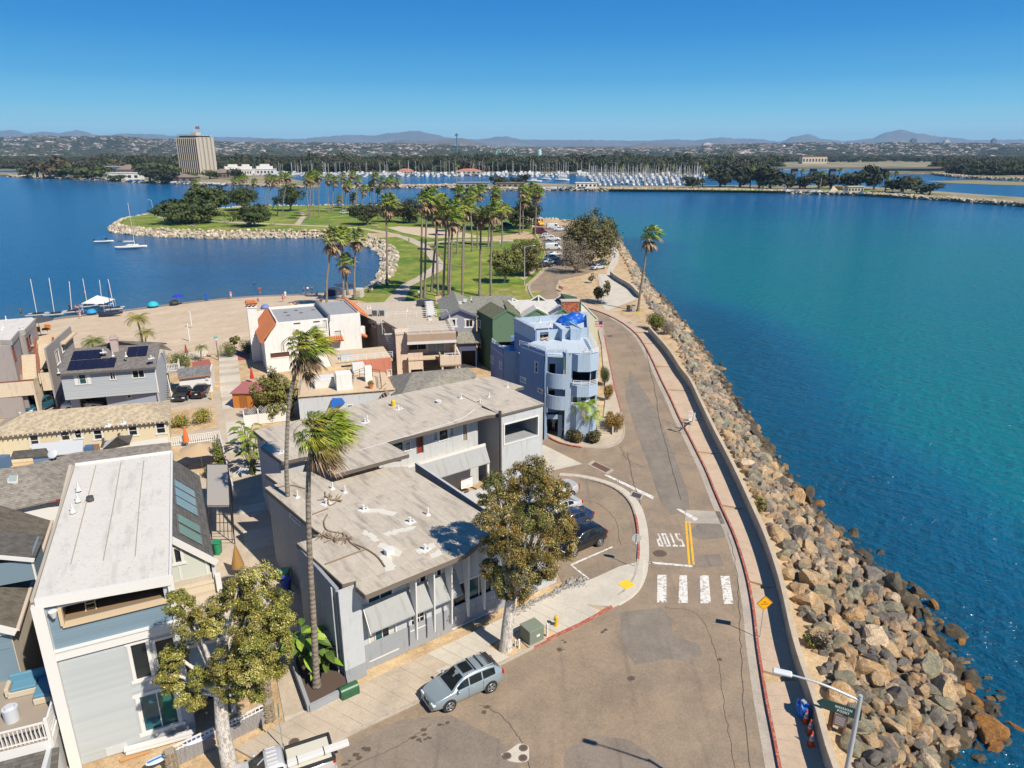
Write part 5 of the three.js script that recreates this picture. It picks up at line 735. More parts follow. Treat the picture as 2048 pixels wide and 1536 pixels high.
{
const gw=thing('garden_wall','low grey block wall with cobbled piers and white railings before the pale house','wall',G(400,1520));
const l=(x,y,h=0)=>loc(gw,x,y,h),pts=[[330,1552],[352,1536],[440,1490],[527,1446]].map(([x,y])=>l(x,y));gw.updateMatrixWorld(true);const Q=[[325,1548],[352,1530],[432,1492],[460,1480],[530,1446]].map(([x,y])=>loc(gw,x,y,0));
for(const[a,b]of[[1,2],[3,4]]){const p=Q[a],q=Q[b],d=q.clone().sub(p),n=9;for(let r=0;r<4;r++)for(let i=0;i<n;i++){const s=p.clone().addScaledVector(d,(i + .5 +(r%2)*.3)/(n + .3));mesh('block',rbox(d.length()/n - .012,.19,.2,.008,s.x,.1 + r*.2,s.z,Math.atan2(-d.z,d.x),1),mBlock,gw);}picket(gw,p.clone().add(V(.02,0,.02)),q.clone(),.82,.38,mTrimW,.22,.05);}
rs(41);for(const[x,y]of[[345,1540],[540,1440],[533,1395]]){const c=loc(gw,x,y,0);mesh('pier',box(.42,1.25,.42,c.x,.62,c.z,.6),plain([.30,.26,.2],.9),gw);for(let k=0;k<7;k++)for(let f=0;f<4;f++)for(let i=0;i<2;i++){const a=.6 + f*PI/2,s=(i - .5)*.22 + rr(-.03,.03),m=new THREE.Mesh(boulders[R()*9|0],mStone);m.name='cobble';m.position.set(c.x + cos(a)*.21 - sin(a)*s,.1 + k*.17 + rr(-.03,.03),c.z - sin(a)*.21 - cos(a)*s);m.scale.set(.12,.095,.11);m.rotation.set(R()*6,R()*6,0);m.castShadow=m.receiveShadow=true;gw.add(m);}}
const bd=thing('boards','stack of white boards leaning along the base of the pale house','boards',G(300,1490));mesh('board',beam(G(248,1500,.25).sub(bd.position),G(390,1462,.35).sub(bd.position),.32,.08),mTrimW,bd);mesh('board',beam(G(252,1505,.12).sub(bd.position),G(384,1468,.2).sub(bd.position),.4,.1),mTrimW,bd);mesh('timber',beam(G(240,1522,.1).sub(bd.position),G(300,1503,.1).sub(bd.position),.1,.1),plain([.5,.26,.1],.8),bd);
for(const[a,b,l2]of[[[362,1492],[432,1462],'blue and white surfboard lying behind the block wall'],[[290,1530],[338,1508],'pale blue surfboard behind the first cobbled pier']]){const o=thing('surfboard',l2,'surfboard',G((a[0]+ b[0])/2,(a[1]+ b[1])/2,.85));const p=G(...a,.85).sub(o.position),q=G(...b,.85).sub(o.position),L=p.distanceTo(q),ry=Math.atan2(-(q.z - p.z),q.x - p.x);const dk=sph(1,0,0,0,L/2,.05,.27,20);dk.rotateY(ry);mesh('deck',dk,plain([.55,.62,.70],.3),o);const st=box(L*.8,.02,.1,0,.05,0,ry);mesh('stripe',st,plain([.03,.16,.5],.4),o);}
}
// ---------- the dark shingled house at the left edge ----------
{
const t=building('dark_shingle_house','blue house with a dark shingle roof, dormer and sofa deck at the left edge',G(20,1500),22,'house'),L=(x,y,h)=>loc(t,x,y,h);
const a=L(31,1259,6.2),b=L(101,1041,6.2),c=V(b.x - 5.6,9.8,b.z),d=V(a.x - 5.6,9.8,a.z);mesh('roof',slab([a,b,c,d],.16),shingle([.105,.088,.068],[.145,.125,.10]),t);
mesh('gutter',beam(a.clone().add(V(.08,-.05,0)),b.clone().add(V(.08,-.05,0)),.16,.14),plain([.55,.45,.36],.6),t);mesh('bargeboard',beam(a.clone().add(V(0,-.15,.05)),d.clone().add(V(0,-.15,.05)),.12,.35),mTrimW,t);
const fz=a.z - .35;const F=wall(t,V(a.x - 9,0,fz),V(a.x - .35,0,fz),0,9,mBlueLap[0],[{m:1,r:[4.6,.2 + 2.9,6,5],g:mGlass}],{top:[[8.65,6.1],[2,9.7],[0,8.2]]});planks(t,F,3,8.6,5.0,6.05,.19,mBlueLap);planks(t,F,6.1,8.6,3,5,.19,mBlueLap);wall(t,V(a.x - .36,0,fz),V(a.x - .36,0,b.z),0,6.05,mTanWall,[]);
mesh('eave_band',box(8.8,.22,.2,a.x - 4.7,6.0,fz + .08),mTrimW,t);
const q=L(12,1122,8.0),dz=q.z + 1.0,dx=q.x + 1.5;mesh('dormer_wall',[box(3,1.3,.1,dx - 1.5,7.75,dz),slab([V(dx,8.5,dz),V(dx,8.6,dz - 2.2),V(dx - .1,8.6,dz - 2.2),V(dx - .1,8.5,dz)],1.5)],mBlueLap[0],t);mesh('dormer_roof',slab([V(dx + .15,8.45,dz + .2),V(dx + .15,8.45,dz - 2.6),V(dx - 3,9.6,dz - 2.6),V(dx - 3,9.6,dz + .2)],.12),mDark,t);mesh('dormer_trim',[beam(V(dx + .16,8.36,dz + .22),V(dx - 3,9.5,dz + .22),.08,.22),box(.1,1.3,.12,dx,7.7,dz + .05)],mTrimW,t);
const dk=[L(-60,1505,3.0),L(100,1478,3.0)],x1=dk[1].x,z1=dk[1].z;mesh('deck_floor',box(9,.25,z1 - fz + .1,x1 - 4.5,2.88,(z1 + fz)/2),plain([.30,.25,.2],.8),t);mesh('deck_skirt',box(9.1,.5,.1,x1 - 4.5,2.75,z1 + .04),mTrimW,t);mesh('deck_skirt',box(.1,.5,z1 - fz,x1 + .04,2.75,(z1 + fz)/2),mTrimW,t);
picket(t,V(x1 - 6,0,z1),V(x1,0,z1),3.02,1.0,mTrimW,.17,.05);picket(t,V(x1,0,z1 - .05),V(x1,0,fz + 1.2),3.02,1.0,mTrimW,.17,.05);mesh('deck_post',box(.16,1.25,.16,x1,3.6,z1),mTrimW,t);mesh('deck_post',box(.16,1.25,.16,x1 - 2.3,3.6,z1),mTrimW,t);
mesh('lower_roof',slab([V(x1 + .3,1.6,z1 + 2.2),V(x1 + .3,2.5,z1 + .1),V(x1 - 8,2.5,z1 + .1),V(x1 - 8,1.6,z1 + 2.2)],.12),mDark,t);wall(t,V(x1 - 8,0,z1 + 1.9),V(x1 + .1,0,z1 + 1.9),0,1.7,mBlueLap[1],[]);wall(t,V(x1,0,z1 + 1.9),V(x1,0,fz),0,2.6,mTrimG,[]);
const F2=wall(t,V(a.x - 9,0,fz + .02),V(a.x - 5,0,fz + .02),3,5,mBlueLap[1],[]);
const so=thing('sofa','blue cushioned corner sofa on the white railed deck','sofa',G(62,1385,3),null,.38);mesh('base',[rbox(2.0,.35,.8,.04,0,.2,-.2),rbox(.8,.35,1.7,.04,.75,.2,.35)],plain([.5,.43,.33],.8),so);mesh('cushion',rbox(1.15,.18,.75,.05,-.25,.46,-.18),plain([.10,.24,.33],.8),so);mesh('cushion',rbox(.75,.18,1.6,.05,.75,.46,.35),plain([.09,.22,.31],.8),so);mesh('backrest',rbox(1.9,.5,.2,.06,0,.7,-.58),plain([.10,.24,.33],.8),so);mesh('armrest',rbox(.2,.5,.8,.04,-.98,.4,-.2),plain([.5,.43,.33],.8),so);
const wt=thing('water_drum','white plastic drum beside the sofa deck railing','drum',G(25,1440,3));mesh('drum',[cyl(.33,.35,.75,0,0,0,16),cyl(.25,.2,.12,0,.75,0,12)],plain([.5,.52,.56],.4),wt);
}
// ---------- grey shingled house behind the white roof ----------
{
const t=building('grey_shingle_house','low house with grey shingle hip roof and a small skylight, left of the white roof',G(60,1040),0,'house'),L=(x,y,h)=>loc(t,x,y,h),mSh=shingle([.20,.175,.155],[.27,.24,.21],3.2);
const e0=L(-110,1046,4.2),e1=L(41,1011,4.2),e2=L(127,996,4.2),p1=L(48,932,6.0),p0=L(-110,950,6.0),b1=L(150,905,5.6),b2=L(341,884.5,5.4),f2=L(345,925,4.2);
mesh('roof',slab([e0,e2,p1,p0],.14),mSh,t);mesh('roof',slab([e2,f2,b2,b1,p1],.14),shingle([.19,.165,.15],[.24,.215,.19],3.2),t);mesh('roof',slab([p0,p1,V(p1.x - 2,4.3,p1.z - 4),V(p0.x,4.3,p0.z - 4)],.14),mSh,t);
mesh('fascia',beam(e1.clone().add(V(0,-.1,.03)),e2.clone().add(V(0,-.1,.03)),.06,.2),plain([.25,.02,.03],.6),t);wall(t,V(e0.x,0,e0.z - .5),V(e2.x - .3,0,e2.z - .5),0,4.1,mTrimW,[]);wall(t,V(e2.x - .3,0,e2.z - .5),V(f2.x,0,f2.z - .5),0,4.05,mTrimW,[]);
{const s=[L(17,954,5.55),L(37,953,5.55),L(36,966,5.3),L(16,967,5.3)];const m=mesh('skylight',slab(s.map((p)=>p.add(V(0,.12,.05))),.16),mTrimW,t);mesh('pane',slab(s.map((p)=>p.clone().lerp(s[0].clone().add(s[2]).multiplyScalar(.5),.15).add(V(0,.02,0))),.01),mGlassPale,m);}
mesh('chimney_cap',[box(.7,1,.6,L(10,930,6).x,6.3,L(10,930,6).z)],plain([.10,.17,.26],.7),t);
const dish=L(105,910,6.2);const dg=sph(.42,0,0,0,1,.25,1,12);dg.rotateX(.9);dg.translate(dish.x,6.3,dish.z);mesh('satellite_dish',[dg,bar(V(dish.x,5.4,dish.z),V(dish.x,6.3,dish.z),.03)],mTrimG,t);
mesh('dark_roof_section',slab([L(20,917,6),L(101,911,6),L(92,896,6.6),L(26,902,6.6)],.12),mDark,t);
}
{
const t=building('awning_shed','small shed with a pale grey sloping awning roof before the cream house',G(115,915),15,'shed'),L=(x,y,h)=>loc(t,x,y,h);
mesh('roof',slab([L(62,913,2.6),L(164,905,2.6),L(167,879,3.1),L(64,888,3.1)],.1),plain([.50,.51,.52],.5),t);const a=L(62,913,2.6),b=L(164,905,2.6);wall(t,V(a.x,0,a.z - .2),V(b.x,0,b.z - .2),0,2.5,plain([.12,.2,.32],.7),[]);mesh('cabinet',[box(.7,2.4,.8,L(176,892,2.4).x,1.2,L(176,892,2.4).z)],plain([.07,.14,.27],.6),t);
mesh('gate',(()=>{const p=L(190,890,1.8);const g=[];for(let i=0;i<6;i++)g.push(box(.12,1.9,.04,p.x - .45 + i*.15,.95,p.z));return g;})(),plain([.22,.11,.06],.8),t);
}
{
const t=building('gable_porch','small dark pyramid porch roof with white walls behind the grey shingles',G(240,905),20,'porch'),L=(x,y,h)=>loc(t,x,y,h),a=L(203,900,3.8),b=L(258,888,3.8),p=L(234,873,5.0);
mesh('roof',slab([a,b,p],.1),mDark,t);mesh('roof',slab([b,V(b.x,3.8,b.z - 2.5),p],.1),mDark,t);mesh('roof',slab([V(a.x,3.8,a.z - 2),a,p],.1),mTrimW,t);const c=L(259,885,3.4),d=L(340,872,3.4);wall(t,V(c.x,0,c.z),V(d.x,0,d.z),0,3.3,mTrimW,[]);wall(t,V(a.x,0,a.z),V(b.x,0,b.z),0,3.7,mTrimW,[]);
}
// ---------- cream house ----------
{
const t=building('cream_house','cream walled low house with a tan shingle hip roof and many small windows',G(170,905),15,'house'),L=(x,y,h)=>loc(t,x,y,h),mSh=shingle([.42,.34,.235],[.50,.41,.29],3.4),h=3.2;
const A=L(-40,875,h),B=L(166,857,h),B2=L(164,853,h),C=L(341,840,h),R1=L(277,806,4.5),R0=L(55,823,4.5),D=L(340,801,h);
const zf=C.z,zk=D.z;mesh('roof',slab([A,V(C.x,h,C.z),R1,R0],.12),mSh,t);mesh('roof',slab([V(C.x,h,C.z),D,R1],.12),mSh,t);mesh('roof',slab([R1,D,V(R0.x - 2,h,R0.z - 3),R0],.12),mSh,t);mesh('roof',slab([A,R0,V(R0.x - 3,h,R0.z - 2)],.12),mSh,t);
const nr=40;for(let i=0;i<nr;i++){const p=A.clone().lerp(C,(i + .5)/nr);mesh('rafter_tail',box(.08,.12,.35,p.x,h - .16,p.z - .1),mTrimW,t);}
const wA=V(A.x,0,A.z - .45),wB=V(C.x - .4,0,C.z - .45);wall(t,wA,wB,0,h - .1,mCream,[[56,870,81,893],[118,862,142,881],[146,860,165,877],[184,860,207,879],[254,852,277,871],[309,846,333,867]].map((r)=>({r,my:2,g:mGlass,tw:.14})));wall(t,wB,V(D.x - .4,0,D.z),0,h - .1,mCream,[]);
for(const x of[238,244]){const p=L(x,866,2);mesh('red_pipe',cyl(.06,.06,2.2,p.x,.8,p.z + .1,6),plain([.42,.06,.02],.6),t);}
for(const[x,y]of[[218,824],[240,818],[216,850],[247,845],[41,833]]){const p=L(x,y,3.9);mesh('roof_vent',[box(.5,.05,.5,p.x,3.82,p.z,0,.25),cyl(.08,.08,.6,p.x,3.7,p.z,8),cyl(.14,.14,.06,p.x,4.3,p.z,8)],mTrimW,t);}
}
// ---------- house with solar panels ----------
{
const t=building('solar_roof_house','grey blue plank sided house with dark solar panels on its brown roof',G(210,830),20,'house'),L=(x,y,h)=>loc(t,x,y,h),mSh=shingle([.155,.135,.13],[.19,.17,.16],3),h=5.6;
const A=L(113,749,h),B=L(311,734,h),zf=A.z,dirx=B.clone().sub(A),n0=V(-dirx.z,0,dirx.x).normalize();const up=n0.y;const back=V(dirx.z,0,-dirx.x).normalize(),run=5.2,rise=1.7;const A2=A.clone().addScaledVector(back,run).setY(h + rise),B2=B.clone().addScaledVector(back,run).setY(h + rise);
mesh('roof',slab([A,B,B2,A2],.16),mSh,t);const A3=A2.clone().addScaledVector(back,4).setY(h + .6),B3=B2.clone().addScaledVector(back,4).setY(h + .6),pk=L(236,681,h + 2.4);mesh('roof',slab([A2,B2,B3,A3],.16),mSh,t);mesh('roof',slab([A2.clone().lerp(B2,.25),B2.clone(),pk],.12),mSh,t);mesh('roof',slab([B2.clone(),L(343,700,h + .6),pk],.12),mSh,t);
mesh('fascia',beam(A.clone().add(V(0,-.12,.04)),B.clone().add(V(0,-.12,.04)),.06,.24),plain([.09,.085,.09],.7),t);
const sn=back.clone().multiplyScalar(-rise).setY(run).normalize(),on=(s,q)=>A.clone().addScaledVector(dirx,s).addScaledVector(back,run*q).setY(h + rise*q);
const mSolar=plain([.012,.012,.03],.2),pv=(s0,s1,q0,q1,nx,ny)=>{for(let i=0;i<nx;i++)for(let j=0;j<ny;j++){const a=lerp(s0,s1,i/nx)+ .0015,b=lerp(s0,s1,(i + 1)/nx)- .0015,c=lerp(q0,q1,j/ny)+ .004,d=lerp(q0,q1,(j + 1)/ny)- .004;mesh('solar_panel',slab([on(a,c),on(b,c),on(b,d),on(a,d)].map((p)=>p.addScaledVector(sn,.14)),.05),mSolar,t);}};
pv(.09,.57,.10,.46,6,1);pv(.09,.40,.5,.84,4,1);pv(.66,.88,.46,.86,2,2);
const wa=A.clone().addScaledVector(back,.4).addScaledVector(dirx,.02).setY(0),wb=B.clone().addScaledVector(back,.4).addScaledVector(dirx,-.02).setY(0),mSid=lap([.36,.385,.41]);const W1h=[{r:[155,748,174,768],my:2,gs:[mGlassTeal],shut:1},{r:[217,742,232,759],mx:2,my:2},{r:[262,738,290,755],mx:2}];
const F=wall(t,wa,wb,2.3,h - .1,mSid[0],W1h);const hq=W1h.map((w)=>{const p=F.pick(w.r[0],w.r[1]),q=F.pick(w.r[2],w.r[3]);const e=w.shut?.75:.14;return[p[0]- e,q[1]- .12,q[0]+ e,p[1]+ .12];});planks(t,F,.02,F.L - .05,2.35,h - .15,.33,mSid,hq);
wall(t,wa.clone().addScaledVector(back,1.6),wb.clone().addScaledVector(back,.3),0,2.3,plain([.28,.31,.40],.8),[{r:[251,780,263,796],my:2},{k:'open',m:1,r:[1,.1,4,2.1],in:mDarkIn}]);wall(t,wb,wb.clone().addScaledVector(back,8),0,h,mSid[0],[]);mesh('corner_board',box(.14,3.4,.14,wb.x,4,wb.z),mTrimW,t);
mesh('chimney',(()=>{const p=L(229,690,h + 2);const g=[box(.8,1.6,.7,p.x,h + 2,p.z),box(1,.14,.9,p.x,h + 2.85,p.z),box(.6,.3,.5,p.x,h + 3.05,p.z)];return g;})(),plain([.42,.33,.30],.8),t);
const s0=L(322,742,3.0),s1=L(334,800,0);for(let i=0;i<13;i++){const p=s0.clone().lerp(s1,i/12.5);mesh('stair_tread',box(1.1,.05,.3,p.x,p.y,p.z),plain([.22,.21,.22],.7),t);}for(const s of[-.58,.58])mesh('stair_stringer',beam(s0.clone().add(V(s,.1,0)),s1.clone().add(V(s,.1,0)),.06,.25),mTrimW,t);
const d0=L(326,745,3.0),d1=L(357,742,3.0);mesh('landing',box(3,.15,2.2,(d0.x + d1.x)/2,2.95,d0.z - 1),plain([.3,.29,.29],.8),t);picket(t,V(d0.x + .5,0,d0.z),V(d1.x,0,d0.z),3.02,1.0,mTrimW,.2,.06);picket(t,V(d1.x,0,d0.z),V(d1.x,0,d0.z - 2.2),3.02,1.0,mTrimW,.2,.06);
vents(t,[[252,713,h + 1.2,1],[206,705,h + 1.5,0],[117,746,h + .2,1],[226,712,h + 1.2,1],[302,717,h + 1.0,0]]);
}
{
const t=building('white_shed','small white walled shed with a dark sloping roof beside the court path',G(390,783),18,'shed'),L=(x,y,h)=>loc(t,x,y,h),a=L(355,756,2.5),b=L(422,748,2.5);
mesh('roof',slab([a,b,L(418,729,3.4),L(354,738,3.4)],.12),shingle([.13,.13,.14],[.17,.17,.18],3),t);mesh('fascia',beam(a.clone().add(V(0,-.1,.03)),b.clone().add(V(0,-.1,.03)),.06,.18),plain([.33,.17,.10],.7),t);const wa=V(a.x + .1,0,a.z - .3),wb=V(b.x - .1,0,b.z - .3);wall(t,wa,wb,0,2.4,mTrimW,[]);wall(t,wb,V(wb.x,0,wb.z - 4.5),0,2.6,mTrimW,[]);mesh('wall_box',box(.35,.4,.2,wb.x - .5,1.9,wb.z + .1),mTrimG,t);
}
// ---------- modern beige house at the far left ----------
const mBeige=stucco([.58,.49,.37],.06),mMauve=stucco([.30,.27,.26],.06),mRust=plain([.22,.055,.03],.6),mDeckTan=stucco([.58,.45,.30],.08);
rs(1200);
{
const t=building('stepped_beige_house','tall beige modern house with two outdoor stair flights and a white flat roof',G(40,800),18,'house'),L=(x,y,h)=>loc(t,x,y,h),h=9.2;
const rf=[[-60,688],[0,681],[21,681],[37,662],[48,661],[74,634],[0,640],[-60,645]].map(([x,y])=>L(x,y,h));mesh('roof',prism(ccw(rf),h - .12,h + .02),mRoofWhite,t);
for(let i=0;i<5;i++)mesh('fascia',beam(rf[i].clone().setY(h - .25),rf[i + 1].clone().setY(h - .25),.14,.6),plain([.33,.30,.28],.7),t);
const w=[[-60,690],[20,684],[37,665],[48,664],[72,640]].map(([x,y])=>L(x,y,h).setY(0).add(V(-.2,0,-.4)));for(let i=0;i<4;i++)wall(t,w[i],w[i + 1],0,h - .5,mMauve,i===1?[{m:1,r:[.5,6.7,1.3,8.3],c:mRust}]:i===3?[{m:1,r:[.5,6.6,1.5,8.2],c:mRust},{m:1,r:[2,6,3.4,8.2],k:'open',in:mDarkIn}]:[]);
const a0=L(-60,797,3.0),a1=L(70,783,3.0),z=a1.z;const F=wall(t,V(a0.x,0,z),V(a1.x,0,z),2.6,4.4,mBeige,[]);wall(t,V(a0.x,0,z - .6),V(L(45,792,3).x,0,z - .6),0,2.6,plain([.24,.215,.20],.7),[]);mesh('garage_soffit',box(a1.x - a0.x,.12,.8,(a0.x + a1.x)/2,2.62,z - .45),mBeige,t);
mesh('terrace_floor',box(a1.x - a0.x,.2,7,(a0.x + a1.x)/2,4.0,z - 3.6),mDeckTan,t);mesh('terrace_cap',box(a1.x - a0.x + .1,.08,.3,(a0.x + a1.x)/2,4.44,z - .1),mRust,t);wall(t,V(a1.x,0,z),V(a1.x,0,z - 7),0,4.4,mBeige,[]);
const flight=(b0,b1,hb,ht,w2)=>{const p=L(...b0,hb),q=L(...b1,ht),n=14;for(let i=0;i<n;i++){const s=p.clone().lerp(q,(i + .5)/n);mesh('stair_tread',box(w2,.22,p.distanceTo(q)/n + .06,s.x,s.y - .1,s.z),mBeige,t);}for(const s of[-1,1]){const o=V(s*(w2/2 + .12),.55,0);mesh('stair_wall',slab([p.clone().add(o),q.clone().add(o),q.clone().add(o).add(V(s*.16,0,0)),p.clone().add(o).add(V(s*.16,0,0))],1.3),mBeige,t);mesh('stair_cap',beam(p.clone().add(o).add(V(s*.08,.05,0)),q.clone().add(o).add(V(s*.08,.05,0)),.24,.1),mRust,t);}};
flight([60,757],[57,708],4.2,6.6,1.5);flight([88,735],[90,685],4.6,7.0,1.5);
const m0=L(80,750,4.4),m1=L(103,747,4.4);wall(t,V(m0.x,0,m0.z),V(m1.x,0,m0.z),2.4,4.6,mBeige,[]);wall(t,V(m1.x,0,m0.z),V(m1.x,0,m0.z - 12),0,7.6,mMauve,[{m:1,r:[3,4.6,4.6,6.4],mx:2},{m:1,r:[6,5.4,7.2,6.8],mx:2}]);mesh('terrace_floor',box(m1.x - a1.x + 4,.2,6,(m1.x + a1.x)/2 - 1.5,6.6,m0.z - 9.2),mDeckTan,t);const bx=L(48,700,6.6);wall(t,V(bx.x - 2.4,0,bx.z + .3),V(bx.x,0,bx.z + .3),3.9,7,mBeige,[]);wall(t,V(a0.x,0,z - 4.8),V(bx.x - 1.2,0,z - 4.8),4,7.4,mBeige,[{m:1,r:[6.5,4.6,7.1,6.4]}]);
const um=thing('patio_umbrella','dark grey patio umbrella on the top terrace of the beige house','umbrella',G(82,672,6.7));mesh('pole',cyl(.03,.03,2.4,0,0,0,6),mIron,um);mesh('canopy',new THREE.ConeGeometry(1.9,.6,8).translate(0,2.4,0),plain([.06,.06,.065],.8),um);
for(const[x,y,l]of[[72,667,'left orange cushioned chair on the beige house terrace'],[93,662,'right orange cushioned chair on the beige house terrace']]){const c=thing('terrace_chair',l,'chair',G(x,y,6.7));mesh('seat',rbox(.8,.25,.8,.04,0,.3,0),plain([.55,.19,.03],.8),c);mesh('backrest',rbox(.8,.5,.15,.04,0,.6,-.35),plain([.55,.19,.03],.8),c);mesh('leg',[cyl(.03,.03,.3,-.3,0,-.3,5),cyl(.03,.03,.3,.3,0,-.3,5),cyl(.03,.03,.3,-.3,0,.3,5),cyl(.03,.03,.3,.3,0,.3,5)],mIron,c);}
vents(t,[[12,640,h,1],[43,657,h,2],[3,660,h,1],[6,655,h,1]]);
}
// ---------- white house with red tiles ----------
const mWhiteSt=stucco([.74,.72,.69],.05),mTile=pattern((x,y)=>{const f=fbm(x,y,[.3,.3,.3,.3,.4,.4,.4]);return[.40,.115,.04].map((v,i)=>lerp(v,[.54,.20,.08][i],ss(-.3,.6,f))*(1 + .25*f)).concat(.5);},2,256);
function tiles(t,P,nu,nv,name='tiled_roof'){
const[a,b,c,d]=P,at=(u,v)=>a.clone().lerp(b,u).lerp(d.clone().lerp(c,u),v),w=a.distanceTo(b)/nu;const up=d.clone().sub(a).normalize(),ac=b.clone().sub(a).normalize(),n=ac.clone().cross(up).normalize();if(n.y<0)n.negate();
const r=mesh(name,slab(P,.1),mTile,t);const L0=d.distanceTo(a)/nv,g0=new THREE.CylinderGeometry(w*.42,w*.5,L0*1.12,5,1,true,-PI/2,PI);fin(g0);
for(let i=0;i<nu;i++)for(let j=0;j<nv;j++){const m=new THREE.Mesh(g0,mTile);m.name='tile';m.position.copy(at((i + .5)/nu,(j + .5)/nv)).addScaledVector(n,.02 + rr(0,.015));m.quaternion.setFromRotationMatrix(new THREE.Matrix4().makeBasis(ac,up,n));m.castShadow=m.receiveShadow=true;r.add(m);}
}
{
const P0=G(530,748),t=building('red_tile_house','white plastered house with orange tiled slope, tall chimney and grey flat roofs',P0,24,'house'),L=(x,y,h)=>loc(t,x,y,h),h=7.2;
const R=L(706,617,h),M=L(651,628,h),L0=L(556,651,h),W=R.x,E=L(523,686,4.7),K=-11;
const zr=R.z + .0,F=wall(t,V(E.x + .4,0,0),V(M.x,0,0),0,7,mWhiteSt,[{r:[539,706,580,713],g:plain([.10,.04,.03],.4),c:mWhiteSt},{r:[590,658,599,675],my:2,g:mBlind},{r:[645,640,655,660],g:mBlind},{r:[656,686,669,703],g:mGlassPale}],{top:[[M.x - E.x - .6,h],[L0.x - E.x - .4,h],[0,4.5]]});
wall(t,V(M.x,0,-.3),V(W,0,-.3),0,h + .3,mWhiteSt,[{m:1,r:[.6,3.6,1.6,5.2],g:mBlind}]);wall(t,V(W,0,-.3),V(W,0,K),0,h + .3,mWhiteSt,[{m:1,r:[1.2,4.2,2.6,6.2],k:'open',in:mDarkIn},{m:1,r:[1.2,1.2,2.6,3.0],k:'open',in:mDarkIn}]);wall(t,V(E.x + .4,0,K),V(E.x + .4,0,0),0,4.6,mWhiteSt,[{m:1,r:[1,1,2,2.4]},{m:1,r:[6,1,7,2.4]}]);wall(t,V(W,0,K),V(E.x + .4,0,K),0,6.8,mWhiteSt,[]);
mesh('flat_roof',prism([V(L0.x + .2,0,-.2),V(M.x - .1,0,-.2),V(M.x - .1,0,K + .2),V(L0.x + .2,0,K + .2)],h - .5,h - .3),mRoofGrey,t);mesh('flat_roof',prism([V(M.x + .2,0,-.5),V(W - .2,0,-.5),V(W - .2,0,K + .2),V(M.x + .2,0,K + .2)],h - .1,h + .1),mRoofGrey,t);mesh('parapet_step',box(.3,.9,-K,M.x,h,K/2),plain([.16,.18,.21],.7),t);
mesh('parapet',[box(.2,.6,-K - .4,L0.x + .1,h - .2,K/2),box(M.x - L0.x,.5,.2,(M.x + L0.x)/2,h - .2,K + .1)],mWhiteSt,t);
for(const[x,y]of[[571,625],[592,621],[576,631],[602,626],[626,620]]){const p=L(x,y,h - .3);mesh('roof_vent',box(.5,.06,.3,p.x,h - .27,p.z),mDarkIn,t);}
for(const x of[593,632]){const p=F.pick(x,x<600?639:634);F.put([box(.9,.14,.05,p[0],h - .35,.03)],mDarkIn,'scupper');}
tiles(t,[V(E.x,4.55,K),V(E.x,4.55,.25),V(L0.x - .1,h - .1,.25),V(L0.x - .1,h - .1,K)].map((p)=>p),26,9);
mesh('skylight',(()=>{const a=V(L0.x - .9,h - .9,-.6);return slab([V(E.x + 2.2,6.15,-1),V(L0.x,h + .05,-1),V(L0.x,h + .05,-3.2),V(E.x + 2.2,6.15,-3.2)].map((p)=>p.add(V(0,.16,0))),.12);})(),plain([.36,.42,.45],.2),t);
const ch=L(508,657,5.5),cx=ch.x,cz=-7.5;{const q=L(508,655,7.2);mesh('chimney',[box(1.3,8.2,1.1,E.x - .3,4.1,cz),box(1.5,.12,1.3,E.x - .3,8.2,cz),box(.2,.5,1,E.x - .85,8.5,cz),box(.2,.5,1,E.x + .25,8.5,cz),box(.2,.5,1,E.x - .3,8.5,cz)],mWhiteSt,t);tiles(t,[V(E.x - 1.1,8.75,cz + .75),V(E.x + .5,8.75,cz + .75),V(E.x + .3,9.1,cz),V(E.x - .9,9.1,cz)],6,2,'chimney_tiles');tiles(t,[V(E.x + .5,8.75,cz - .75),V(E.x - 1.1,8.75,cz - .75),V(E.x - .9,9.1,cz),V(E.x + .3,9.1,cz)],6,2,'chimney_tiles');}
{const a=F.pick(648,670),x=a[0]+ E.x + .4;tiles(t,[V(x,3.9,.8),V(x + 2.6,3.9,.8),V(x + 2.6,4.4,.02),V(x,4.4,.02)],8,2,'tiled_hood');}
tiles(t,[V(W + 1.2,h - .5,-1),V(W + 1.2,h - .5,K - 1),V(W - .1,h + .35,K - .5),V(W - .1,h + .35,-1.2)],22,4);tiles(t,[V(W + .9,3.6,-.8),V(W + .9,3.6,-4),V(W + .02,4.1,-4),V(W + .02,4.1,-.8)],7,2,'tiled_hood');
for(const y of[.8,4.4])mesh('rounded_balcony',new THREE.CylinderGeometry(1.0,1.0,1.1,14,1,false,0,PI).translate(W,y,-2.2),mWhiteSt,t);
mesh('conduit',[bar(V(7.2,6.2,.06),V(7.2,4.1,.06),.03),bar(V(6.2,3.6,.06),V(6.2,.5,.06),.03)],mTrimG,t);
}
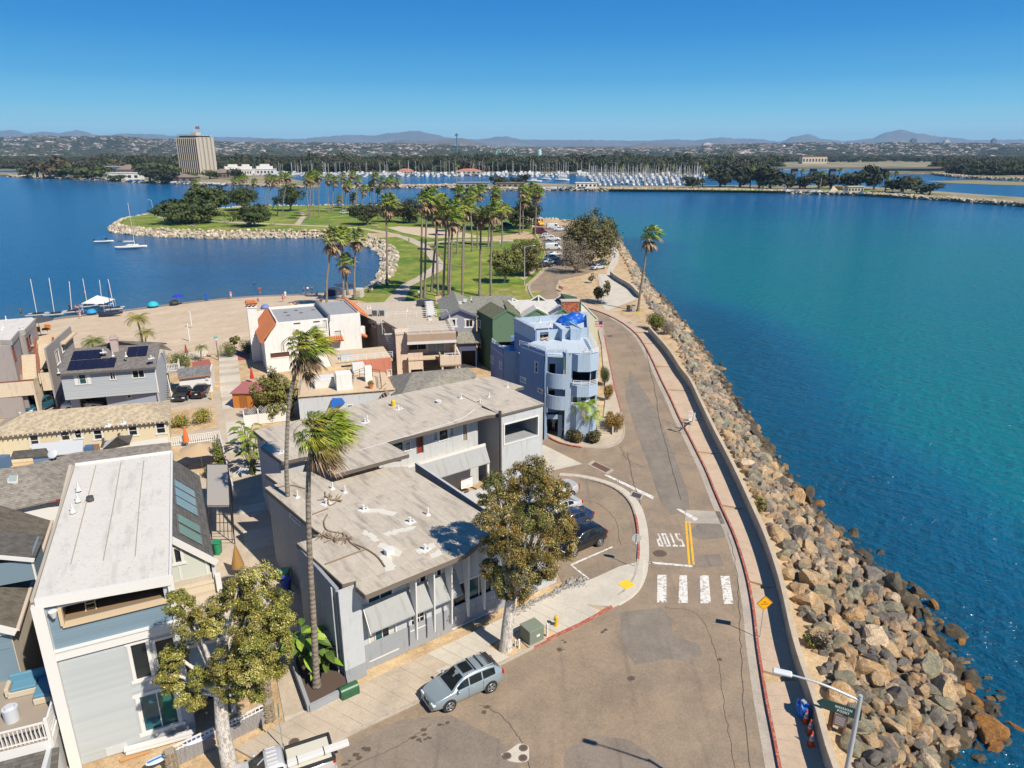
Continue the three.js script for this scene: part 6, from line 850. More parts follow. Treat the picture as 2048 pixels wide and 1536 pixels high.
// ---------- tan flat roofed house ----------
{
const t=building('tan_flat_house','tan stucco house with stepped flat roofs, roof deck railings and an outdoor stair',G(805,748),11,'house'),L=(x,y,h)=>loc(t,x,y,h),mT=stucco([.66,.53,.41],.06),mT2=stucco([.40,.29,.21],.06),h=6.6;
const a=L(814,668,h),b=L(911,662,h),zf=a.z,c=L(861,635,h),d=L(764,640,h),zb=c.z,dx=d.x;
mesh('roof_deck',prism([V(dx,0,zb),V(a.x,0,zf),V(b.x,0,zf),V(b.x,0,zb)].map((p)=>p),h - .2,h),mRoofTan,t);const F0=V(a.x,0,zf);
mesh('fascia',[box(b.x - a.x,1.0,.3,(a.x + b.x)/2,h - .6,zf + .02)],mT2,t);mesh('fascia_strip',box(b.x - a.x + .1,.35,.4,(a.x + b.x)/2,h - 1.27,zf + .05),mTrimW,t);
wall(t,V(a.x,0,zf - 2.2),V(b.x,0,zf - 2.2),3.1,h - 1.1,mT,[{r:[817,688,853,699],mx:2,c:mT},{r:[855,684,890,706],mx:2,gs:[mGlassPale],k:0}]);mesh('balcony_floor',box(b.x - a.x,.2,2.6,(a.x + b.x)/2,3.0,zf - 1.1),mDeckTan,t);wall(t,V(a.x,0,zf + .1),V(b.x - 4.4,0,zf + .1),0,3.9,mT,[{m:1,r:[.3,.2,2.4,1.6],k:'open',in:mDarkIn}]);
const bL=L(880,712,3.9),bR=L(922,711,3.9),bz=bL.z;wall(t,V(bL.x,0,bz),V(bR.x,0,bz),2.4,3.9,mT,[]);wall(t,V(bR.x,0,bz),V(bR.x,0,zf - 2.4),2.4,3.9,mT,[]);wall(t,V(bL.x,0,zf),V(bL.x,0,bz - .05),2.4,3.9,mT2,[]);mesh('balcony_floor',box(bR.x - bL.x,.2,bz - zf + 2,(bL.x + bR.x)/2,2.5,(bz + zf)/2 - 1),mDeckTan,t);mesh('post',[box(.25,2.4,.25,bL.x + .3,1.2,bz - .2),box(.25,2.4,.25,bR.x - .2,1.2,bz - .2)],mT,t);railing(t,[V(bL.x + .6,0,bz - .1),V(bR.x - .1,0,bz - .1)],3.9,.35,mRail,1,2);mesh('wall',box(.25,6,.25,b.x - .15,3,zf - .2),mT,t);
const pL=L(791,672,6.2),pR=L(817,670,6.2);wall(t,V(pL.x,0,pR.z),V(pR.x,0,pR.z),0,6.5,mT,[]);wall(t,V(pL.x,0,pR.z - 2),V(pL.x,0,pR.z - .01),0,6.5,mT2,[]);mesh('pillar_cap',box(pR.x - pL.x + .1,.3,2.2,(pL.x + pR.x)/2,6.5,pR.z - 1),mT,t);
railing(t,[V(a.x + .1,0,zf - .3),V(b.x - .2,0,zf - .3),V(b.x - .2,0,zb)],h,1.0,mTrimW,1.4,3);railing(t,[V(dx + .6,0,zb),V(b.x - .3,0,zb)],h + .1,1.0,mTrimW,1.6,2);wall(t,V(b.x,0,zf),V(b.x,0,zb),0,h - .2,mT,[]);
const e=L(689,607,6),f=L(864,601,6),g2=L(867,632,6),k2=L(753,643,6),k3=L(721,628,6);mesh('roof',prism(ccw([e,f,V(g2.x,0,zb - .3),V(k2.x,0,zb - .3),k2,k3]),5.8,6),mRoofTan,t);wall(t,k3.clone().setY(0),k2.clone().setY(0),0,5.8,stucco([.16,.12,.10],.06),[{r:[738,640,744,648],g:mGlass},{r:[743,642,751,655],mx:2}]);wall(t,k2.clone().setY(0),V(k2.x + 3,0,k2.z - .2),0,5.8,mT,[]);wall(t,f.clone().setY(0).add(V(.2,0,0)),e.clone().setY(0),0,5.8,mT,[]);wall(t,V(g2.x,0,zb),f.clone().setY(0),0,5.8,mT,[]);
for(let i=0;i<7;i++){const p=L(858 + i*.6,604 + i*4,6.9);mesh('louvre',box(1.3,.12,.9,p.x,6.9 - i*.02,p.z,.3),mTrimW,t);}mesh('dark_cover',(()=>{const p=L(851,606,6.5);return box(2.6,.9,1.3,p.x,6.5,p.z,-.5);})(),plain([.05,.06,.08],.5),t);
const s0=L(777,668,6.0),s1=L(789,705,2.5);for(let i=0;i<11;i++){const p=s0.clone().lerp(s1,i/10);mesh('stair_tread',box(1.2,.06,.3,p.x,p.y,p.z),mTrimW,t);}for(const s of[-.6,.6])mesh('stair_rail',beam(s0.clone().add(V(s,.8,0)),s1.clone().add(V(s,.8,0)),.05,.05),mTrimW,t);railing(t,[V(s0.x - .8,0,s0.z),V(s0.x - .8,0,s0.z - 6)],6,1,mTrimW,.8,4);
const ac=thing('air_conditioner','grey air conditioning units on the tan flat roof','air conditioner',G(757,632,6));mesh('cabinet',[rbox(.9,1.1,.8,.04,-.5,.55,0),rbox(.9,1.1,.8,.04,.6,.55,0)],plain([.42,.43,.44],.5),ac);mesh('grille',[box(.7,.8,.03,-.5,.55,.41),box(.7,.8,.03,.6,.55,.41)],mIron,ac);
vents(t,[[828,612,6,0],[814,622,6,1],[735,617,6,1],[740,616,6,1],[860,640,h,3]]);
const pl=thing('dish_cover','round dark disc on the end of the tan house fascia','disc',G(908,668,6.1));const dc=new THREE.CylinderGeometry(.55,.55,.15,14).rotateX(PI/2);mesh('disc',[dc,new THREE.CylinderGeometry(.3,.3,.18,12).rotateX(PI/2)],mBlack,pl);
}
// ---------- white deck house with pink wall ----------
{
const t=building('white_deck_house','flat roofed white house with a tan roof deck, white boxes and a dark railed stair',G(690,835),20,'house'),L=(x,y,h)=>loc(t,x,y,h),h=3.4;
const q=[[596,795],[790,780],[770,745],[700,738],[600,760]].map(([x,y])=>L(x,y,h));mesh('deck',prism(ccw(q),h - .2,h),mDeckTan,t);const a=q[0].clone().setY(0),b=q[1].clone().setY(0);wall(t,a,b,0,h + .1,stucco([.5,.53,.56],.05),[{r:[694,810,706,818],g:plain([.04,.22,.3],.2)}]);wall(t,b,q[2].clone().setY(0),0,h - .2,mWhiteSt,[]);wall(t,q[4].clone().setY(0),a,0,h + .1,mMauve,[]);mesh('deck_edge',beam(V(a.x,h + .12,a.z),V(b.x,h + .12,b.z),.3,.1),mDeckTan,t);
const bx=(x0,y0,x1,y1,hh,m,nm='white_box')=>{const p=L(x0,y1,h),r=L(x1,y1,h),w=r.x - p.x;mesh(nm,rbox(w,hh,w*.8,.03,(p.x + r.x)/2,h + hh/2,p.z - w*.4),m,t);};bx(674,740,707,782,2.0,mWhiteSt);bx(731,730,746,764,1.9,mWhiteSt,'chimney');bx(683,715,708,735,1.5,plain([.42,.45,.44],.6));bx(630,755,672,778,1.1,mTrimW,'slatted_screen');bx(706,733,731,748,1.2,mTrimW,'slatted_screen');
const pk=L(711,722,4.6),pk2=L(788,718,4.6),mPink=stucco([.55,.20,.13],.06);wall(t,V(pk.x,0,pk.z),V(pk2.x,0,pk.z),0,4.6,mPink,[{r:[774,740,786,752],g:mBlind}]);mesh('pink_deck',prism([V(pk.x - 3,0,pk.z - .2),V(pk2.x,0,pk.z - .2),V(pk2.x,0,pk.z - 7),V(pk.x - 3,0,pk.z - 7)],4.1,4.3),mDeckTan,t);railing(t,[V(pk.x - 2,0,pk.z - .1),V(pk2.x,0,pk.z - .1)],4.6,.8,mRail,1.2,3);
const rp=[[703,776],[708,758],[731,750],[760,756],[763,778]].map(([x,y])=>L(x,y,h).setY(0));railing(t,rp,h,1.0,mRailDark,1.2,2);const s0=L(772,782,3.4),s1=L(735,815,1.0);for(let i=0;i<9;i++){const p=s0.clone().lerp(s1,i/8);mesh('stair_tread',box(.4,.12,1.1,p.x,p.y,p.z + .7),plain([.3,.22,.15],.8),t);}mesh('stair_rail',[beam(s0.clone().add(V(0,1,.2)),s1.clone().add(V(0,1,.2)),.05,.05),beam(s0.clone().add(V(0,.5,.2)),s1.clone().add(V(0,.5,.2)),.04,.04)],mRailDark,t);
const pot=thing('plant_pot','terracotta pot with dry plant on the tan roof deck','plant pot',G(742,777,h));mesh('pot',[cyl(.22,.32,.5,0,0,0,12),cyl(.35,.35,.08,0,.5,0,12)],plain([.50,.20,.08],.8),pot);mesh('plant',crownGeo([[0,.75,0,.35,.25,.35]],200,.08,ORA),mLeaf,pot,true);
tag(mesh('blue_tarp',slab([G(663,815,2.6),G(690,805,2.4),G(684,796,3.0),G(664,796,3.1)],.06),plain([.01,.10,.38],.6)),'bright blue sheet leaning on the white wall behind the palm crown','tarpaulin');
}
// ---------- low grey hipped house ----------
{
const t=building('grey_hip_house','low white house with a grey hip roof behind the long flat roof',G(870,800),10,'house'),L=(x,y,h)=>loc(t,x,y,h),m=shingle([.215,.20,.17],[.27,.25,.215],3);
const a=L(780,752,3),b=L(786,822,3),c=L(926,768,3),p=L(826,744,4.6),q=L(893,741,4.6),e=L(955,750,3.1),f=L(936,735,3.9),g=L(914,757,3.1);
mesh('roof',slab([b,c,q,p],.12),m,t);mesh('roof',slab([a,b,p],.12),m,t);mesh('roof',slab([c,g,e,f,q],.12),m,t);mesh('roof',slab([p,q,f,V(p.x,3.2,p.z - 4),a],.12),m,t);wall(t,g.clone().setY(0),e.clone().setY(0),0,3,mTrimW,[]);wall(t,V(b.x + .4,0,b.z - .5),V(c.x - .4,0,c.z - .5),0,2.9,mTrimW,[]);wall(t,e.clone().setY(0).add(V(-.1,0,-.2)),f.clone().setY(0),0,3,mTrimW,[]);mesh('gutter',beam(g.clone().add(V(0,-.08,.06)),e.clone().add(V(0,-.08,.06)),.1,.12),mTrimG,t);
}
// ---------- blue grey gabled house, green house ----------
{
const t=building('grey_gabled_house','blue grey gabled house with white framed windows left of the green house',G(925,720),8,'house'),L=(x,y,h)=>loc(t,x,y,h),m=stucco([.27,.28,.35],.05),mr=shingle([.225,.215,.175],[.27,.26,.22],3),h=7.2,pk=8.3;
const a=L(884,632,h),b=L(956,633,h),z=(a.z + b.z)/2,xm=(a.x + b.x)/2,zk=z - 13;wall(t,V(a.x + .2,0,z - .4),V(b.x - .2,0,z - .4),0,h,m,[{r:[896,637,913,654],mx:2,tw:.22},{r:[930,638,947,655],mx:2,tw:.22}],{top:[[b.x - a.x - .4,h - .1],[xm - a.x - .2,pk - .15],[0,h - .1]]});
mesh('roof',slab([V(a.x - .2,h - .1,z),V(xm,pk,z),V(xm,pk,zk),V(a.x - .2,h - .1,zk)],.14),mr,t);mesh('roof',slab([V(b.x + .2,h - .1,z),V(xm,pk,z),V(xm,pk,zk),V(b.x + .2,h - .1,zk)],.14),mr,t);mesh('roof',slab([V(b.x,h - .4,zk + 7),V(b.x + 7,h - .4,zk + 7),V(b.x + 7,h + .5,zk + 1),V(b.x,h + .5,zk + 1)],.12),mr,t);
mesh('bargeboard',[beam(V(a.x - .2,h - .2,z + .05),V(xm,pk - .1,z + .05),.1,.3),beam(V(b.x + .2,h - .2,z + .05),V(xm,pk - .1,z + .05),.1,.3)],plain([.12,.13,.2],.6),t);wall(t,V(a.x + .2,0,zk),V(a.x + .2,0,z - .4),0,h - .3,m,[]);wall(t,V(b.x - .2,0,z - .4),V(b.x - .2,0,zk),0,h - .3,m,[]);
const l0=L(911,666,4.4),l1=L(955,682,4.0);mesh('lean_to_roof',slab([V(l0.x,3.9,z + 2.6),V(l1.x + .5,3.9,z + 2.6),V(l1.x + .5,4.8,z - .3),V(l0.x,4.8,z - .3)],.12),mr,t);wall(t,V(l0.x + .2,0,z + 2.2),V(l1.x,0,z + 2.2),0,3.8,plain([.07,.08,.15],.8),[{k:'open',m:1,r:[.4,.1,3.4,2.6],in:mDarkIn}]);vents(t,[[920,608,h + .9,3],[930,603,h + .9,3],[942,600,h + 1,1]]);
}
const mGreen=stucco([.115,.20,.125],.1),mGreenD=stucco([.035,.085,.05],.1);
{
const t=building('green_house','green house with a row of pointed gables and a white roof behind the blue house',G(990,740),6,'house'),L=(x,y,h)=>loc(t,x,y,h),h=7.8,mr=shingle([.12,.125,.055],[.16,.16,.09],3);
const c=L(985,637,h),z=c.z,pk=L(1016,621,h + 1.2),e=L(1043,632,h),W=L(1206,640,h).x,k=L(954,620,h),zk=k.z,xs=[c.x,e.x,L(1098,627,h).x,L(1140,624,h).x];
wall(t,V(k.x,0,zk),V(c.x,0,z),0,h - .1,mGreenD,[{r:[956,638,961,656],my:2,tw:.14},{r:[956,676,962,696],my:2,tw:.14}]);
const top=[[xs[3]- c.x,h - .2]];for(let i=2;i>=0;i--){const w=xs[i + 1]- xs[i];top.push([xs[i]- c.x + w*.5,h + 1.05],[xs[i]- c.x,h - .15]);}wall(t,V(c.x,0,z),V(xs[3],0,z),0,h,mGreen,[{k:'open',m:1,r:[.8,3.1,4.2,4.4],in:mDarkIn}],{top});
for(let i=0;i<3;i++){const a=xs[i],b=xs[i + 1],m=(a + b)/2;mesh('gable_trim',[beam(V(a,h - .05,z + .06),V(m,h + 1.15,z + .06),.12,.24),beam(V(b,h - .05,z + .06),V(m,h + 1.15,z + .06),.12,.24)],mGreen,t);const back=i?z - 3.5:zk - 2;mesh(i?'gable_roof':'roof',slab(i?[V(a,h - .1,z),V(m,h + 1.1,z),V(m,h + 1.1,back),V(a,h - .1,back)]:[V(a,h - .05,z),V(m,h + 1.1,z),L(981,603,h + 1.1),k.clone().setY(h - .05)],.12),i?mRoofWhite:mr,t);mesh(i?'gable_roof':'roof',slab([V(b,h - .1,z),V(m,h + 1.1,z),V(m,h + 1.1,back),V(b,h - .1,back)],.12),i?mRoofWhite:mr,t);}
mesh('flat_roof',prism([V(xs[1],0,z - 3),V(xs[3],0,z - 3),V(xs[3]- .5,0,z - 12),V(xs[1]- 1,0,z - 12)],h - .1,h + .1),mRoofWhite,t);
for(const[a,b]of[[[1025,597],[1036,603]],[[1036,603],[1053,606]],[[1053,606],[1077,591]],[[1077,591],[1090,600]],[[1103,604],[1126,588]]]){const W0=t.localToWorld(V(xs[2],0,z - 11)),p=t.worldToLocal(AT(...a,W0)),q=t.worldToLocal(AT(...b,W0));mesh('zigzag_screen',slab([p,q,q.clone().add(V(0,0,-.12)),p.clone().add(V(0,0,-.12))],1.3),mGreenD,t);mesh('zigzag_rail',beam(p.clone().add(V(0,.06,.05)),q.clone().add(V(0,.06,.05)),.2,.16),mTrimW,t);mesh('zigzag_post',box(.2,1.6,.2,p.x,p.y - .75,p.z + .1),mTrimW,t);}
const wb=L(1126,590,h + 1.5);mesh('dark_gable',slab([V(wb.x,h + 1.4,z - 10),V(wb.x + 2.4,h + .8,z - 10),V(wb.x + 2.4,h + .8,z - 6),V(wb.x,h + 1.4,z - 6)],1.6),mGreenD,t);
const mCr=stucco([.58,.56,.40],.05),r0=L(1140,625,h),rW=L(1205,640,h - .2);wall(t,V(xs[3],0,z - 1),V(rW.x,0,z - 1),0,h,mCr,[{r:[1191,632,1201,648],tw:.16}],{top:[[rW.x - xs[3],h - .8],[(rW.x - xs[3])*.55,h + .5],[0,h + .3]]});wall(t,V(rW.x,0,z - 1),V(rW.x,0,z - 12),0,h - .6,mCr,[{m:1,r:[1,4,2,5.4],tw:.16}]);mesh('roof',prism([V(xs[3],0,z - 1.2),V(rW.x,0,z - 1.2),V(rW.x,0,z - 12),V(xs[3],0,z - 12)],h - .9,h - .75),mRoofWhite,t);
const b0=L(1142,632,9.4),b1=L(1179,632,9.4),bw=b1.x - b0.x,mBr=[plain([.42,.10,.045],.85),plain([.50,.14,.06],.85),plain([.36,.085,.04],.85),plain([.46,.20,.12],.85)];mesh('chimney_core',box(bw - .04,5.4,1.0,(b0.x + b1.x)/2,7.2,z - .9),plain([.45,.36,.28],.9),t);const rows=24,cols=12;const bg=fin(rbox(bw/cols - .025,.195,.12,.015,0,0,0,0,1));for(let r=0;r<rows;r++)for(let i=0;i<cols;i++){const m=new THREE.Mesh(bg,mBr[R()*4|0]);m.name='brick';m.position.set(b0.x +(i + .5)*bw/cols +(r%2?.06:-.06),5.0 + r*.205,z - .36 + rr(-.012,.012));m.castShadow=m.receiveShadow=true;t.add(m);}mesh('chimney_cap',box(bw + .25,.16,1.35,(b0.x + b1.x)/2,9.95,z - .88),plain([.50,.40,.33],.9),t);
}
// ---------- blue house on the corner ----------
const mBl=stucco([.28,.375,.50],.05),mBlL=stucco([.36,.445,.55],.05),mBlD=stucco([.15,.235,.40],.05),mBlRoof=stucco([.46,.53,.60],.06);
{
const P0=G(1130,880),t=building('blue_corner_house','tall blue stucco house with rounded balconies, railed roof terraces and bay windows',P0,0,'house'),L=(x,y,h)=>loc(t,x,y,h),h=9.75;
const A=L(1091,706,h),B=L(1134,707,h),C=L(1203,709,h),D=L(1187,653,h),E=L(1041,686,h);
const zf=.05,xr=C.x,xl=A.x,zl=E.z,xE=E.x,S=(x,z)=>V(x,0,z);
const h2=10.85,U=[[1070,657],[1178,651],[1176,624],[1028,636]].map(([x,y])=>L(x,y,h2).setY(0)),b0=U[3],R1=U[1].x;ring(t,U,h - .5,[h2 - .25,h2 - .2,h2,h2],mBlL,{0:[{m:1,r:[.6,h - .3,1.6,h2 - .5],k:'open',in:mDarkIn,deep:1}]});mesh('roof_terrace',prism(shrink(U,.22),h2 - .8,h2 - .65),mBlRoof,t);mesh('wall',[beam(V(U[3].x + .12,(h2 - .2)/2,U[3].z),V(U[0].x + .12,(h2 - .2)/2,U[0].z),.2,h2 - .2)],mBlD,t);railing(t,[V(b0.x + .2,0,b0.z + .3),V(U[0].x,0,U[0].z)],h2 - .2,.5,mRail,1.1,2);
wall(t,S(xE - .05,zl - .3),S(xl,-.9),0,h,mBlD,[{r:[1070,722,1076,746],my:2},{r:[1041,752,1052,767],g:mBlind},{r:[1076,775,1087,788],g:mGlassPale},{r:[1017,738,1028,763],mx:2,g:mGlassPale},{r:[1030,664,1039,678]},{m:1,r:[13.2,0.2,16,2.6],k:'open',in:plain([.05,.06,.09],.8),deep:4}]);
mesh('box_window',(()=>{const p=L(1046,722,7.2),w=.9;return[box(.9,1.5,1.2,p.x,7.2,p.z),box(1.0,.1,1.3,p.x,7.98,p.z)];})(),mGlassPale,t);
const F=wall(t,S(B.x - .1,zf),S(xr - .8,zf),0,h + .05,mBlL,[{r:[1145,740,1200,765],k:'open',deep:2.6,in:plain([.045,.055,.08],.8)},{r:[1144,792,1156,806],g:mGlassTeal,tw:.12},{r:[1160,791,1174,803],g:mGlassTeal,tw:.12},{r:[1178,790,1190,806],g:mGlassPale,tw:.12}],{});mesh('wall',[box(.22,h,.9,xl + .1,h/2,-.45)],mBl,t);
const bay=(y0,y1,m,nm)=>mesh(nm,prism([S(B.x + .55,zf + .02),S(B.x + 1.1,zf + .55),S(xr - 1.2,zf + .55),S(xr - .2,zf - .3),S(xr - .2,zf - .5),S(B.x + .55,zf - .02)],y0,y1),m,t);bay(7.95,h + .06,mBlL,'bay_parapet');bay(5.15,6.4,mBlL,'bay_parapet');bay(0,4.1,mBlL,'bay_base');
const zU=0;railing(t,[S(B.x + .7,zf + .25),S(xr - 1.2,zf + .5),S(xr - .25,zf - .3)],6.35,.6,mRail,1,3);railing(t,[S(B.x + .4,zf + .1),S(xr - 1.2,zf + .5),S(xr - .25,zf - .3),S(R1,U[1].z + 1)],h,.6,mRail,1.1,3);
wall(t,S(xr - .2,-.5),S(R1 + .1,U[2].z),0,h - .6,mBlL,[{m:1,r:[.5,2.8,2,4.2]},{m:1,r:[5,5.6,6.6,7.4]}]);
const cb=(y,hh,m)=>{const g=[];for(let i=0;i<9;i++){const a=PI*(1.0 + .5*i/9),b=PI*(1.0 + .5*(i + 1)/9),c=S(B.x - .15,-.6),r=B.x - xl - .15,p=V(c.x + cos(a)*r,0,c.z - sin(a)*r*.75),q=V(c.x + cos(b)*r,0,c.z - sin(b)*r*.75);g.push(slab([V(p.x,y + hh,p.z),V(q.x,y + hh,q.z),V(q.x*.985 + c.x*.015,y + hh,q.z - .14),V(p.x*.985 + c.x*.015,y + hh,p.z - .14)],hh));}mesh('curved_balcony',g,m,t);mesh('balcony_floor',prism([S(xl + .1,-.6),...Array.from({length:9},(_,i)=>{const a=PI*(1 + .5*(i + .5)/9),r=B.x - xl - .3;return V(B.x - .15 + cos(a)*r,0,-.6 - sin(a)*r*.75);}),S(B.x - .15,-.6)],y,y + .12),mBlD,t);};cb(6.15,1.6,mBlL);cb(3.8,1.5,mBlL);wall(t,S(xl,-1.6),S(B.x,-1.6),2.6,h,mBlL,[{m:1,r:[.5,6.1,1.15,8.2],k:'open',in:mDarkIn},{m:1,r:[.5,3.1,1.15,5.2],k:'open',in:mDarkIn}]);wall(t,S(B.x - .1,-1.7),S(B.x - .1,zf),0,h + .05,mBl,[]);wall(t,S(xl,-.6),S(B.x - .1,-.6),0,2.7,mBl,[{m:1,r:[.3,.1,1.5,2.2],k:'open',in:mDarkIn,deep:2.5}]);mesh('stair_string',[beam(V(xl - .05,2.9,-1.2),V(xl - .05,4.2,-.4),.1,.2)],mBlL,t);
const zt=L(1130,660,h).z;mesh('roof_terrace',prism(ccw([S(xl + .1,-.7),S(B.x + .2,-.2),S(xr - .4,-.3),S(R1 - .1,U[1].z),S(U[0].x,U[0].z),S(xE + .1,zl)]),h - .5,h - .35),mBlRoof,t);
railing(t,[S(xE - .1,zl + 1),S(xl + .1,-.8),S(B.x - .2,-.3)],h,.55,mRail,1.1,3);
for(const[x0,x1,y]of[[1108,1124,683],[1141,1161,680]]){const p=L(x0,y,h - .35),q=L(x1,y,h - .35);mesh('stair_wall',slab([V(p.x,h + 1.2,p.z - 2.6),V(q.x,h + 1.0,p.z),V(q.x,h + 1.0,p.z - .25),V(p.x + .2,h + 1.2,p.z - 2.8)],1.4),mBl,t);}{const p=L(1141,681,h - .35),q=L(1161,681,h - .35);mesh('stair_head',box(q.x - p.x,1.3,1.8,(p.x + q.x)/2,h + .3,p.z - 1),mBlL,t);}
const w0=L(981,683,6.9),w1=L(1008,702,6.9),wr=L(1030,680,6.9),mW=stucco([.19,.205,.34],.05);wall(t,S(w0.x,w0.z),S(w1.x,w1.z),0,6.9,mW,[{r:[982,710,987,728],my:2,g:mGlassPale},{r:[999,721,1004,740],g:mGlassPale}]);wall(t,S(w1.x,w1.z),S(w1.x + 1.8,w1.z + .1),0,6.9,mBlL,[]);mesh('roof_terrace',prism(ccw([S(w0.x,w0.z),S(w1.x,w1.z),S(w1.x + 2.6,w1.z),S(w0.x + 4.4,w0.z - .5)]),6.2,6.35),mBlRoof,t);railing(t,[S(w0.x + .2,w0.z),S(w1.x,w1.z)],6.9,.45,mRail,1,2);const v1=L(1020,710,5.6);mesh('step_block',[box(1.3,6.4,2.6,v1.x + .6,3.2,v1.z - .6),box(1,.9,.9,v1.x + .6,7.2,v1.z - 1.5)],mBlD,t);
for(let i=0;i<6;i++)mesh('step',box(1.5,.17,.4,xr + .9,.2 + i*.16,-1.6 - i*.42),mConc,t);mesh('step_wall',box(.15,1,4,xr + 1.8,.5,-3.2),mConcPale,t);
const tp=thing('blue_tarpaulin','crumpled bright blue tarpaulin bundle on the blue roof terrace','tarpaulin',G(1141,644,h2 - .65));const tg=new THREE.IcosahedronGeometry(1,4),tpp=mergeVertices(new THREE.BufferGeometry().setAttribute('position',tg.attributes.position));const pp=tpp.attributes.position;for(let i=0;i<pp.count;i++){const x=pp.getX(i),y=pp.getY(i),z=pp.getZ(i),k=1 + .16*sin(x*9 + z*4)*cos(z*8)+ .1*sin(y*14 + x*7);pp.setXYZ(i,x*1.6*k,max(0,.2 + y*.85*k + .2*sin(x*3)),z*1.05*k);}tpp.computeVertexNormals();mesh('sheet',tpp,plain([.012,.10,.48],.45),tp);const tg2=tpp.clone().scale(.55,.6,.6).translate(-.2,0,1.5);mesh('sheet_fold',tg2,plain([.03,.17,.55],.45),tp);
const ft=thing('firewood_pile','heap of pale driftwood and a dry plant on the blue roof terrace','driftwood',G(1092,678,h - .35));for(let i=0;i<14;i++)mesh('stick',beam(V(rr(-1.2,.4),rr(.05,.4),rr(-.6,1.2)),V(rr(-.6,1.2),rr(.05,.5),rr(-1.4,.6)),.12,.1),plain([.50,.38,.30],.9),ft);
const fl=thing('small_flag','small striped flag on a pole at the cream wall by the road','flag',G(1203,690,5));mesh('pole',bar(V(0,0,0),V(.1,3.4,.3),.03),mTrimG,fl);for(let i=0;i<7;i++)mesh('stripe',box(1.1,.1,.02,-.5,3.3 - i*.1,.3),i%2?mTrimW:plain([.45,.03,.05],.8),fl);mesh('canton',box(.45,.4,.03,-.25,3.16,.3),plain([.02,.03,.15],.8),fl);
vents(t,[[1100,650,h2 - .65,0],[1080,645,h2 - .65,1],[1173,703,h - .3,0]]);
}
// ---------- vehicles ----------
const mTyre=plain([.018,.018,.018],.8),mRim=plain([.42,.43,.45],.3,{metalness:.7}),mCarGlass=plain([.012,.016,.018],.04),mLampRed=plain([.40,.01,.01],.25),mLampClear=plain([.65,.67,.68],.15),mPlastic=plain([.03,.03,.032],.6);
const paint=(c)=>new THREE.MeshPhysicalMaterial({color:new THREE.Color(...c),roughness:.38,metalness:.35,clearcoat:1,clearcoatRoughness:.06});
const KIND={
suv:[4.73,1.86,2.72,.37,1.06,[[-2.36,.95],[-2.28,1.1],[-1.75,1.56],[-1.3,1.66],[-.5,1.71],[.1,1.66],[.35,1.58],[1.12,1.08],[1.7,.98],[2.15,.86],[2.36,.62]],[.3,1.1],[-1.72,-2.2],[-1.75,.85],[-.85,.02]],
sedan:[4.6,1.8,2.7,.33,.93,[[-2.3,.8],[-2.2,.95],[-1.6,.99],[-.85,1.36],[-.4,1.43],[.1,1.4],[.95,.96],[1.6,.86],[2.15,.74],[2.3,.55]],[.1,.93],[-.88,-1.55],[-1.2,.7],[-.55,.05]],
van:[5.6,2.0,3.4,.37,1.2,[[-2.8,2.2],[-2.7,2.34],[.9,2.34],[1.2,2.26],[1.95,1.3],[2.4,1.12],[2.75,.8],[2.8,.6]],[1.22,1.92],[-2.79,-2.8],[.3,1.5],[.95]],
pickup:[5.6,1.95,3.4,.39,1.1,[[-2.8,1.1],[-.5,1.12],[-.42,1.72],[-.1,1.8],[.45,1.78],[1.25,1.14],[2.0,1.06],[2.6,.92],[2.8,.66]],[.5,1.22],[-.45,-.5],[-.35,1.0],[.3]],
bus:[7.5,2.3,4.4,.43,1.4,[[-3.75,2.6],[-3.6,2.78],[2.0,2.8],[2.3,2.7],[2.75,1.5],[3.4,1.2],[3.72,.9]],[2.32,2.72],[-3.74,-3.75],[-3.5,2.3],[-2.4,-1.2,0,1.2]],
};
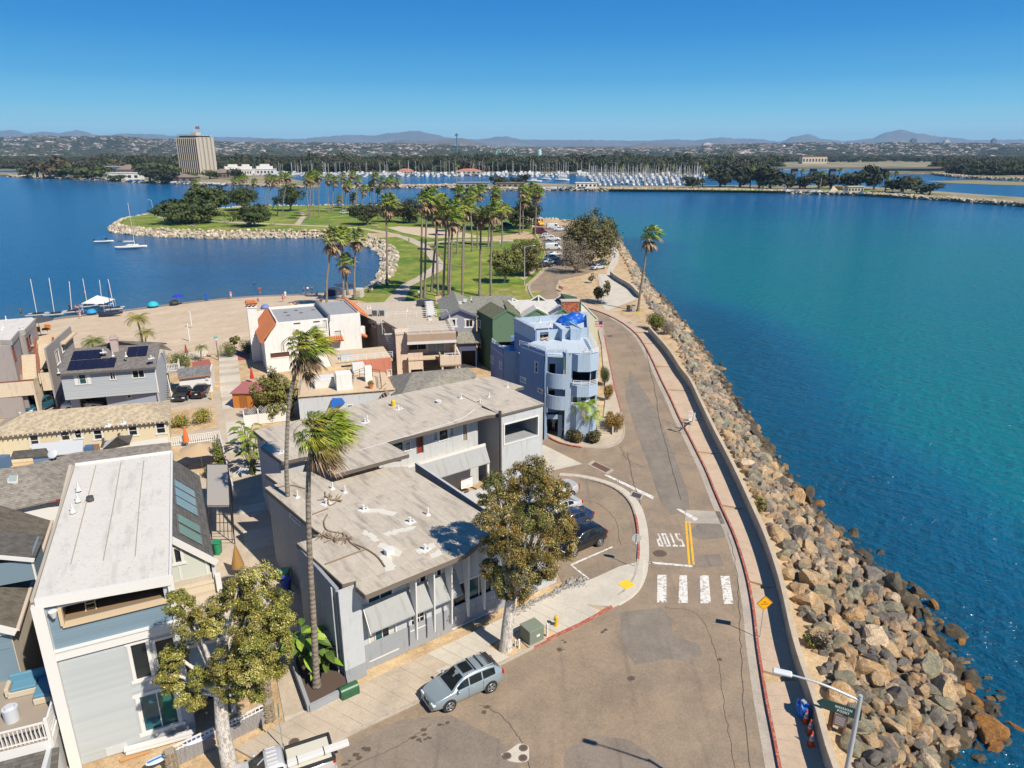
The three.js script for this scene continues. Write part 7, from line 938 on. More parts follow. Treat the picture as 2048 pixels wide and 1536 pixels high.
function vehicle(name,label,cat,kind,color,pos,head,o={}){
const t=thing(name,label,cat,pos,o.group,head),[Ln,W,wb,wr,belt,top,ws,rw,sg,pil]=KIND[kind],m=paint(color),xa=wb/2,N=44,sill=wr*.75,boxy=kind==='van'||kind==='bus';
const topAt=(x)=>{let i=0;while(i<top.length - 2&&x>top[i + 1][0])i++;const a=top[i],b=top[i + 1];return lerp(a[1],b[1],min(1,max(0,(x - a[0])/(b[0]- a[0]))));};
const sec=(x)=>{const ty=topAt(x),by=min(ty,belt),e=abs(2*x/Ln),hw=W/2*(1 -(boxy?.1:.26)*e**7),c=min(1,(ty - by)/.35),r=hw*lerp(.9,boxy?.84:.7,c);return[[sill,hw*.86],[sill + .1,hw*.97],[lerp(sill,by,.55),hw],[by - .05,hw*.975],[by,hw*.93],[lerp(by,ty,.82),lerp(hw*.93,r,.82)],[ty - .025*c,r*.86],[ty,r*.5],[ty + .012,0]];};
const xs=Array.from({length:N + 1},(_,i)=>(i/N - .5)*Ln),pos_=[],ix=[],M=9,ring_=2*M - 1;xs.forEach((x)=>{const s=sec(x),all=[...s,...s.slice(0,-1).reverse().map(([y,z])=>[y,-z])];all.forEach(([y,z])=>pos_.push(x,y,z));});
for(let i=0;i<N;i++)for(let j=0;j<ring_ - 1;j++){const a=i*ring_ + j;ix.push(a,a + ring_,a + 1,a + 1,a + ring_,a + ring_ + 1);}for(const e of[0,N])for(let j=1;j<ring_ - 1;j++){const a=e*ring_;e?ix.push(a,a + j + 1,a + j):ix.push(a,a + j,a + j + 1);}
const bg=new THREE.BufferGeometry();bg.setAttribute('position',new THREE.BufferAttribute(new Float32Array(pos_),3));bg.setIndex(ix.map((v,i)=>ix[i - i%3 +(2 - i%3)]));bg.computeVertexNormals();mesh('body',bg,m,t);
const quads=(q)=>{const g=new THREE.BufferGeometry();g.setAttribute('position',new THREE.BufferAttribute(new Float32Array(q.flatMap(([a,b,c,d])=>[...a,...b,...c,...a,...c,...d])),3));g.computeVertexNormals();return g;};
const gx=(x0,x1,n)=>Array.from({length:n + 1},(_,i)=>lerp(x0,x1,i/n));const at=(x,f,s)=>{const q=sec(x),a=q[4],b=q[5];return[x,lerp(a[0],b[0],f)+ .004,(lerp(a[1],b[1],f)+ .014)*s];};
const cuts=[sg[0],...pil,sg[1]];for(const s of[1,-1])for(let k=0;k<cuts.length - 1;k++){const X=gx(cuts[k]+ .04,cuts[k + 1]- .04,6);mesh('side_window',quads(X.slice(1).map((x,i)=>[at(X[i],.1,s),at(x,.1,s),at(x,.96,s),at(X[i],.96,s)])),mCarGlass,t);}
const glassTop=(x0,x1,nm)=>{const X=gx(x0,x1,5),w=(x)=>sec(x)[6];mesh(nm,quads(X.slice(1).flatMap((x,i)=>{const a=w(X[i]),b=w(x);return[[[X[i],a[0]+ .03,a[1]],[x,b[0]+ .03,b[1]],[x,b[0]+ .04,-b[1]],[X[i],a[0]+ .04,-a[1]]]];})),mCarGlass,t);};
glassTop(ws[0],ws[1],'windscreen');if(!boxy&&kind !=='pickup')glassTop(rw[1],rw[0],'rear_window');else mesh('rear_window',box(.03,.5,W*.6,kind==='pickup'?-.5:-Ln/2 - .01,belt + .4,0),mCarGlass,t);
for(const x of[-xa,xa])for(const s of[-1,1]){mesh('wheel_arch',new THREE.CylinderGeometry(wr*1.14,wr*1.14,.05,20).rotateX(PI/2).translate(x,wr*1.02,s*(W/2 - .018)),mPlastic,t);const w=mesh('wheel',new THREE.CylinderGeometry(wr,wr,.2,18).rotateX(PI/2).translate(x,wr,s*(W/2 - .07)),mTyre,t),r=[new THREE.CylinderGeometry(wr*.2,wr*.2,.05,8).rotateX(PI/2)];for(let k=0;k<5;k++)r.push(box(wr*.6,wr*.2,.04,wr*.38,0,0).rotateZ(k*1.2566));r.push(new THREE.TorusGeometry(wr*.68,wr*.06,5,16));mesh('rim',r.map((q)=>q.translate(x,wr,s*(W/2 + .03))),mRim,w);}
const nx=Ln/2,fy=top[top.length - 1][1];for(const s of[-1,1]){mesh('headlight',rbox(.3,.14,.36,.06,nx - .16,fy + .04,s*W*.33),mLampClear,t);mesh('tail_light',rbox(.16,.26,.22,.05,-nx + .08,belt - .12,s*W*.37),mLampRed,t);mesh('mirror',rbox(.16,.14,.22,.05,ws[1]- .3,belt + .06,s*(W/2 + .06)),m,t);}
mesh('grille',rbox(.08,.2,.66,.03,nx - .02,fy - .06,0),mPlastic,t);mesh('front_bumper',rbox(.16,.18,W*.72,.06,nx - .05,.36,0),o.solid?mPlastic:m,t);mesh('rear_bumper',rbox(.16,.2,W*.74,.06,-nx + .04,.42,0),o.solid?mPlastic:m,t);mesh('number_plate',box(.02,.12,.32,-nx - .03,.74,0),mTrimW,t);mesh('door_seam',[1,-1].flatMap((s)=>[.12,-.85].map((x)=>box(.012,belt - .45,.012,x,(belt + .4)/2,s*(W/2 - .002)))),mPlastic,t);mesh('door_handle',[1,-1].flatMap((s)=>[box(.16,.025,.03,-.2,belt - .12,s*W/2),box(.16,.025,.03,-1.15,belt - .1,s*W/2)]),m,t);
return t;
}
const headOf=(a,b)=>Math.atan2(-(a.z - b.z),a.x - b.x);
{
const f=G(898,1420),r=G(980,1382),d=f.clone().sub(r).normalize(),n=V(d.z,0,-d.x),c=f.clone().add(r).multiplyScalar(.5).addScaledVector(n,n.z<0?.78:-.78),t=vehicle('parked_car','silver blue parked car with roof rails at the kerb in the foreground','car','suv',[.30,.37,.41],c,headOf(f,r));
mesh('sunroof',rbox(.6,.03,.85,.01,-.15,1.715,0),mCarGlass,t);mesh('roof_rail',[-.58,.58].map((z)=>rbox(1.7,.05,.06,.02,-.85,1.7,z)),mRim,t);mesh('roof_bar',[-.55,-1.05,-1.5].map((x)=>rbox(.07,.05,1.15,.02,x,1.745,0)),mPlastic,t);mesh('spoiler',rbox(.3,.05,1.15,.02,-1.72,1.63,0),mPlastic,t);mesh('badge',new THREE.TorusGeometry(.07,.014,5,12).rotateY(PI/2).translate(2.36,.66,0),mRim,t);
}
{
const a=G(690,1490),b=G(480,1560),t=vehicle('white_pickup','white pickup truck with a long white pole in its open bed at the bottom edge','pickup truck','pickup',[.62,.62,.62],G(556,1566),headOf(b,a));
mesh('bed_liner',[box(2.05,.04,1.5,-1.6,1.15,0)],plain([.55,.53,.45],.8),t);mesh('bed_rail',[box(2.2,.14,.12,-1.65,1.2,.84),box(2.2,.14,.12,-1.65,1.2,-.84),box(.1,.14,1.7,-2.74,1.2,0)],mPlastic,t);mesh('roof_rib',[-.5,-.25,0,.25,.5].map((z)=>box(.5,.02,.05,.15,1.815,z)),mTrimW,t);
const pl=thing('white_pole','long white box section pole lying in the pickup bed','pole',t.localToWorld(V(-1.6,1.35,-.35)));pl.rotation.y=t.rotation.y + .03;mesh('pole',rbox(3.9,.2,.34,.02,0,0,0),mTrimW,pl);mesh('strap',[box(.04,.24,.37,.6,0,0),box(.04,.24,.37,-.7,0,0)],mBlack,pl);
}
{
const hd=headOf(G(1142,1128),G(1224,1093)),u=V(cos(hd),0,-sin(hd)),at=(x,y,d)=>G(x,y).addScaledVector(u,d);
const black=vehicle('parked_car','black parked car nearest the zebra crossing behind the rusty street tree','car','suv',[.012,.012,.014],at(1196,1078,2.0),hd);vehicle('parked_car','dark blue car with its rear window glinting, next beyond the black car','car','sedan',[.02,.04,.10],at(1172,1038,2.0),hd);vehicle('parked_car','white car mostly hidden behind the street tree, between the dark blue car and the van','car','sedan',[.6,.6,.6],at(1148,1015,1.9),hd);
const v=vehicle('parked_van','white service pickup with chequered black and white tail, farthest in the corner lot','van','pickup',[.62,.62,.62],at(1146,984,2.7),hd,{solid:1});const ck=[];for(let i=0;i<7;i++)for(let j=0;j<3;j++)if((i + j)%2)ck.push(box(.02,.16,.22,-2.815,.5 + j*.16,-.66 + i*.22),box(.3,.16,.02,-2.6 + i*.3,.5 + j*.16,.985));mesh('chequer_panel',ck,mPlastic,v);
}
vehicle('parked_car','black car facing the camera beside the white shed','car','sedan',[.012,.012,.016],G(367,794),-PI/2 + .15);vehicle('parked_car','black car showing its red tail lights beside the yellow post','car','sedan',[.012,.012,.012],G(404,788),PI/2 + .12);vehicle('parked_car','blue green car in the shade beneath the beige house','car','suv',[.03,.12,.18],G(86,818),-PI/2 - .2);vehicle('parked_car','white car parked lengthwise behind the cream house roof','car','sedan',[.6,.6,.6],G(168,818),.25);vehicle('parked_car','white topped dark car under the right end of the solar roof house','car','sedan',[.2,.2,.22],G(278,806),.25);
for(const[x,y,k,c,h,l,o]of[[1077,450,'bus',[.70,.33,.01],-1.2,'yellow bus parked under the tall dark tree',1],[1107,458,'van',[.65,.65,.65],.1,'white panel van at the back of the park car park',1],[1120,462,'pickup',[.65,.65,.65],.15,'white pickup just right of the white panel van'],[1080,467,'van',[.10,.015,.02],0,'dark red van in the park car park',0],[1094,475,'suv',[.65,.65,.65],.1,'white boxy car in front of the dark red van'],[1105,481,'pickup',[.66,.66,.66],.15,'white pickup nose on to the shaggy tree clump'],[1107,489,'sedan',[.25,.28,.3],.15,'grey car next below the nose on white pickup'],[1106,500,'van',[.62,.62,.62],.15,'white van halfway along the car park row',1],[1110,512,'sedan',[.5,.52,.53],.35,'silver car third from the near end of the car park row'],[1105,520,'suv',[.66,.66,.66],.4,'white car second from the near end of the car park row'],[1098,527,'sedan',[.62,.62,.62],.5,'white low car at the near end of the car park row'],[1090,534,'sedan',[.015,.015,.03],.5,'dark car in tree shade at the near end of the row'],[1196,538,'sedan',[.6,.62,.63],.7,'white car nearest the walkway right of the bare tree'],[1206,529,'sedan',[.45,.5,.5],.7,'pale car behind it at the walkway edge'],[1013,452,'suv',[.02,.03,.05],.1,'dark car under the tree left of the yellow bus'],[689,428,'suv',[.65,.65,.65],0,'white car behind the palms at the back of the lawn'],[1061,446,'sedan',[.6,.6,.6],.1,'white car beyond the slim palm row']])vehicle(k==='bus'?'yellow_bus':k==='van'?'parked_van':k==='pickup'?'parked_pickup':'parked_car',l,k==='bus'?'bus':k==='van'?'van':k==='pickup'?'pickup truck':'car',k,c,G(x,y,.02),h,{solid:o});
// ---------- street furniture ----------
const mGalv=plain([.50,.52,.53],.4,{metalness:.3}),mOrange=plain([.75,.10,.015],.5);
const textTex=(w,h,bg,draw)=>{const cv=document.createElement('canvas');cv.width=w;cv.height=h;const c=cv.getContext('2d');c.fillStyle=bg;c.fillRect(0,0,w,h);c.textAlign='center';c.textBaseline='middle';draw(c);const t=new THREE.CanvasTexture(cv);t.colorSpace=THREE.SRGBColorSpace;return new THREE.MeshStandardMaterial({map:t,roughness:.5});};
function lampPost(label,B,H,arm,dir,r=.1){const t=thing('street_lamp',label,'street lamp',B),e=dir.clone().multiplyScalar(arm).setY(H + .25);mesh('pole',cyl(r*1.2,r*.7,H,0,0,0,12),mGalv,t);mesh('arm',taper([V(0,H - .25,0),e.clone().multiplyScalar(.5).setY(H + .12),e],r*.55,r*.32,8,10),mGalv,t);const g=rbox(.75,.14,.3,.06,0,0,0);g.rotateY(Math.atan2(-dir.z,dir.x));g.translate(e.x,e.y,e.z);mesh('lamp_head',g,plain([.60,.62,.63],.4),t);mesh('pole_base',cyl(r*2,r*1.8,.25,0,0,0,10),mGalv,t);return t;}
{const top=G(1722,1391,9.65),hd=G(1565,1345,9.9),d=hd.clone().sub(top).setY(0);lampPost('tall grey street lamp reaching over the sea wall at the lower right',V(top.x,0,top.z),9.65,d.length(),d.normalize(),.115);}
{const B=G(1049,570);lampPost('grey street lamp beside the park road bend',B,HT(493,B),2.2,V(1,0,0),.09);const b2=G(307,430),b3=b2.clone();lampPost('lone lamp post at the far tip of the island lawn',b3,HT(400,b3),1.2,V(-1,0,.2),.12);}
function signPost(name,label,B,H,add,cat='road sign',m=mGalv){const t=thing(name,label,cat,B);mesh('post',cyl(.03,.03,H,0,0,0,6),m,t);add(t,H);return t;}
signPost('diamond_sign','yellow diamond NO OUTLET sign on a thin post beside the red kerb',G(1520,1274,.13),2.4,(t,H)=>{const g=rbox(.78,.78,.03,.03,0,0,0);g.rotateZ(PI/4);const ry=.12;g.rotateY(ry);g.translate(0,H + .2,.05);const b=mesh('sign_plate',g,plain([.06,.05,.01],.6),t);const f=new THREE.PlaneGeometry(.74,.74).rotateZ(PI/4).rotateY(ry).translate(.003,H + .2,.069);mesh('sign_face',f,textTex(256,256,'#f0a90c',(c)=>{c.translate(128,128);c.rotate(PI/4);c.fillStyle='#1c1408';c.font='bold 50px sans-serif';c.fillText('NO',0,-28);c.fillText('OUTLET',0,26,180);c.strokeStyle='#1c1408';c.lineWidth=5;c.rotate(-PI/4);c.strokeRect(-114,-114,228,228);}),b,true);});
signPost('stop_sign','grey back of a stop sign at the pavement corner',G(1270,1133,.13),2.75,(t,H)=>{mesh('sign_plate',new THREE.CylinderGeometry(.38,.38,.03,8).rotateY(PI/8).rotateX(PI/2).translate(0,H - .35,-.05),plain([.42,.42,.40],.5),t);mesh('bracket',box(.1,.12,.06,0,H - .75,0),mTrimW,t);});
signPost('parking_sign','two small white signs on a post beside the sea wall pavement',G(1378,868,.13),2.6,(t,H)=>{mesh('sign_plate',rbox(.46,.62,.02,.02,0,H - .2,.05,.2),mTrimW,t);mesh('sign_plate',rbox(.36,.4,.02,.02,0,H - .85,.05,.2),mTrimW,t);mesh('print',[-.1,.05,.18].map((y)=>box(.32,.05,.01,0,H - .2 + y,.066,.2)),plain([.5,.12,.12],.7),t);});
signPost('thin_sign','thin post with an edge on street sign on the near pavement',G(566,1497,.13),2.7,(t,H)=>mesh('sign_plate',box(.05,.55,.34,0,H - .25,0,.3),plain([.12,.18,.12],.6),t));
signPost('yellow_sign','small yellow diamond sign on the dirt bank by the walkway',G(1277,650),2.2,(t,H)=>{const g=box(.6,.6,.03);g.rotateZ(PI/4);mesh('sign_plate',g.translate(0,H,.04),plain([.6,.55,.04],.6),t);});
{const B=G(1366,858,.05),t=thing('barrier_gate','dark pipe barrier folded open at the right kerb','gate',B);const q=(x,y,h)=>G(x,y,h).sub(B);mesh('post',[cyl(.06,.06,1.2,0,0,0,8),bar(q(1384,842,.1),q(1384,842,1.6),.07)],mGalv,t);mesh('bar',[bar(V(0,1.1,0),q(1384,842,1.2),.05),bar(V(0,.5,0),q(1384,842,.6),.05),bar(V(0,.1,0),q(1384,842,1.2),.04)],mBlack,t);mesh('panel',box(.5,1.1,.05,q(1388,838,.9).x,1.0,q(1388,838,.9).z,.9),plain([.45,.47,.48],.5),t);}
{const t=thing('fire_hydrant','yellow fire hydrant on the near pavement','fire hydrant',G(1112,1251,.13));mesh('body',[cyl(.16,.16,.06,0,0,0,12),cyl(.1,.1,.55,0,.06,0,12),cyl(.14,.14,.05,0,.58,0,12)],plain([.62,.40,.015],.5),t);mesh('cap',[sph(.12,0,.64,0,1,.9,1,12),cyl(.03,.03,.07,0,.72,0,6)],plain([.62,.40,.015],.5),t);mesh('outlet',[new THREE.CylinderGeometry(.055,.055,.4,8).rotateZ(PI/2).translate(0,.45,0),new THREE.CylinderGeometry(.07,.07,.2,8).rotateX(PI/2).translate(0,.42,.1)],plain([.62,.40,.015],.5),t);}
{const t=thing('utility_box','grey green electrical cabinet beside the white trunked street tree','utility box',G(1064,1278,.13),null,.62);mesh('cabinet',rbox(1.15,.98,1.05,.04,0,.52,0),plain([.17,.20,.15],.6),t);mesh('lid',rbox(1.2,.08,1.1,.03,0,1.04,0),plain([.19,.215,.16],.6),t);mesh('warning_label',[box(.26,.16,.012,.1,.55,.53)],mTrimW,t);mesh('concrete_pad',box(1.4,.12,1.3,0,.0,0),mConcWorn,t);}
for(const[x,y,h,l]of[[1038,1296,.62,'taller white bollard left of the grey green cabinet'],[1031,1293,.45,'shorter white bollard beside the street tree'],[1094,1273,.95,'slim white post between cabinet and hydrant']]){const t=thing('bollard',l,'bollard',G(x,y,.1));mesh('post',cyl(.075,.075,h,0,0,0,10),mTrimW,t);mesh('cap',sph(.075,0,h,0,1,.6,1,8),mTrimW,t);}
{const t=thing('green_locker','dark green round topped metal locker by the grey planter','locker',G(698,1388,.13),null,.62);const sh=new THREE.Shape();sh.moveTo(-.3,0);sh.lineTo(.3,0);sh.lineTo(.3,.35);sh.absarc(0,.35,.3,0,PI);const g=new THREE.ExtrudeGeometry(sh,{depth:1.05,bevelEnabled:true,bevelSize:.015,bevelThickness:.015,bevelSegments:1});g.rotateY(PI/2);g.translate(-.52,0,0);mesh('shell',g,plain([.025,.10,.045],.35),t);mesh('rib',[-.45,0,.45].map((x)=>box(.04,.36,.64,x,.18,0)),plain([.02,.08,.04],.4),t);}
{const t=thing('planter','low grey walled planter with dark soil round the palm trunk','planter',G(650,1370));const P=[[618,1413],[700,1372],[694,1348],[640,1300],[590,1310],[588,1330]].map(([x,y])=>G(x,y,.5).setY(0).sub(t.position.clone().setY(0)));for(let i=0;i<P.length;i++)mesh('planter_wall',beam(P[i].clone().setY(.28),P[(i + 1)%P.length].clone().setY(.28),.2,.58),mGrey,t);mesh('soil',prism(ccw(P),.1,.45),plain([.09,.06,.045],.95),t);}
for(const[x,y,l]of[[1611,1445,'farthest of three orange traffic cones against the sea wall'],[1619,1466,'middle of three orange traffic cones against the sea wall'],[1622,1490,'nearest of three orange traffic cones against the sea wall']]){const t=thing('traffic_cone',l,'traffic cone',G(x,y,.13));mesh('base',box(.38,.04,.38,0,.02,0),mOrange,t);mesh('cone',new THREE.CylinderGeometry(.03,.14,.85,14).translate(0,.46,0),mOrange,t);mesh('band',[new THREE.CylinderGeometry(.068,.089,.16,14).translate(0,.6,0),new THREE.CylinderGeometry(.1,.115,.1,14).translate(0,.38,0)],mTrimW,t);}
{const t=thing('blue_sack','bright blue sack slumped against the sea wall beside the cones','sack',G(1604,1430,.13));const g=new THREE.IcosahedronGeometry(.5,3),p=g.attributes.position;for(let i=0;i<p.count;i++){const x=p.getX(i),y=p.getY(i),z=p.getZ(i),k=1 + .18*sin(x*13 + y*5)*cos(z*11 + y*3);p.setXYZ(i,x*.7*k,max(0,y + .4)*.95*k,z*1.05*k);}g.computeVertexNormals();mesh('sack',g,plain([.01,.14,.50],.5),t);mesh('neck',box(.2,.2,.25,0,.85,0,.4),plain([.3,.34,.4],.6),t);}
{const B=G(1672,1462),t=thing('park_sign','green arrow board reading MISSION POINT on wooden posts behind the sea wall','sign',B,null,-.5);for(const x of[-.32,.32])mesh('post',cyl(.14,.13,1.55,x,0,0,10),plain([.17,.10,.06],.9),t);const sh=new THREE.Shape([[-1.15,.02],[-.85,.32],[1.05,.32],[1.05,-.3],[-.85,-.3]].map(([x,y])=>new THREE.Vector2(x,y))),g=new THREE.ExtrudeGeometry(sh,{depth:.06,bevelEnabled:false});g.translate(0,1.6,.12);const b=mesh('arrow_board',g,plain([.01,.07,.065],.5),t);mesh('lettering',new THREE.PlaneGeometry(1.55,.52).translate(.18,1.61,.186),textTex(384,128,'#1c4a48',(c)=>{c.fillStyle='#e8efe9';c.font='bold 50px sans-serif';c.fillText('MISSION',192,38,350);c.fillText('POINT',192,92,260);}),b,true);const n=mesh('notice_board',box(.62,.75,.05,.1,.85,.16),plain([.22,.15,.14],.7),t);mesh('lettering',[0,1,2,3,4].map((i)=>box(.46,.035,.01,.1,1.08 - i*.11,.19)),mTrimG,n);}
const cover=(x,y,r,l,y0=.014)=>{const t=thing('manhole_cover',l,'manhole cover',G(x,y,y0));mesh('cover',cyl(r,r,.012,0,0,0,24),plain([.12,.085,.06],.7),t);mesh('ring',new THREE.TorusGeometry(r*1.06,.03,4,28).rotateX(PI/2),plain([.17,.14,.11],.7),t);const s=[];for(let i=-2;i<=2;i++)s.push(box(r*1.3,.006,.025,0,.014,i*r*.3));mesh('tread',s,plain([.08,.06,.045],.7),t);};
cover(1320,1107,.48,'large manhole cover beside the STOP lettering');cover(1263,1357,.2,'small round cover alone in the middle of the street');cover(1047,1496,.2,'farthest of three small covers on the pale road patch',.025);cover(1014,1512,.2,'left of three small covers on the pale road patch',.025);cover(1046,1516,.2,'nearest of three small covers on the pale road patch',.025);cover(588,1484,.24,'round cover in the near pavement',.14);cover(1220,672,.5,'round cover in the road beside the green house',.012);
struct('concrete_patch',flat(smooth(GP([[1002,1510],[1020,1500],[1038,1488],[1056,1492],[1058,1506],[1056,1522],[1040,1526],[1016,1522],[1002,1510]]),30),.016),mConcPale);
const grate=(pts,l,m2)=>{const c=G(...pts[4]),t=thing('drain_grate',l,'drain',c),q=pts.slice(0,4).map((p)=>G(...p).sub(c));mesh('frame',flat(q.map((p)=>p.clone().multiplyScalar(1.35)),.014),mConcWorn,t);mesh('grate',flat(q,.02),m2,t);const s=[];for(let i=1;i<12;i++)s.push(beam(q[0].clone().lerp(q[1],i/12).setY(.028),q[3].clone().lerp(q[2],i/12).setY(.028),.03,.015));mesh('bars',s,mIron,t);};
grate([[1190,924],[1222,939],[1212,945],[1182,930],[1203,934]],'long rust coloured drain grate in the driveway',plain([.15,.07,.05],.8));grate([[1266,984],[1284,990],[1280,998],[1262,992],[1273,991]],'grey drain grate beside the curved swale',plain([.06,.075,.09],.8));grate([[1462,1022],[1474,1022],[1482,1040],[1470,1040],[1472,1031]],'drain grate at the right kerb',mIron);
{const t=thing('litter_bins','pair of dark and grey litter bins on the dirt bank by the lone palm','litter bin',G(1262,622));mesh('bin',rbox(.7,1.1,.7,.05,.45,.55,0),plain([.36,.33,.29],.7),t);mesh('bin',rbox(.7,1.1,.7,.05,-.55,.55,.3),plain([.03,.03,.03],.7),t);mesh('lid',[rbox(.74,.1,.74,.03,.45,1.15,0),rbox(.74,.1,.74,.03,-.55,1.15,.3)],mIron,t);}
{const t=thing('wire_fence','thin wire fence round the sandy plot beside the road','fence',G(1150,590));const L=smooth(GP([[1118,560],[1124,588],[1160,600],[1200,612],[1206,585],[1196,556]]),24).map((p)=>p.sub(t.position));L.forEach((p,i)=>i%2||mesh('fence_post',cyl(.04,.04,1.3,p.x,0,p.z,5),mGalv,t));mesh('wire',L.slice(1).flatMap((p,i)=>[.5,.9,1.25].map((y)=>bar(L[i].clone().setY(y),p.clone().setY(y),.015,4))),mGalv,t);}
{const t=thing('barricade','red and white barricade at the park road bend','barricade',G(1122,582));mesh('board',[0,1].map((i)=>box(.3,.22,2.2,0,.6 + i*.4,0,.3)),plain([.5,.05,.04],.6),t);mesh('stripe',[-.7,0,.7].map((z)=>box(.32,.64,.2,z*.3,.8,z,.3)),mTrimW,t);}
{const g=tag(new THREE.Group(),'strip of grey river cobbles along the foot of the grey building at the corner','cobbles');g.name='cobble_strip';scene.add(g);instanced('cobble',boulders[3],plain([.3,.28,.25],.85),520,(o)=>{const u=R(),p=u<.75?G(lerp(1020,1140,u/.75),lerp(1236,1176,u/.75)- 5,.06):G(1155 + rr(-16,16),1166 + rr(-9,9),.08);o.position.copy(p).add(V(rr(-.25,.25),0,rr(-.3,.3)));o.rotation.set(R()*6,R()*6,0);o.scale.setScalar(rr(.08,.15));const v=rr(.5,1.4);return[v,v,v];},null,null,g);}
// ---------- the courts between the houses ----------
rs(1500);
{
const cp=tag(new THREE.Group(),null,null,null,'structure');cp.name='court_path';scene.add(cp);slabsAlong(smooth(GP([[455,700],[462,780],[478,860],[497,960],[520,1060],[548,1170],[588,1300],[622,1440]]),60),-1.35,1.35,1.6,.02,[mConc,mConc,mConcPale],cp);
struct('yard_paving',[flat(GP([[340,800],[438,792],[470,910],[500,1080],[560,1300],[520,1420],[440,1300],[420,1080],[345,900]]),.0),flat(GP([[500,860],[540,1000],[560,1130],[640,1390],[700,1350],[600,1090],[545,980]]),.0)],mConc);
struct('alley_paving',flat(GP([[0,830],[345,815],[440,795],[430,780],[320,790],[0,815]]),.003),mConcWorn);struct('red_patio',[flat(GP([[470,800],[525,795],[500,760],[462,768]]),.01),flat(GP([[440,725],[500,718],[495,700],[440,708]]),.012),flat(GP([[385,742],[425,735],[418,718],[384,724]]),.012)],plain([.34,.10,.075],.8));struct('garden_bed',[flat(GP([[345,868],[435,855],[430,812],[342,820]]),.012),flat(GP([[350,960],[455,950],[440,890],[345,895]]),.012)],mDirt);
const fences=[['picket_fence','white picket fence between the two court gardens',[345,893],[436,880],1.0],['picket_fence','white picket fence closing the red patio',[372,718],[415,712],.9],['picket_fence','long white fence along the left edge of the court path',[440,880],[470,1000],1.1]];
for(const[n,l,a,b,h]of fences){const A=G(...a),B=G(...b),t=thing(n,l,'fence',A);picket(t,V(0,0,0),B.clone().sub(A),0,h,mTrimW,.22,.1);}
{const A=G(490,852),B=G(575,842),t=thing('lattice_fence','white panel fence with a lattice top under the bushy tree','fence',A),d=B.clone().sub(A),ry=Math.atan2(-d.z,d.x),L=d.length();for(let i=0;i<=3;i++){const p=d.clone().multiplyScalar(i/3);mesh('post',box(.14,1.9,.14,p.x,.95,p.z,ry),mTrimW,t);}for(let i=0;i<3;i++){const p=d.clone().multiplyScalar((i + .5)/3);mesh('panel',box(L/3 - .15,1.25,.04,p.x,.65,p.z,ry),mTrimW,t);const g=[];for(let k=-5;k<=5;k++)for(const s of[-1,1]){const q=box(.03,.6,.02,k*.16,0,0);g.push(q.rotateZ(s*.7));}mesh('lattice',g.map((q)=>q.rotateY(ry).translate(p.x,1.55,p.z)),mTrimW,t);}}
bush('garden_shrub','yellow green shrub left in the upper court garden',[366,852],[345,386,834,856],YEL,{leaves:1600});bush('garden_shrub','orange yellow shrub right in the upper court garden',[412,846],[390,432,820,850],YEL,{leaves:1600});bush('garden_shrub','round green shrub beside the tan umbrella',[424,956],[410,438,934,960],BOX,{leaves:1600});bush('garden_hedge','narrow green hedge along the fence of the lower court garden',[440,945],[430,452,880,950],[[.16,.18,.03],[.10,.12,.02]],{leaves:2400});bush('garden_shrub','dark green shrub right of the solar roof house',[362,738],[334,384,708,742],[[.12,.15,.02],[.07,.09,.015]],{leaves:2600});bush('garden_shrub','green shrub beside the lamp at the white house garden',[458,712],[442,476,684,714],GRN,{leaves:1600});bush('garden_shrub','leafy shrub at the foot of the tall chimney',[494,706],[478,512,682,708],[[.10,.14,.02],[.06,.09,.015]],{leaves:1800});tree('young_tree','small leafy tree on the white house patio',[468,700],[458,480,668,690],'court',{n:6,leaves:900,leaf:.14,rad:.06});bush('garden_shrub','dry brown shrub left of the bottom pale house corner',[108,1530],[90,130,1516,1536],ORA,{leaves:800});
const umb=(label,x,y,h,r,c)=>{const t=thing('garden_umbrella',label,'umbrella',G(x,y));mesh('pole',cyl(.03,.03,h,0,0,0,6),mTrimG,t);mesh('canopy',r>.6?new THREE.ConeGeometry(r,.7,8).translate(0,h,0):new THREE.CylinderGeometry(.06,r,h*.7,8).translate(0,h*.62,0),c,t);};umb('wide tan garden umbrella in the lower court garden',405,935,2.3,2.0,plain([.46,.33,.2],.9));umb('closed orange umbrella by the white picket fence',374,893,2.3,.35,plain([.62,.14,.03],.8));umb('closed brown cover standing by the court path fence',478,1150,2.6,.5,plain([.30,.16,.05],.9));umb('closed red umbrella on the red patio',505,765,2.2,.3,plain([.45,.02,.02],.8));umb('closed dark red umbrella beside the small date palm',374,716,2.2,.3,plain([.3,.03,.02],.8));
{const t=thing('scaffold','black scaffold tower with a plank platform beside the steep dark roof','scaffold',G(447,1100));const q=(x,y,h)=>G(x,y,h).sub(t.position),P=[q(425,1090,0),q(470,1090,0),q(465,1000,0),q(424,1000,0)];for(const p of P)mesh('upright',cyl(.04,.04,3.6,p.x,0,p.z,6),mBlack,t);for(let k=0;k<5;k++)for(let i=0;i<4;i++)mesh('tube',bar(P[i].clone().setY(.5 + k*.75),P[(i + 1)%4].clone().setY(.5 + k*.75),.03,5),mBlack,t);mesh('platform',prism(ccw(P),3.4,3.5),plain([.34,.31,.28],.8),t);mesh('pallet',[0,1,2,3].map((i)=>box(.12,.06,1.1,P[1].x - 1.6 + i*.25,3.56,P[2].z + 1.4)),mTrimW,t);}
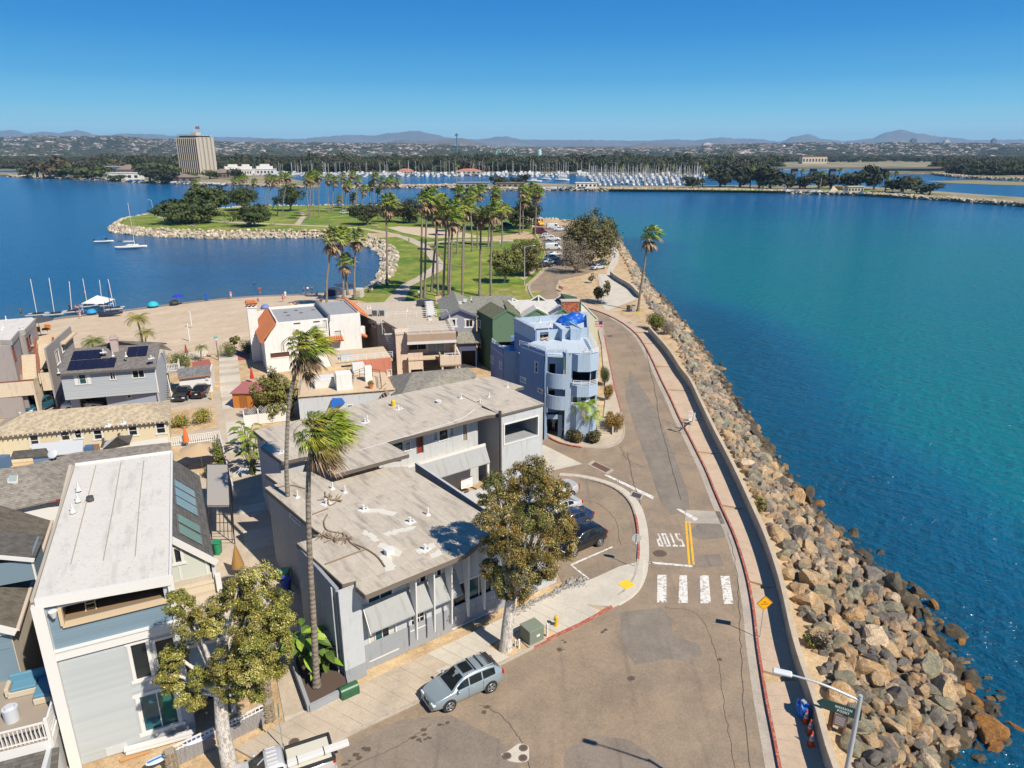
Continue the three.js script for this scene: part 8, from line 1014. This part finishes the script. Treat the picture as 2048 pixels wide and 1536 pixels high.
for(const[x,y,c,l]of[[572,1166,[.10,.34,.22],'green wheeled bin in the gap beside the grey building'],[574,1184,[.02,.05,.3],'blue wheeled bin in the gap beside the grey building'],[436,1108,[.02,.22,.10],'green wheeled bin at the foot of the scaffold']]){const t=thing('wheeled_bin',l,'bin',G(x,y));mesh('bin',new THREE.CylinderGeometry(.4,.32,1,4,1).rotateY(PI/4).translate(0,.55,0),plain(c,.5),t);mesh('lid',rbox(.62,.07,.66,.02,0,1.08,0),plain(c,.5),t);}
for(const[x,y,l]of[[437,720,'white lantern post at the beach end of the court path']]){const B=G(x,y),t=thing('lantern_post',l,'lamp post',B);mesh('post',cyl(.07,.06,3,0,0,0,8),plain([.16,.10,.07],.7),t);mesh('lantern',rbox(.35,.55,.35,.05,0,3.3,0),mTrimW,t);mesh('cap',new THREE.ConeGeometry(.36,.25,6).translate(0,3.7,0),plain([.12,.35,.33],.6),t);}
{const t=thing('orange_garage','small orange walled shed with a red roof beside the bushy tree','shed',G(490,812));mesh('wall',box(3.4,1.9,4,.6,.95,-1.2),plain([.50,.18,.03],.8),t);mesh('roof',box(3.7,.14,4.4,.6,1.98,-1.2),plain([.36,.12,.11],.8),t);mesh('door',box(.9,1.7,.05,.2,.86,.83),plain([.32,.11,.02],.8),t);}
{const t=thing('yellow_post','yellow safety post beside the parked black cars','bollard',G(424,800));mesh('post',cyl(.1,.1,1.1,0,0,0,8),plain([.7,.42,.02],.6),t);mesh('cap',sph(.1,0,1.1,0,1,.5,1,8),plain([.7,.42,.02],.6),t);}
}
// ---------- beach, people and boats ----------
function figure(sit){
const J=sit?{pel:[0,.16,0,.13],ch:[0,.55,-.06,.145],nk:[0,.68,-.06,.06],hd:[0,.84,-.03,.1],ka:[.1,.38,.36,.075],kb:[-.1,.36,.38,.075],fa:[.1,.05,.58,.045],fb:[-.1,.05,.62,.045],ea:[.22,.36,.06,.045],eb:[-.22,.36,.06,.045],ha:[.14,.3,.3,.035],hb:[-.14,.3,.3,.035],sa:[.17,.58,-.06,.06],sb:[-.17,.58,-.06,.06]}:{pel:[0,.92,0,.135],ch:[0,1.3,0,.15],nk:[0,1.5,0,.06],hd:[0,1.64,.02,.1],ka:[.11,.5,.05,.075],kb:[-.11,.5,-.03,.075],fa:[.13,.06,.1,.045],fb:[-.12,.06,-.12,.045],ea:[.28,1.12,.02,.045],eb:[-.27,1.12,-.03,.045],ha:[.27,.88,.14,.035],hb:[-.25,.87,.08,.035],sa:[.19,1.38,0,.06],sb:[-.19,1.38,0,.06]};
const B=[['pel','ch'],['ch','nk'],['nk','hd'],['hd','hd'],['pel','ka'],['ka','fa'],['pel','kb'],['kb','fb'],['ch','sa'],['ch','sb'],['sa','ea'],['ea','ha'],['sb','eb'],['eb','hb']],N=44,S=1,mc=new MarchingCubes(N,mDarkIn,false,false,30000),y0=sit?.5:.92;
for(let k=0;k<N;k++)for(let j=0;j<N;j++)for(let i=0;i<N;i++){const x=(i/N*2 - 1)*S,y=(j/N*2 - 1)*S + y0,z=(k/N*2 - 1)*S;let d=9;for(const[a,b]of B){const p=J[a],q=J[b],ax=q[0]- p[0],ay=q[1]- p[1],az=q[2]- p[2],L=ax*ax + ay*ay + az*az||1,t=min(1,max(0,((x - p[0])*ax +(y - p[1])*ay +(z - p[2])*az)/L)),e=hyp(x - p[0]- ax*t,y - p[1]- ay*t,z - p[2]- az*t)- lerp(p[3],q[3],t),h=max(0,.05 - abs(d - e))/.05;d=min(d,e)- h*h*.0125;}mc.field[i + j*N + k*N*N]=-d;}
mc.isolation=0;mc.update();const g=new THREE.BufferGeometry(),n=mc.count;g.setAttribute('position',new THREE.BufferAttribute(mc.positionArray.slice(0,n*3),3));g.setAttribute('normal',new THREE.BufferAttribute(mc.normalArray.slice(0,n*3),3));g.translate(0,y0,0);return g;
}
const bodies=[figure(false),figure(true)],mPeople=new THREE.MeshStandardMaterial({vertexColors:true,roughness:.85});
function person(label,px,py,h,sit,top,bottom,turn=0){const g=bodies[sit].clone(),p=g.attributes.position,c=new Float32Array(p.count*3),sk=[.42,.24,.15],hair=[.03,.02,.015];for(let i=0;i<p.count;i++){const y=p.getY(i),z=p.getZ(i),a=sit?(y>.88||(y>.78&&z<-.07)?hair:y>.68?sk:y>.26&&z<.16?top:z<.35?bottom:sk):(y>1.69||(y>1.6&&z<-.01)?hair:y>1.48?sk:y>.98&&abs(p.getX(i))<.26?top:y>.55&&abs(p.getX(i))<.22?bottom:sk);c.set(a,i*3);}g.setAttribute('color',new THREE.BufferAttribute(c,3));const t=thing('person',label,'person',G(px,py,h),null,turn);mesh('body',g,mPeople,t);t.scale.setScalar(1.05);return t;}
const W_=[.65,.65,.65],K_=[.03,.03,.035],RD=[.5,.05,.06],PK=[.6,.22,.28],BU=[.04,.1,.35];
for(const[l,x,y,s,a,b,h]of[['person in a pink top standing at the water edge',462,597,0,PK,W_],['bather in red at the water edge',520,588,0,RD,RD,-2.5],['person in a red skirt in the middle beach group',566,603,0,PK,RD,-1.5],['person in white behind the red skirted one',571,597,0,W_,W_,-1.7],['person sitting on the orange towel',516,604,1,RD,K_,-1.4],['person sitting under the small brown shelter',590,612,1,PK,K_,-1],['second person sitting by the brown shelter, in yellow',582,613,1,[.6,.55,.1],K_,-1],['person in black alone on the sand near the white house',642,606,1,K_,K_,-.9],['person in dark blue standing at the right end of the beach',608,588,0,BU,K_,-2],['person in white beside the dark blue one',616,587,0,W_,K_,-2],['person in grey at the right end of the beach',624,588,0,[.3,.3,.32],W_,-1.9],['person in white sitting near the dark tent',634,590,1,W_,BU,-1.8],['person standing by the beached catamarans, in black',141,624,0,K_,K_,-2],['person in orange beside the catamarans',153,626,0,[.55,.16,.06],K_,-2],['person in pink sitting between the catamarans',160,632,1,PK,W_,-1.8],['person in red between the catamarans',161,624,0,RD,BU,-2],['bather wading left of the beach masts',44,633,0,K_,K_,-2.9],['bather wading near the tall masts',171,594,0,[.42,.24,.15],RD,-3.2],['person walking on the lawn path near the palms',838,596,0,W_,K_,0],['cyclist like figure in dark clothes standing on the path bend',818,486,0,K_,K_,0],['person in white on the lawn by the turquoise bag',1000,490,0,W_,W_,0],['person in black sitting on the grass behind the cove rocks',737,585,1,K_,K_,0],['person in grey sitting beside the one in black on the grass',744,583,1,[.4,.4,.42],K_,0],['person in red sitting on the lawn among the palms',880,512,1,RD,W_,0],['swimmer in dark clothing far from shore',508,571,1,K_,K_,-2.95],['person in the shaded doorway of the blue house',1107,862,0,W_,W_,.02]])person(l,x,y,h??-2.2,s,a,b,(x*7%6));
const hullG=(L,W,D)=>{const n=14,m=5,pos=[],ix=[];for(let i=0;i<=n;i++){const u=i/n,w=W/2*Math.pow(sin(PI*min(1,.16 + u*.84)),.7),x=(u - .5)*L,d=D*(1 - .35*u*u),sh=D*.18*u*u;for(let j=0;j<=m*2;j++){const a=(j/m - 1)*PI/2;pos.push(x,-cos(a)*d*.75 + D*.55 + sh,sin(a)*max(w,.02));}}const r=m*2 + 1;for(let i=0;i<n;i++)for(let j=0;j<m*2;j++){const a=i*r + j;ix.push(a,a + 1,a + r,a + 1,a + r + 1,a + r);}for(let i=0;i<n;i++){const a=i*r,b=a + m*2;ix.push(a,a + r,b,b,a + r,b + r);}for(let j=0;j<m*2 - 1;j++)ix.push(0,j + 2,j + 1);const g=new THREE.BufferGeometry();g.setAttribute('position',new THREE.BufferAttribute(new Float32Array(pos),3));g.setIndex(ix);g.computeVertexNormals();return g;};
const mBoat=plain([.68,.67,.64],.35,{side:THREE.DoubleSide});
{const t=thing('sailing_yacht','white moored sailing yacht with a tall bare mast beside the island','sailing yacht',G(263,497,WL),null,.12);mesh('hull',hullG(10.5,3.1,1.6),mBoat,t);mesh('cabin',[rbox(3.4,.5,1.7,.15,.6,1.25,0),rbox(2,.3,1.4,.1,-.6,1.2,0)],mBoat,t);mesh('mast',cyl(.1,.07,14.5,1.2,1,0,8),plain([.6,.55,.45],.5),t);mesh('boom',bar(V(1.2,2.3,0),V(-3,2.2,0),.07),mGalv,t);mesh('sail_cover',rbox(4,.4,.3,.12,-.9,2.5,0),plain([.6,.6,.6],.8),t);mesh('canopy',rbox(2,.12,2,.05,-3.2,2.6,0),plain([.02,.03,.06],.8),t);mesh('rigging',[bar(V(1.2,15,0),V(5,1.5,0),.03,4),bar(V(1.2,15,0),V(-5,1.3,0),.03,4),bar(V(1.2,13,0),V(1,1.2,1.4),.025,4),bar(V(1.2,13,0),V(1,1.2,-1.4),.025,4)],mIron,t);}
{const t=thing('motor_boat','small white motor boat with a blue canopy left of the yacht','motor boat',G(208,485,WL),null,.1);mesh('hull',hullG(7,2.4,1.2),mBoat,t);mesh('canopy',rbox(2.6,.15,2,.06,-.4,2.2,0),plain([.02,.12,.4],.7),t);mesh('windscreen',box(.1,.6,1.6,.8,1.4,0,0,0,.4),mCarGlass,t);mesh('outboard',rbox(.5,.9,.5,.1,-3.5,.9,0),mBlack,t);mesh('canopy_post',[box(.05,1.1,.05,-1.5,1.6,.9),box(.05,1.1,.05,.6,1.6,.9),box(.05,1.1,.05,-1.5,1.6,-.9),box(.05,1.1,.05,.6,1.6,-.9)],mGalv,t);}
for(const[x,y,tx,ty,c,l]of[[74,630,60,558,W_,'beached catamaran with the leftmost pale mast'],[109,629,97,556,W_,'beached catamaran with the second pale mast from the left'],[144,624,137,563,W_,'beached catamaran with a mast behind the standing people'],[175,613,165,557,W_,'beached catamaran with a mast left of the white tent'],[205,612,198,560,W_,'beached catamaran with a mast behind the white tent'],[228,618,216,558,W_,'beached catamaran with the rightmost pale mast'],[222,630,214,567,BU,'dark blue hulled dinghy with a dark mast on the sand']]){const B=G(x,y,-2),T=AT(tx,ty,B).sub(B),t=thing('beached_catamaran',l,'catamaran',B,null,.3);const dk=c===BU;if(dk)mesh('hull',hullG(4.4,1.5,1),plain([.015,.02,.06],.5),t);else{for(const s of[-1,1])mesh('hull',hullG(3.8,.4,.5).translate(0,0,s*.9),mGalv,t);mesh('trampoline',box(1.9,.04,1.7,.2,.4,0),mBlack,t);}mesh('mast',bar(V(0,.5,0),V(T.x,T.y,-T.x*.2),.07,6),dk?plain([.02,.03,.1],.5):plain([.62,.6,.55],.5),t);}
{const t=thing('white_canopy','white pop up canopy tent at the water edge among the catamarans','canopy',G(200,622,-2.1));mesh('canopy',new THREE.ConeGeometry(3.3,1.3,4).rotateY(PI/4).translate(0,2.7,0),plain([.68,.66,.62],.8,{side:THREE.DoubleSide}),t);for(const[a,b]of[[-2.2,-2.2],[2.2,-2.2],[-2.2,2.2],[2.2,2.2]])mesh('leg',cyl(.05,.05,2.1,a,0,b,5),mGalv,t);}
const dome=(l,x,y,r,c,h=-2)=>{const t=thing('beach_tent',l,'beach tent',G(x,y,h));mesh('shell',new THREE.SphereGeometry(r,8,4,0,2*PI,0,PI/2).scale(1,.8,1),plain(c,.7),t);mesh('edge',new THREE.TorusGeometry(r,.04,4,8).rotateX(PI/2),plain(c.map((v)=>v*.6),.7),t);};
dome('turquoise dome shelter on the sand',306,611,1.2,[.02,.38,.48]);dome('black low tent beside the blue beach umbrella',348,607,1.0,K_);dome('dark tent at the right end of the beach',668,590,2.3,[.03,.035,.06],-1.6);dome('small striped blue tent near the chimney',530,615,.9,[.12,.2,.45],-1);dome('blue cover among the beached catamarans',183,625,1.0,[.02,.25,.5]);
{const t=thing('beach_umbrella','deep blue beach umbrella near the water','umbrella',G(358,606,-2));mesh('pole',cyl(.04,.04,1.7,0,0,0,6),mTrimW,t);mesh('canopy',new THREE.ConeGeometry(1.35,.6,8).translate(0,1.8,0),plain([.015,.03,.42],.7),t);const f=thing('beach_flag','small blue board standing in the shallows','board',G(414,600,-2.2));mesh('board',rbox(.6,1.6,.1,.05,0,.8,0,0),plain([.01,.1,.5],.5),f);mesh('fin',box(.1,.2,.12,0,.2,-.1),mBlack,f);}
for(const[x,y,y2,l]of[[379,682,647,'nearer white volleyball post on the sand'],[383,651,622,'farther white volleyball post on the sand']]){const B=G(x,y,-.6),t=thing('volleyball_post',l,'post',B);mesh('post',cyl(.1,.1,HT(y2,B)- B.y,0,0,0,8),mTrimW,t);mesh('arm',box(.5,.06,.06,-.2,(HT(y2,B)- B.y)*.95,0),mTrimW,t);}
{const t=thing('playground_shelter','small play structure with a pale blue domed roof on the park sand','playground',G(882,470));mesh('roof',new THREE.SphereGeometry(2.3,10,5,0,6.3,0,PI/2).scale(1,.7,1).translate(0,4,0),plain([.22,.40,.42],.6),t);for(const[a,b]of[[-1.8,-1.8],[1.8,-1.8],[-1.8,1.8],[1.8,1.8]])mesh('post',cyl(.12,.12,4,a,0,b,6),plain([.1,.13,.2],.6),t);mesh('deck',box(3.8,.2,3.8,0,1.6,0),mBlack,t);mesh('slide',beam(V(1.8,1.7,0),V(5,.3,1),1,.2),plain([.5,.3,.04],.5),t);}
for(const[x,y,l]of[[400,446,'picnic table under the leftmost round tree'],[386,454,'picnic table on the lawn by the rock rim'],[440,440,'picnic table behind the freestanding round tree'],[545,450,'dark picnic table right of the freestanding round tree'],[751,454,'picnic table left of the playground'],[452,446,'tan bench by the island path']]){const t=thing('picnic_table',l,'picnic table',G(x,y));mesh('tabletop',box(2.4,.1,1,0,.8,0),mConcWorn,t);mesh('bench',[box(2.4,.08,.4,0,.48,1),box(2.4,.08,.4,0,.48,-1)],mConcWorn,t);mesh('leg',[box(.2,.8,1.4,-.8,.4,0),box(.2,.8,1.4,.8,.4,0)],mConcWorn,t);}
{const t=thing('pale_box','pale concrete cabinet at the end of the beach between two palms','cabinet',G(718,594));mesh('cabinet',rbox(2,1.9,1.6,.05,0,.95,0),mConcPale,t);mesh('door',box(.8,1.4,.05,0,.8,.82),mConcWorn,t);}
// ---------- across the water ----------
rs(1700);
const mPale=plain([.45,.40,.335],.85),mFarWin=plain([.035,.04,.05],.3),mFarW=plain([.66,.64,.60],.8),mFarBrown=plain([.20,.155,.125],.9),mFarRed=plain([.42,.16,.09],.9);
{
const t=thing('hotel_tower','tall pale hotel tower with a dark window grid and flag on the far shore','hotel',G(399,349.5,-.6),null,-.3),s=33,H=HT(274,t.position);mesh('wall',box(s - 2,H,s - 2,0,H/2,0),mPale,t);mesh('window_face',box(s - 3,H - 4,.6,0,H/2,-0 + s/2 - .9),mFarWin,t);
for(let i=0;i<=10;i++)mesh('fin',box(.38,H,1.3,-s/2 + 1 + i*(s - 2)/10,H/2,s/2 - .4),mPale,t);for(let k=0;k<16;k++)mesh('floor_slab',box(s - 3,.3,.5,0,3 + k*3.15,s/2 - .55),plain([.09,.085,.08],.8),t);
for(let i=0;i<4;i++){mesh('side_pier',box(2.2,H + 1,4.6,s/2 - .2,H/2,-s/2 + 4.5 + i*7.6),mPale,t);if(i<3)for(let k=0;k<15;k++)mesh('window',box(.4,1.8,1.6,s/2 - .9,4 + k*3.15,-s/2 + 8.3 + i*7.6),mFarWin,t);}
mesh('crown',[box(s - 8,2.4,s - 8,0,H + 1,0),box(s - 3,.8,s - 3,0,H + 2.4,0),box(9,4,9,2,H + 4.5,0)],mPale,t);mesh('crown_window',box(s - 7,1.8,s - 7,0,H + 1.4,0),mFarWin,t);mesh('flag_pole',cyl(.25,.2,8,2,H + 6,0,6),mFarW,t);mesh('flag',box(7,3.6,.3,6,H + 12,0),plain([.36,.16,.2],.8),t);
}
function farHouse(name,label,px,py,w,h,d,roof,m,cat='building',turn=0,n=5){const t=thing(name,label,cat,G(px,py,-.6),null,turn);mesh('wall',box(w,h,d,0,h/2,0),m,t);if(roof==='hip')mesh('roof',new THREE.CylinderGeometry(w*.18,w*.74,h*.75,4,1).rotateY(PI/4).scale(1,1,d/w*1.05).translate(0,h*1.37,0),turn>5?mFarRed:mFarBrown,t);else if(roof==='red')mesh('roof',new THREE.CylinderGeometry(w*.3,w*.74,h*.6,4,1).rotateY(PI/4).scale(1,1,d/w).translate(0,h*1.3,0),mFarRed,t);else mesh('roof',box(w + 1,.6,d + 1,0,h + .2,0),roof??mFarW,t);for(let i=0;i<n;i++)mesh('window',box(w/n*.5,h*.4,.3,(i -(n - 1)/2)*w/n,h*.5,d/2),mFarWin,t);return t;}
farHouse('white_hall','long white low hall on the hotel shore',252,359,34,7,14,mFarW,mFarW,'building',.1);farHouse('blue_glass_hall','blue glass hall behind the trees on the hotel shore',228,346,32,9,12,plain([.45,.45,.45],.8),plain([.06,.15,.28],.4));farHouse('brown_restaurant','brown roofed low restaurant beside the hotel',362,363,34,4.5,16,'hip',mFarBrown);farHouse('brown_restaurant','pointed brown roof building right of the hotel',447,356,20,6,14,'hip',mFarBrown);farHouse('brown_hall','brown roof hall behind the white hall',262,352,28,8,14,'hip',mFarBrown);
for(const[x,y,w,l]of[[466,350,26,'left block of stepped white apartments at the marina'],[492,350,20,'middle block of stepped white apartments at the marina'],[530,349,28,'right block of stepped white apartments at the marina']]){const t=farHouse('stepped_apartments',l,x,y,w,7,12,mFarW,mFarW,'apartments',0,6);mesh('upper_floor',[box(w*.7,4,8,0,9,-1),box(w*.4,3,6,0,12,-2)],mFarW,t);}
farHouse('red_roof_building','red roofed building behind the left boats of the marina',812,348,20,4.5,10,'red',plain([.5,.38,.28],.8));farHouse('red_roof_building','long red roofed building behind the middle of the marina',938,348,34,4.5,10,'red',plain([.5,.38,.28],.8));farHouse('landing_shed','grey roofed landing shed on the stone breakwater',948,376,26,4.5,9,mRoofGrey,plain([.35,.33,.28],.8));farHouse('landing_shed','second low brown shed on the breakwater beside the small trees',1020,375,24,4,9,mFarBrown,plain([.22,.19,.16],.8));farHouse('white_dock_house','white panelled dock house left of the dense masts',1172,375,18,4,6,mFarW,mFarW);farHouse('spit_hut','small pale hut on the grassy spit',1708,384,12,4,6,mConcPale,mConcPale);farHouse('coast_hall','pale wide hall at the foot of the far right hills',1625,327,60,16,24,mFarRed,plain([.55,.47,.36],.8),'building',0,8);
for(const[x,yb,yt,w,c,l]of[[1824,292,281,10,[.08,.10,.14],'dark distant tower left on the right hand hills'],[1984,293,281,8,[.10,.13,.17],'dark distant tower farthest right on the hills'],[1890,293,283,10,[.5,.46,.42],'pale distant tower on the right hand hills'],[1414,296,288,18,[.55,.52,.48],'pale distant complex in the middle of the hills'],[1800,292,286,14,[.5,.45,.4],'low pale distant block left of the dark tower']]){const d=6100,k=d/1421,B=far(x,d),b=30 +(300 - yb)*k/CP - 20,H=(yb - yt)*k/CP + 20,t=thing('distant_tower',l,'tower block',B.setY(b));mesh('block',box(w*k,H,w*k*.7,0,H/2,0),plain(c,.7),t);mesh('top',box(w*k*.5,H*.12,w*k*.4,0,H*1.05,0),plain(c,.7),t);}
{const t=thing('observation_tower','slim blue observation tower above the far trees','tower',far(914,2350,0)),H=HT(266,t.position);mesh('shaft',cyl(2,1.6,H,0,0,0,10),plain([.03,.14,.25],.6),t);mesh('cabin',cyl(5,5,5,0,H*.9,0,16),plain([.05,.16,.26],.5),t);mesh('spire',cyl(.5,.2,14,0,H,0,6),mFarW,t);}
{const t=thing('roller_coaster','pale turquoise roller coaster loops above the far trees','roller coaster',far(1012,2400,0)),m=plain([.22,.50,.48],.6);for(const[x,w,h]of[[-24,14,30],[14,26,30]]){mesh('track',tube(Array.from({length:12},(_,i)=>V(x +(i/11 - .5)*w*1.8,sin(i/11*PI)*h + 4,sin(i)*4)),1.1,5),m,t);for(let i=0;i<6;i++)mesh('support',cyl(.6,.6,sin((i + .5)/6*PI)*h + 4,x +((i + .5)/6 - .5)*w*1.6,0,0,5),m,t);}const s=thing('white_silo','pale turquoise silo right of the roller coaster','silo',far(1079,2400,0));mesh('tank',cyl(7,7,30,0,0,0,14),plain([.40,.55,.54],.6),s);mesh('top',new THREE.ConeGeometry(7,5,14).translate(0,32,0),m,s);}
{const A=G(1520,350,WL),z=-1085,X=(px)=>far(px,-z).x,t=thing('road_bridge','long low dark road bridge crossing the far right water','bridge',V(X(1700),WL,z)),x0=X(1526)- t.position.x,x1=X(1895)- t.position.x;mesh('deck',box(x1 - x0,1.6,12,(x0 + x1)/2,8,0),plain([.14,.13,.12],.8),t);mesh('railing',[box(x1 - x0,1.1,.3,(x0 + x1)/2,9.6,6)],plain([.25,.23,.2],.8),t);for(const px of[1557,1594,1632,1671,1758,1799,1843])mesh('pier',box(8,9,7,X(px)- t.position.x,3,0),plain([.11,.105,.10],.8),t);struct('bridge_causeway',box(260,9,20,X(1960),3.5 + WL,z - 6),mFarGround);}
struct('launch_ramp',slab([G(1660,382,-.4),G(1690,380,-.4),G(1686,371,3.5),G(1668,371,3.5)],.5),plain([.42,.34,.26],.9));
rs(1800);
const boatM=new THREE.MeshStandardMaterial({vertexColors:true,roughness:.5,side:THREE.DoubleSide}),wht=[.66,.65,.62],boatK=[merge([tint(hullG(11,3.4,2),wht),tint(box(4,.9,2,.3,1.9,0),[.6,.6,.6]),tint(cyl(.16,.12,14,1,1.5,0,5),[.62,.6,.55]),tint(bar(V(1,2.8,0),V(-4,2.8,0),.28,5),[.05,.09,.25])],true),merge([tint(hullG(11,3.8,2.4),wht),tint(box(6,1.6,3,-.5,2.6,0),wht),tint(box(5.4,.5,3.05,-.4,2.9,0),[.04,.05,.06]),tint(box(3,1,2.4,-1,3.9,0),wht)],true),merge([tint(hullG(9,3,1.8),wht),tint(box(3.4,1.3,2.4,.2,2,0),[.6,.6,.62]),tint(box(2.6,.2,2.5,-1.2,3,0),[.04,.12,.3])],true)];
let boatProto={};const boat=(k,px,py,sc,label,group,turn)=>{let m;if(boatProto[k])m=boatProto[k].clone();else m=boatProto[k]=new THREE.Mesh(boatK[k],boatM);m.castShadow=m.receiveShadow=true;m.name=numbered(k?'motor_yacht':'moored_sailboat');m.position.copy(G(px,py,WL));m.rotation.y=turn;m.scale.setScalar(sc);scene.add(m);m.userData={};tag(m,label,'boat',group);};
const rows=[370.5,368.2,366,364,362,360.2,358.5,356.8,355.2,353.8,352.4,351.2];rows.forEach((y,r)=>{for(let x=1186 - r*1;x<1398 + r*1.2;x +=11.5)if(R()<.9)boat(R()<.78?0:1,x + rr(-1.5,1.5),y,rr(.75,1.15),'white sailboat or yacht berthed in the dense marina right of centre','boats berthed in the dense marina',(r%2?PI:0)+ PI/2 + rr(-.05,.05));});
struct('marina_dock',rows.filter((_,i)=>i%2).map((y)=>flat(GP([[1180,y - .9],[1410,y - .9],[1410,y - .5],[1180,y - .5]],WL),WL + .5)),mConcPale);
const left=tag(new THREE.Group(),'long row of white moored boats along the left part of the marina','boats');left.name='moored_boats';scene.add(left);for(const k of[0,1,2])instanced('boat_row',boatK[k],boatM,[90,70,60][k],(o)=>{const p=G(rr(500,1175),lerp(348.6,352.6,R()**1.2),WL);o.position.copy(p);o.rotation.y=PI/2 +(R()<.5?PI:0);o.scale.setScalar(rr(.8,1.3));return null;},null,null,left);
pn=0;for(let x=505;x<1170;x +=15)if(R()<.85)boat(R()<.3?0:R()<.6?1:2,x + rr(-4,4),353.4 + rr(-.4,.5),rr(.8,1.35),`white boat in the front row of the left marina, ${ORD(++pn)} from the left`,'boats in the front row of the left marina',PI/2 + rr(-.2,.2));
boat(0,1069,364,1.5,'single white sailboat at anchor right of the landing sheds',null,0);boat(1,1124,362,1.5,'white cruiser under way in the inlet left of the dense masts',null,.1);boat(1,1092,359.5,1.1,'small white cruiser behind the anchored sailboat',null,.2);
const farTree=(px,py,w,h,c,label,group)=>{const t=thing('shore_tree',label,'tree',G(px,py,-.6),group);mesh('trunk',cyl(w*.05,w*.03,h*.45,0,0,0,6),mBark,t);const m=new THREE.Mesh(woodGeo[R()*3|0],new THREE.MeshStandardMaterial({color:new THREE.Color(...c),vertexColors:true,roughness:.9,side:THREE.DoubleSide}));m.name='crown';m.scale.set(w*.72,h*.85,w*.72);m.rotation.y=R()*6;m.castShadow=true;t.add(m);};
const DK=[.030,.038,.018],GN=[.06,.075,.022],RB=[.085,.062,.035];
for(const[x,y,w,h,l]of[[1804,386,27,14,'round dark tree on the right end of the spit'],[1843,389,25,13,'second round dark tree at the right end of the spit'],[1708,379,30,17,'broad dark tree in the middle of the spit'],[1748,379,18,24,'tall narrow dark tree beside the broad one on the spit'],[1637,377,20,16,'leaning dark tree left of the launch ramp'],[1662,376,16,14,'small dark tree beside the launch ramp'],[1540,377,26,20,'dense dark tree left on the spit'],[1518,376,20,16,'bushy tree beside the dense dark one on the spit'],[1480,374,26,22,'dark tree at the right end of the marina'],[1440,374,22,20,'tall dark tree before the right marina berths'],[1386,376,18,12,'low tree at the front right of the marina'],[1610,378,18,13,'small green tree on the spit path'],[1575,378,16,15,'small palm like tree on the spit'],[993,374,18,11,'dark small tree between the two landing sheds'],[1040,374,16,13,'dark small tree right of the landing sheds']])farTree(x,y,w,h,DK,l);
for(const[x,y,w,h,c,l]of[[75,354,30,18,RB,'brownish tree at the left tip of the hotel shore'],[100,354,32,24,RB,'tall brownish tree near the left tip of the hotel shore'],[128,357,26,14,GN,'bright green low tree on the hotel shore'],[150,354,26,19,GN,'green palm like tree on the hotel shore'],[185,359,34,14,GN,'wide green tree before the blue hall'],[122,352,30,26,RB,'tallest brown tree on the hotel shore'],[168,353,26,20,DK,'dark tree left of the blue hall'],[205,352,28,16,GN,'tree at the left end of the blue hall'],[300,363,26,15,DK,'dark tree right of the white hall'],[328,364,24,14,DK,'second dark tree right of the white hall'],[318,353,34,20,GN,'large green tree left of the hotel tower'],[290,352,30,18,GN,'green tree between hall and hotel tower'],[340,350,26,16,GN,'green tree at the foot of the hotel tower'],[420,358,22,11,GN,'low green tree before the hotel entrance'],[55,352,22,12,GN,'low tree at the very left of the hotel shore'],[470,360,20,14,DK,'dark tree right of the pointed brown roof'],[382,361,18,10,GN,'small tree below the hotel tower'],[240,361,18,7,GN,'low bush before the white hall']])farTree(x,y,w,h,c,l);
pn=0;for(const[x,yb,h]of[[1675,378,15],[1690,379,12],[1720,379,14],[1786,383,14],[1770,384,9],[1600,377,14],[1526,377,15],[1500,375,16],[1405,374,18],[1340,373,17],[1288,373,18],[1240,373,16],[913,372,17],[1640,379,13]].sort((p,q)=>p[0]- q[0])){const B=G(x,yb,-.6),t=thing('shore_palm',`small fan palm on the far spit and marina front, ${ORD(++pn)} from the left`,'palm tree',B,'palms along the far spit');mesh('trunk',cyl(.5,.35,h,0,0,0,6),mTrunk,t);const m=new THREE.Mesh(palmKinds[x%4][0],mFrond);m.name='crown';m.position.y=h;m.scale.setScalar(3.2);m.castShadow=true;t.add(m);}
const cars=tag(new THREE.Group(),'line of parked cars and boats on trailers along the hotel shore and spit','parked cars');cars.name='shore_cars';scene.add(cars);instanced('parked_vehicles',merge([box(4.6,.8,1.9,0,.7,0),box(2.6,.6,1.7,-.2,1.4,0)]),plain([.6,.6,.6],.4),70,(o,i)=>{const x=i<34?rr(130,470):i<58?rr(1075,1180):rr(1560,1860),y=i<34?356.5 +(x - 130)*.042 + rr(-.6,.4):i<58?377.5:383 +(x - 1560)*.022;o.position.copy(G(x,y,-.6));o.rotation.y=rr(-.3,.3);const k=R();return k<.5?[1,1,1]:k<.75?[.1,.1,.12]:k<.9?[.3,.32,.35]:[.1,.25,.5];},null,null,cars);
renderer.render(scene,camera);
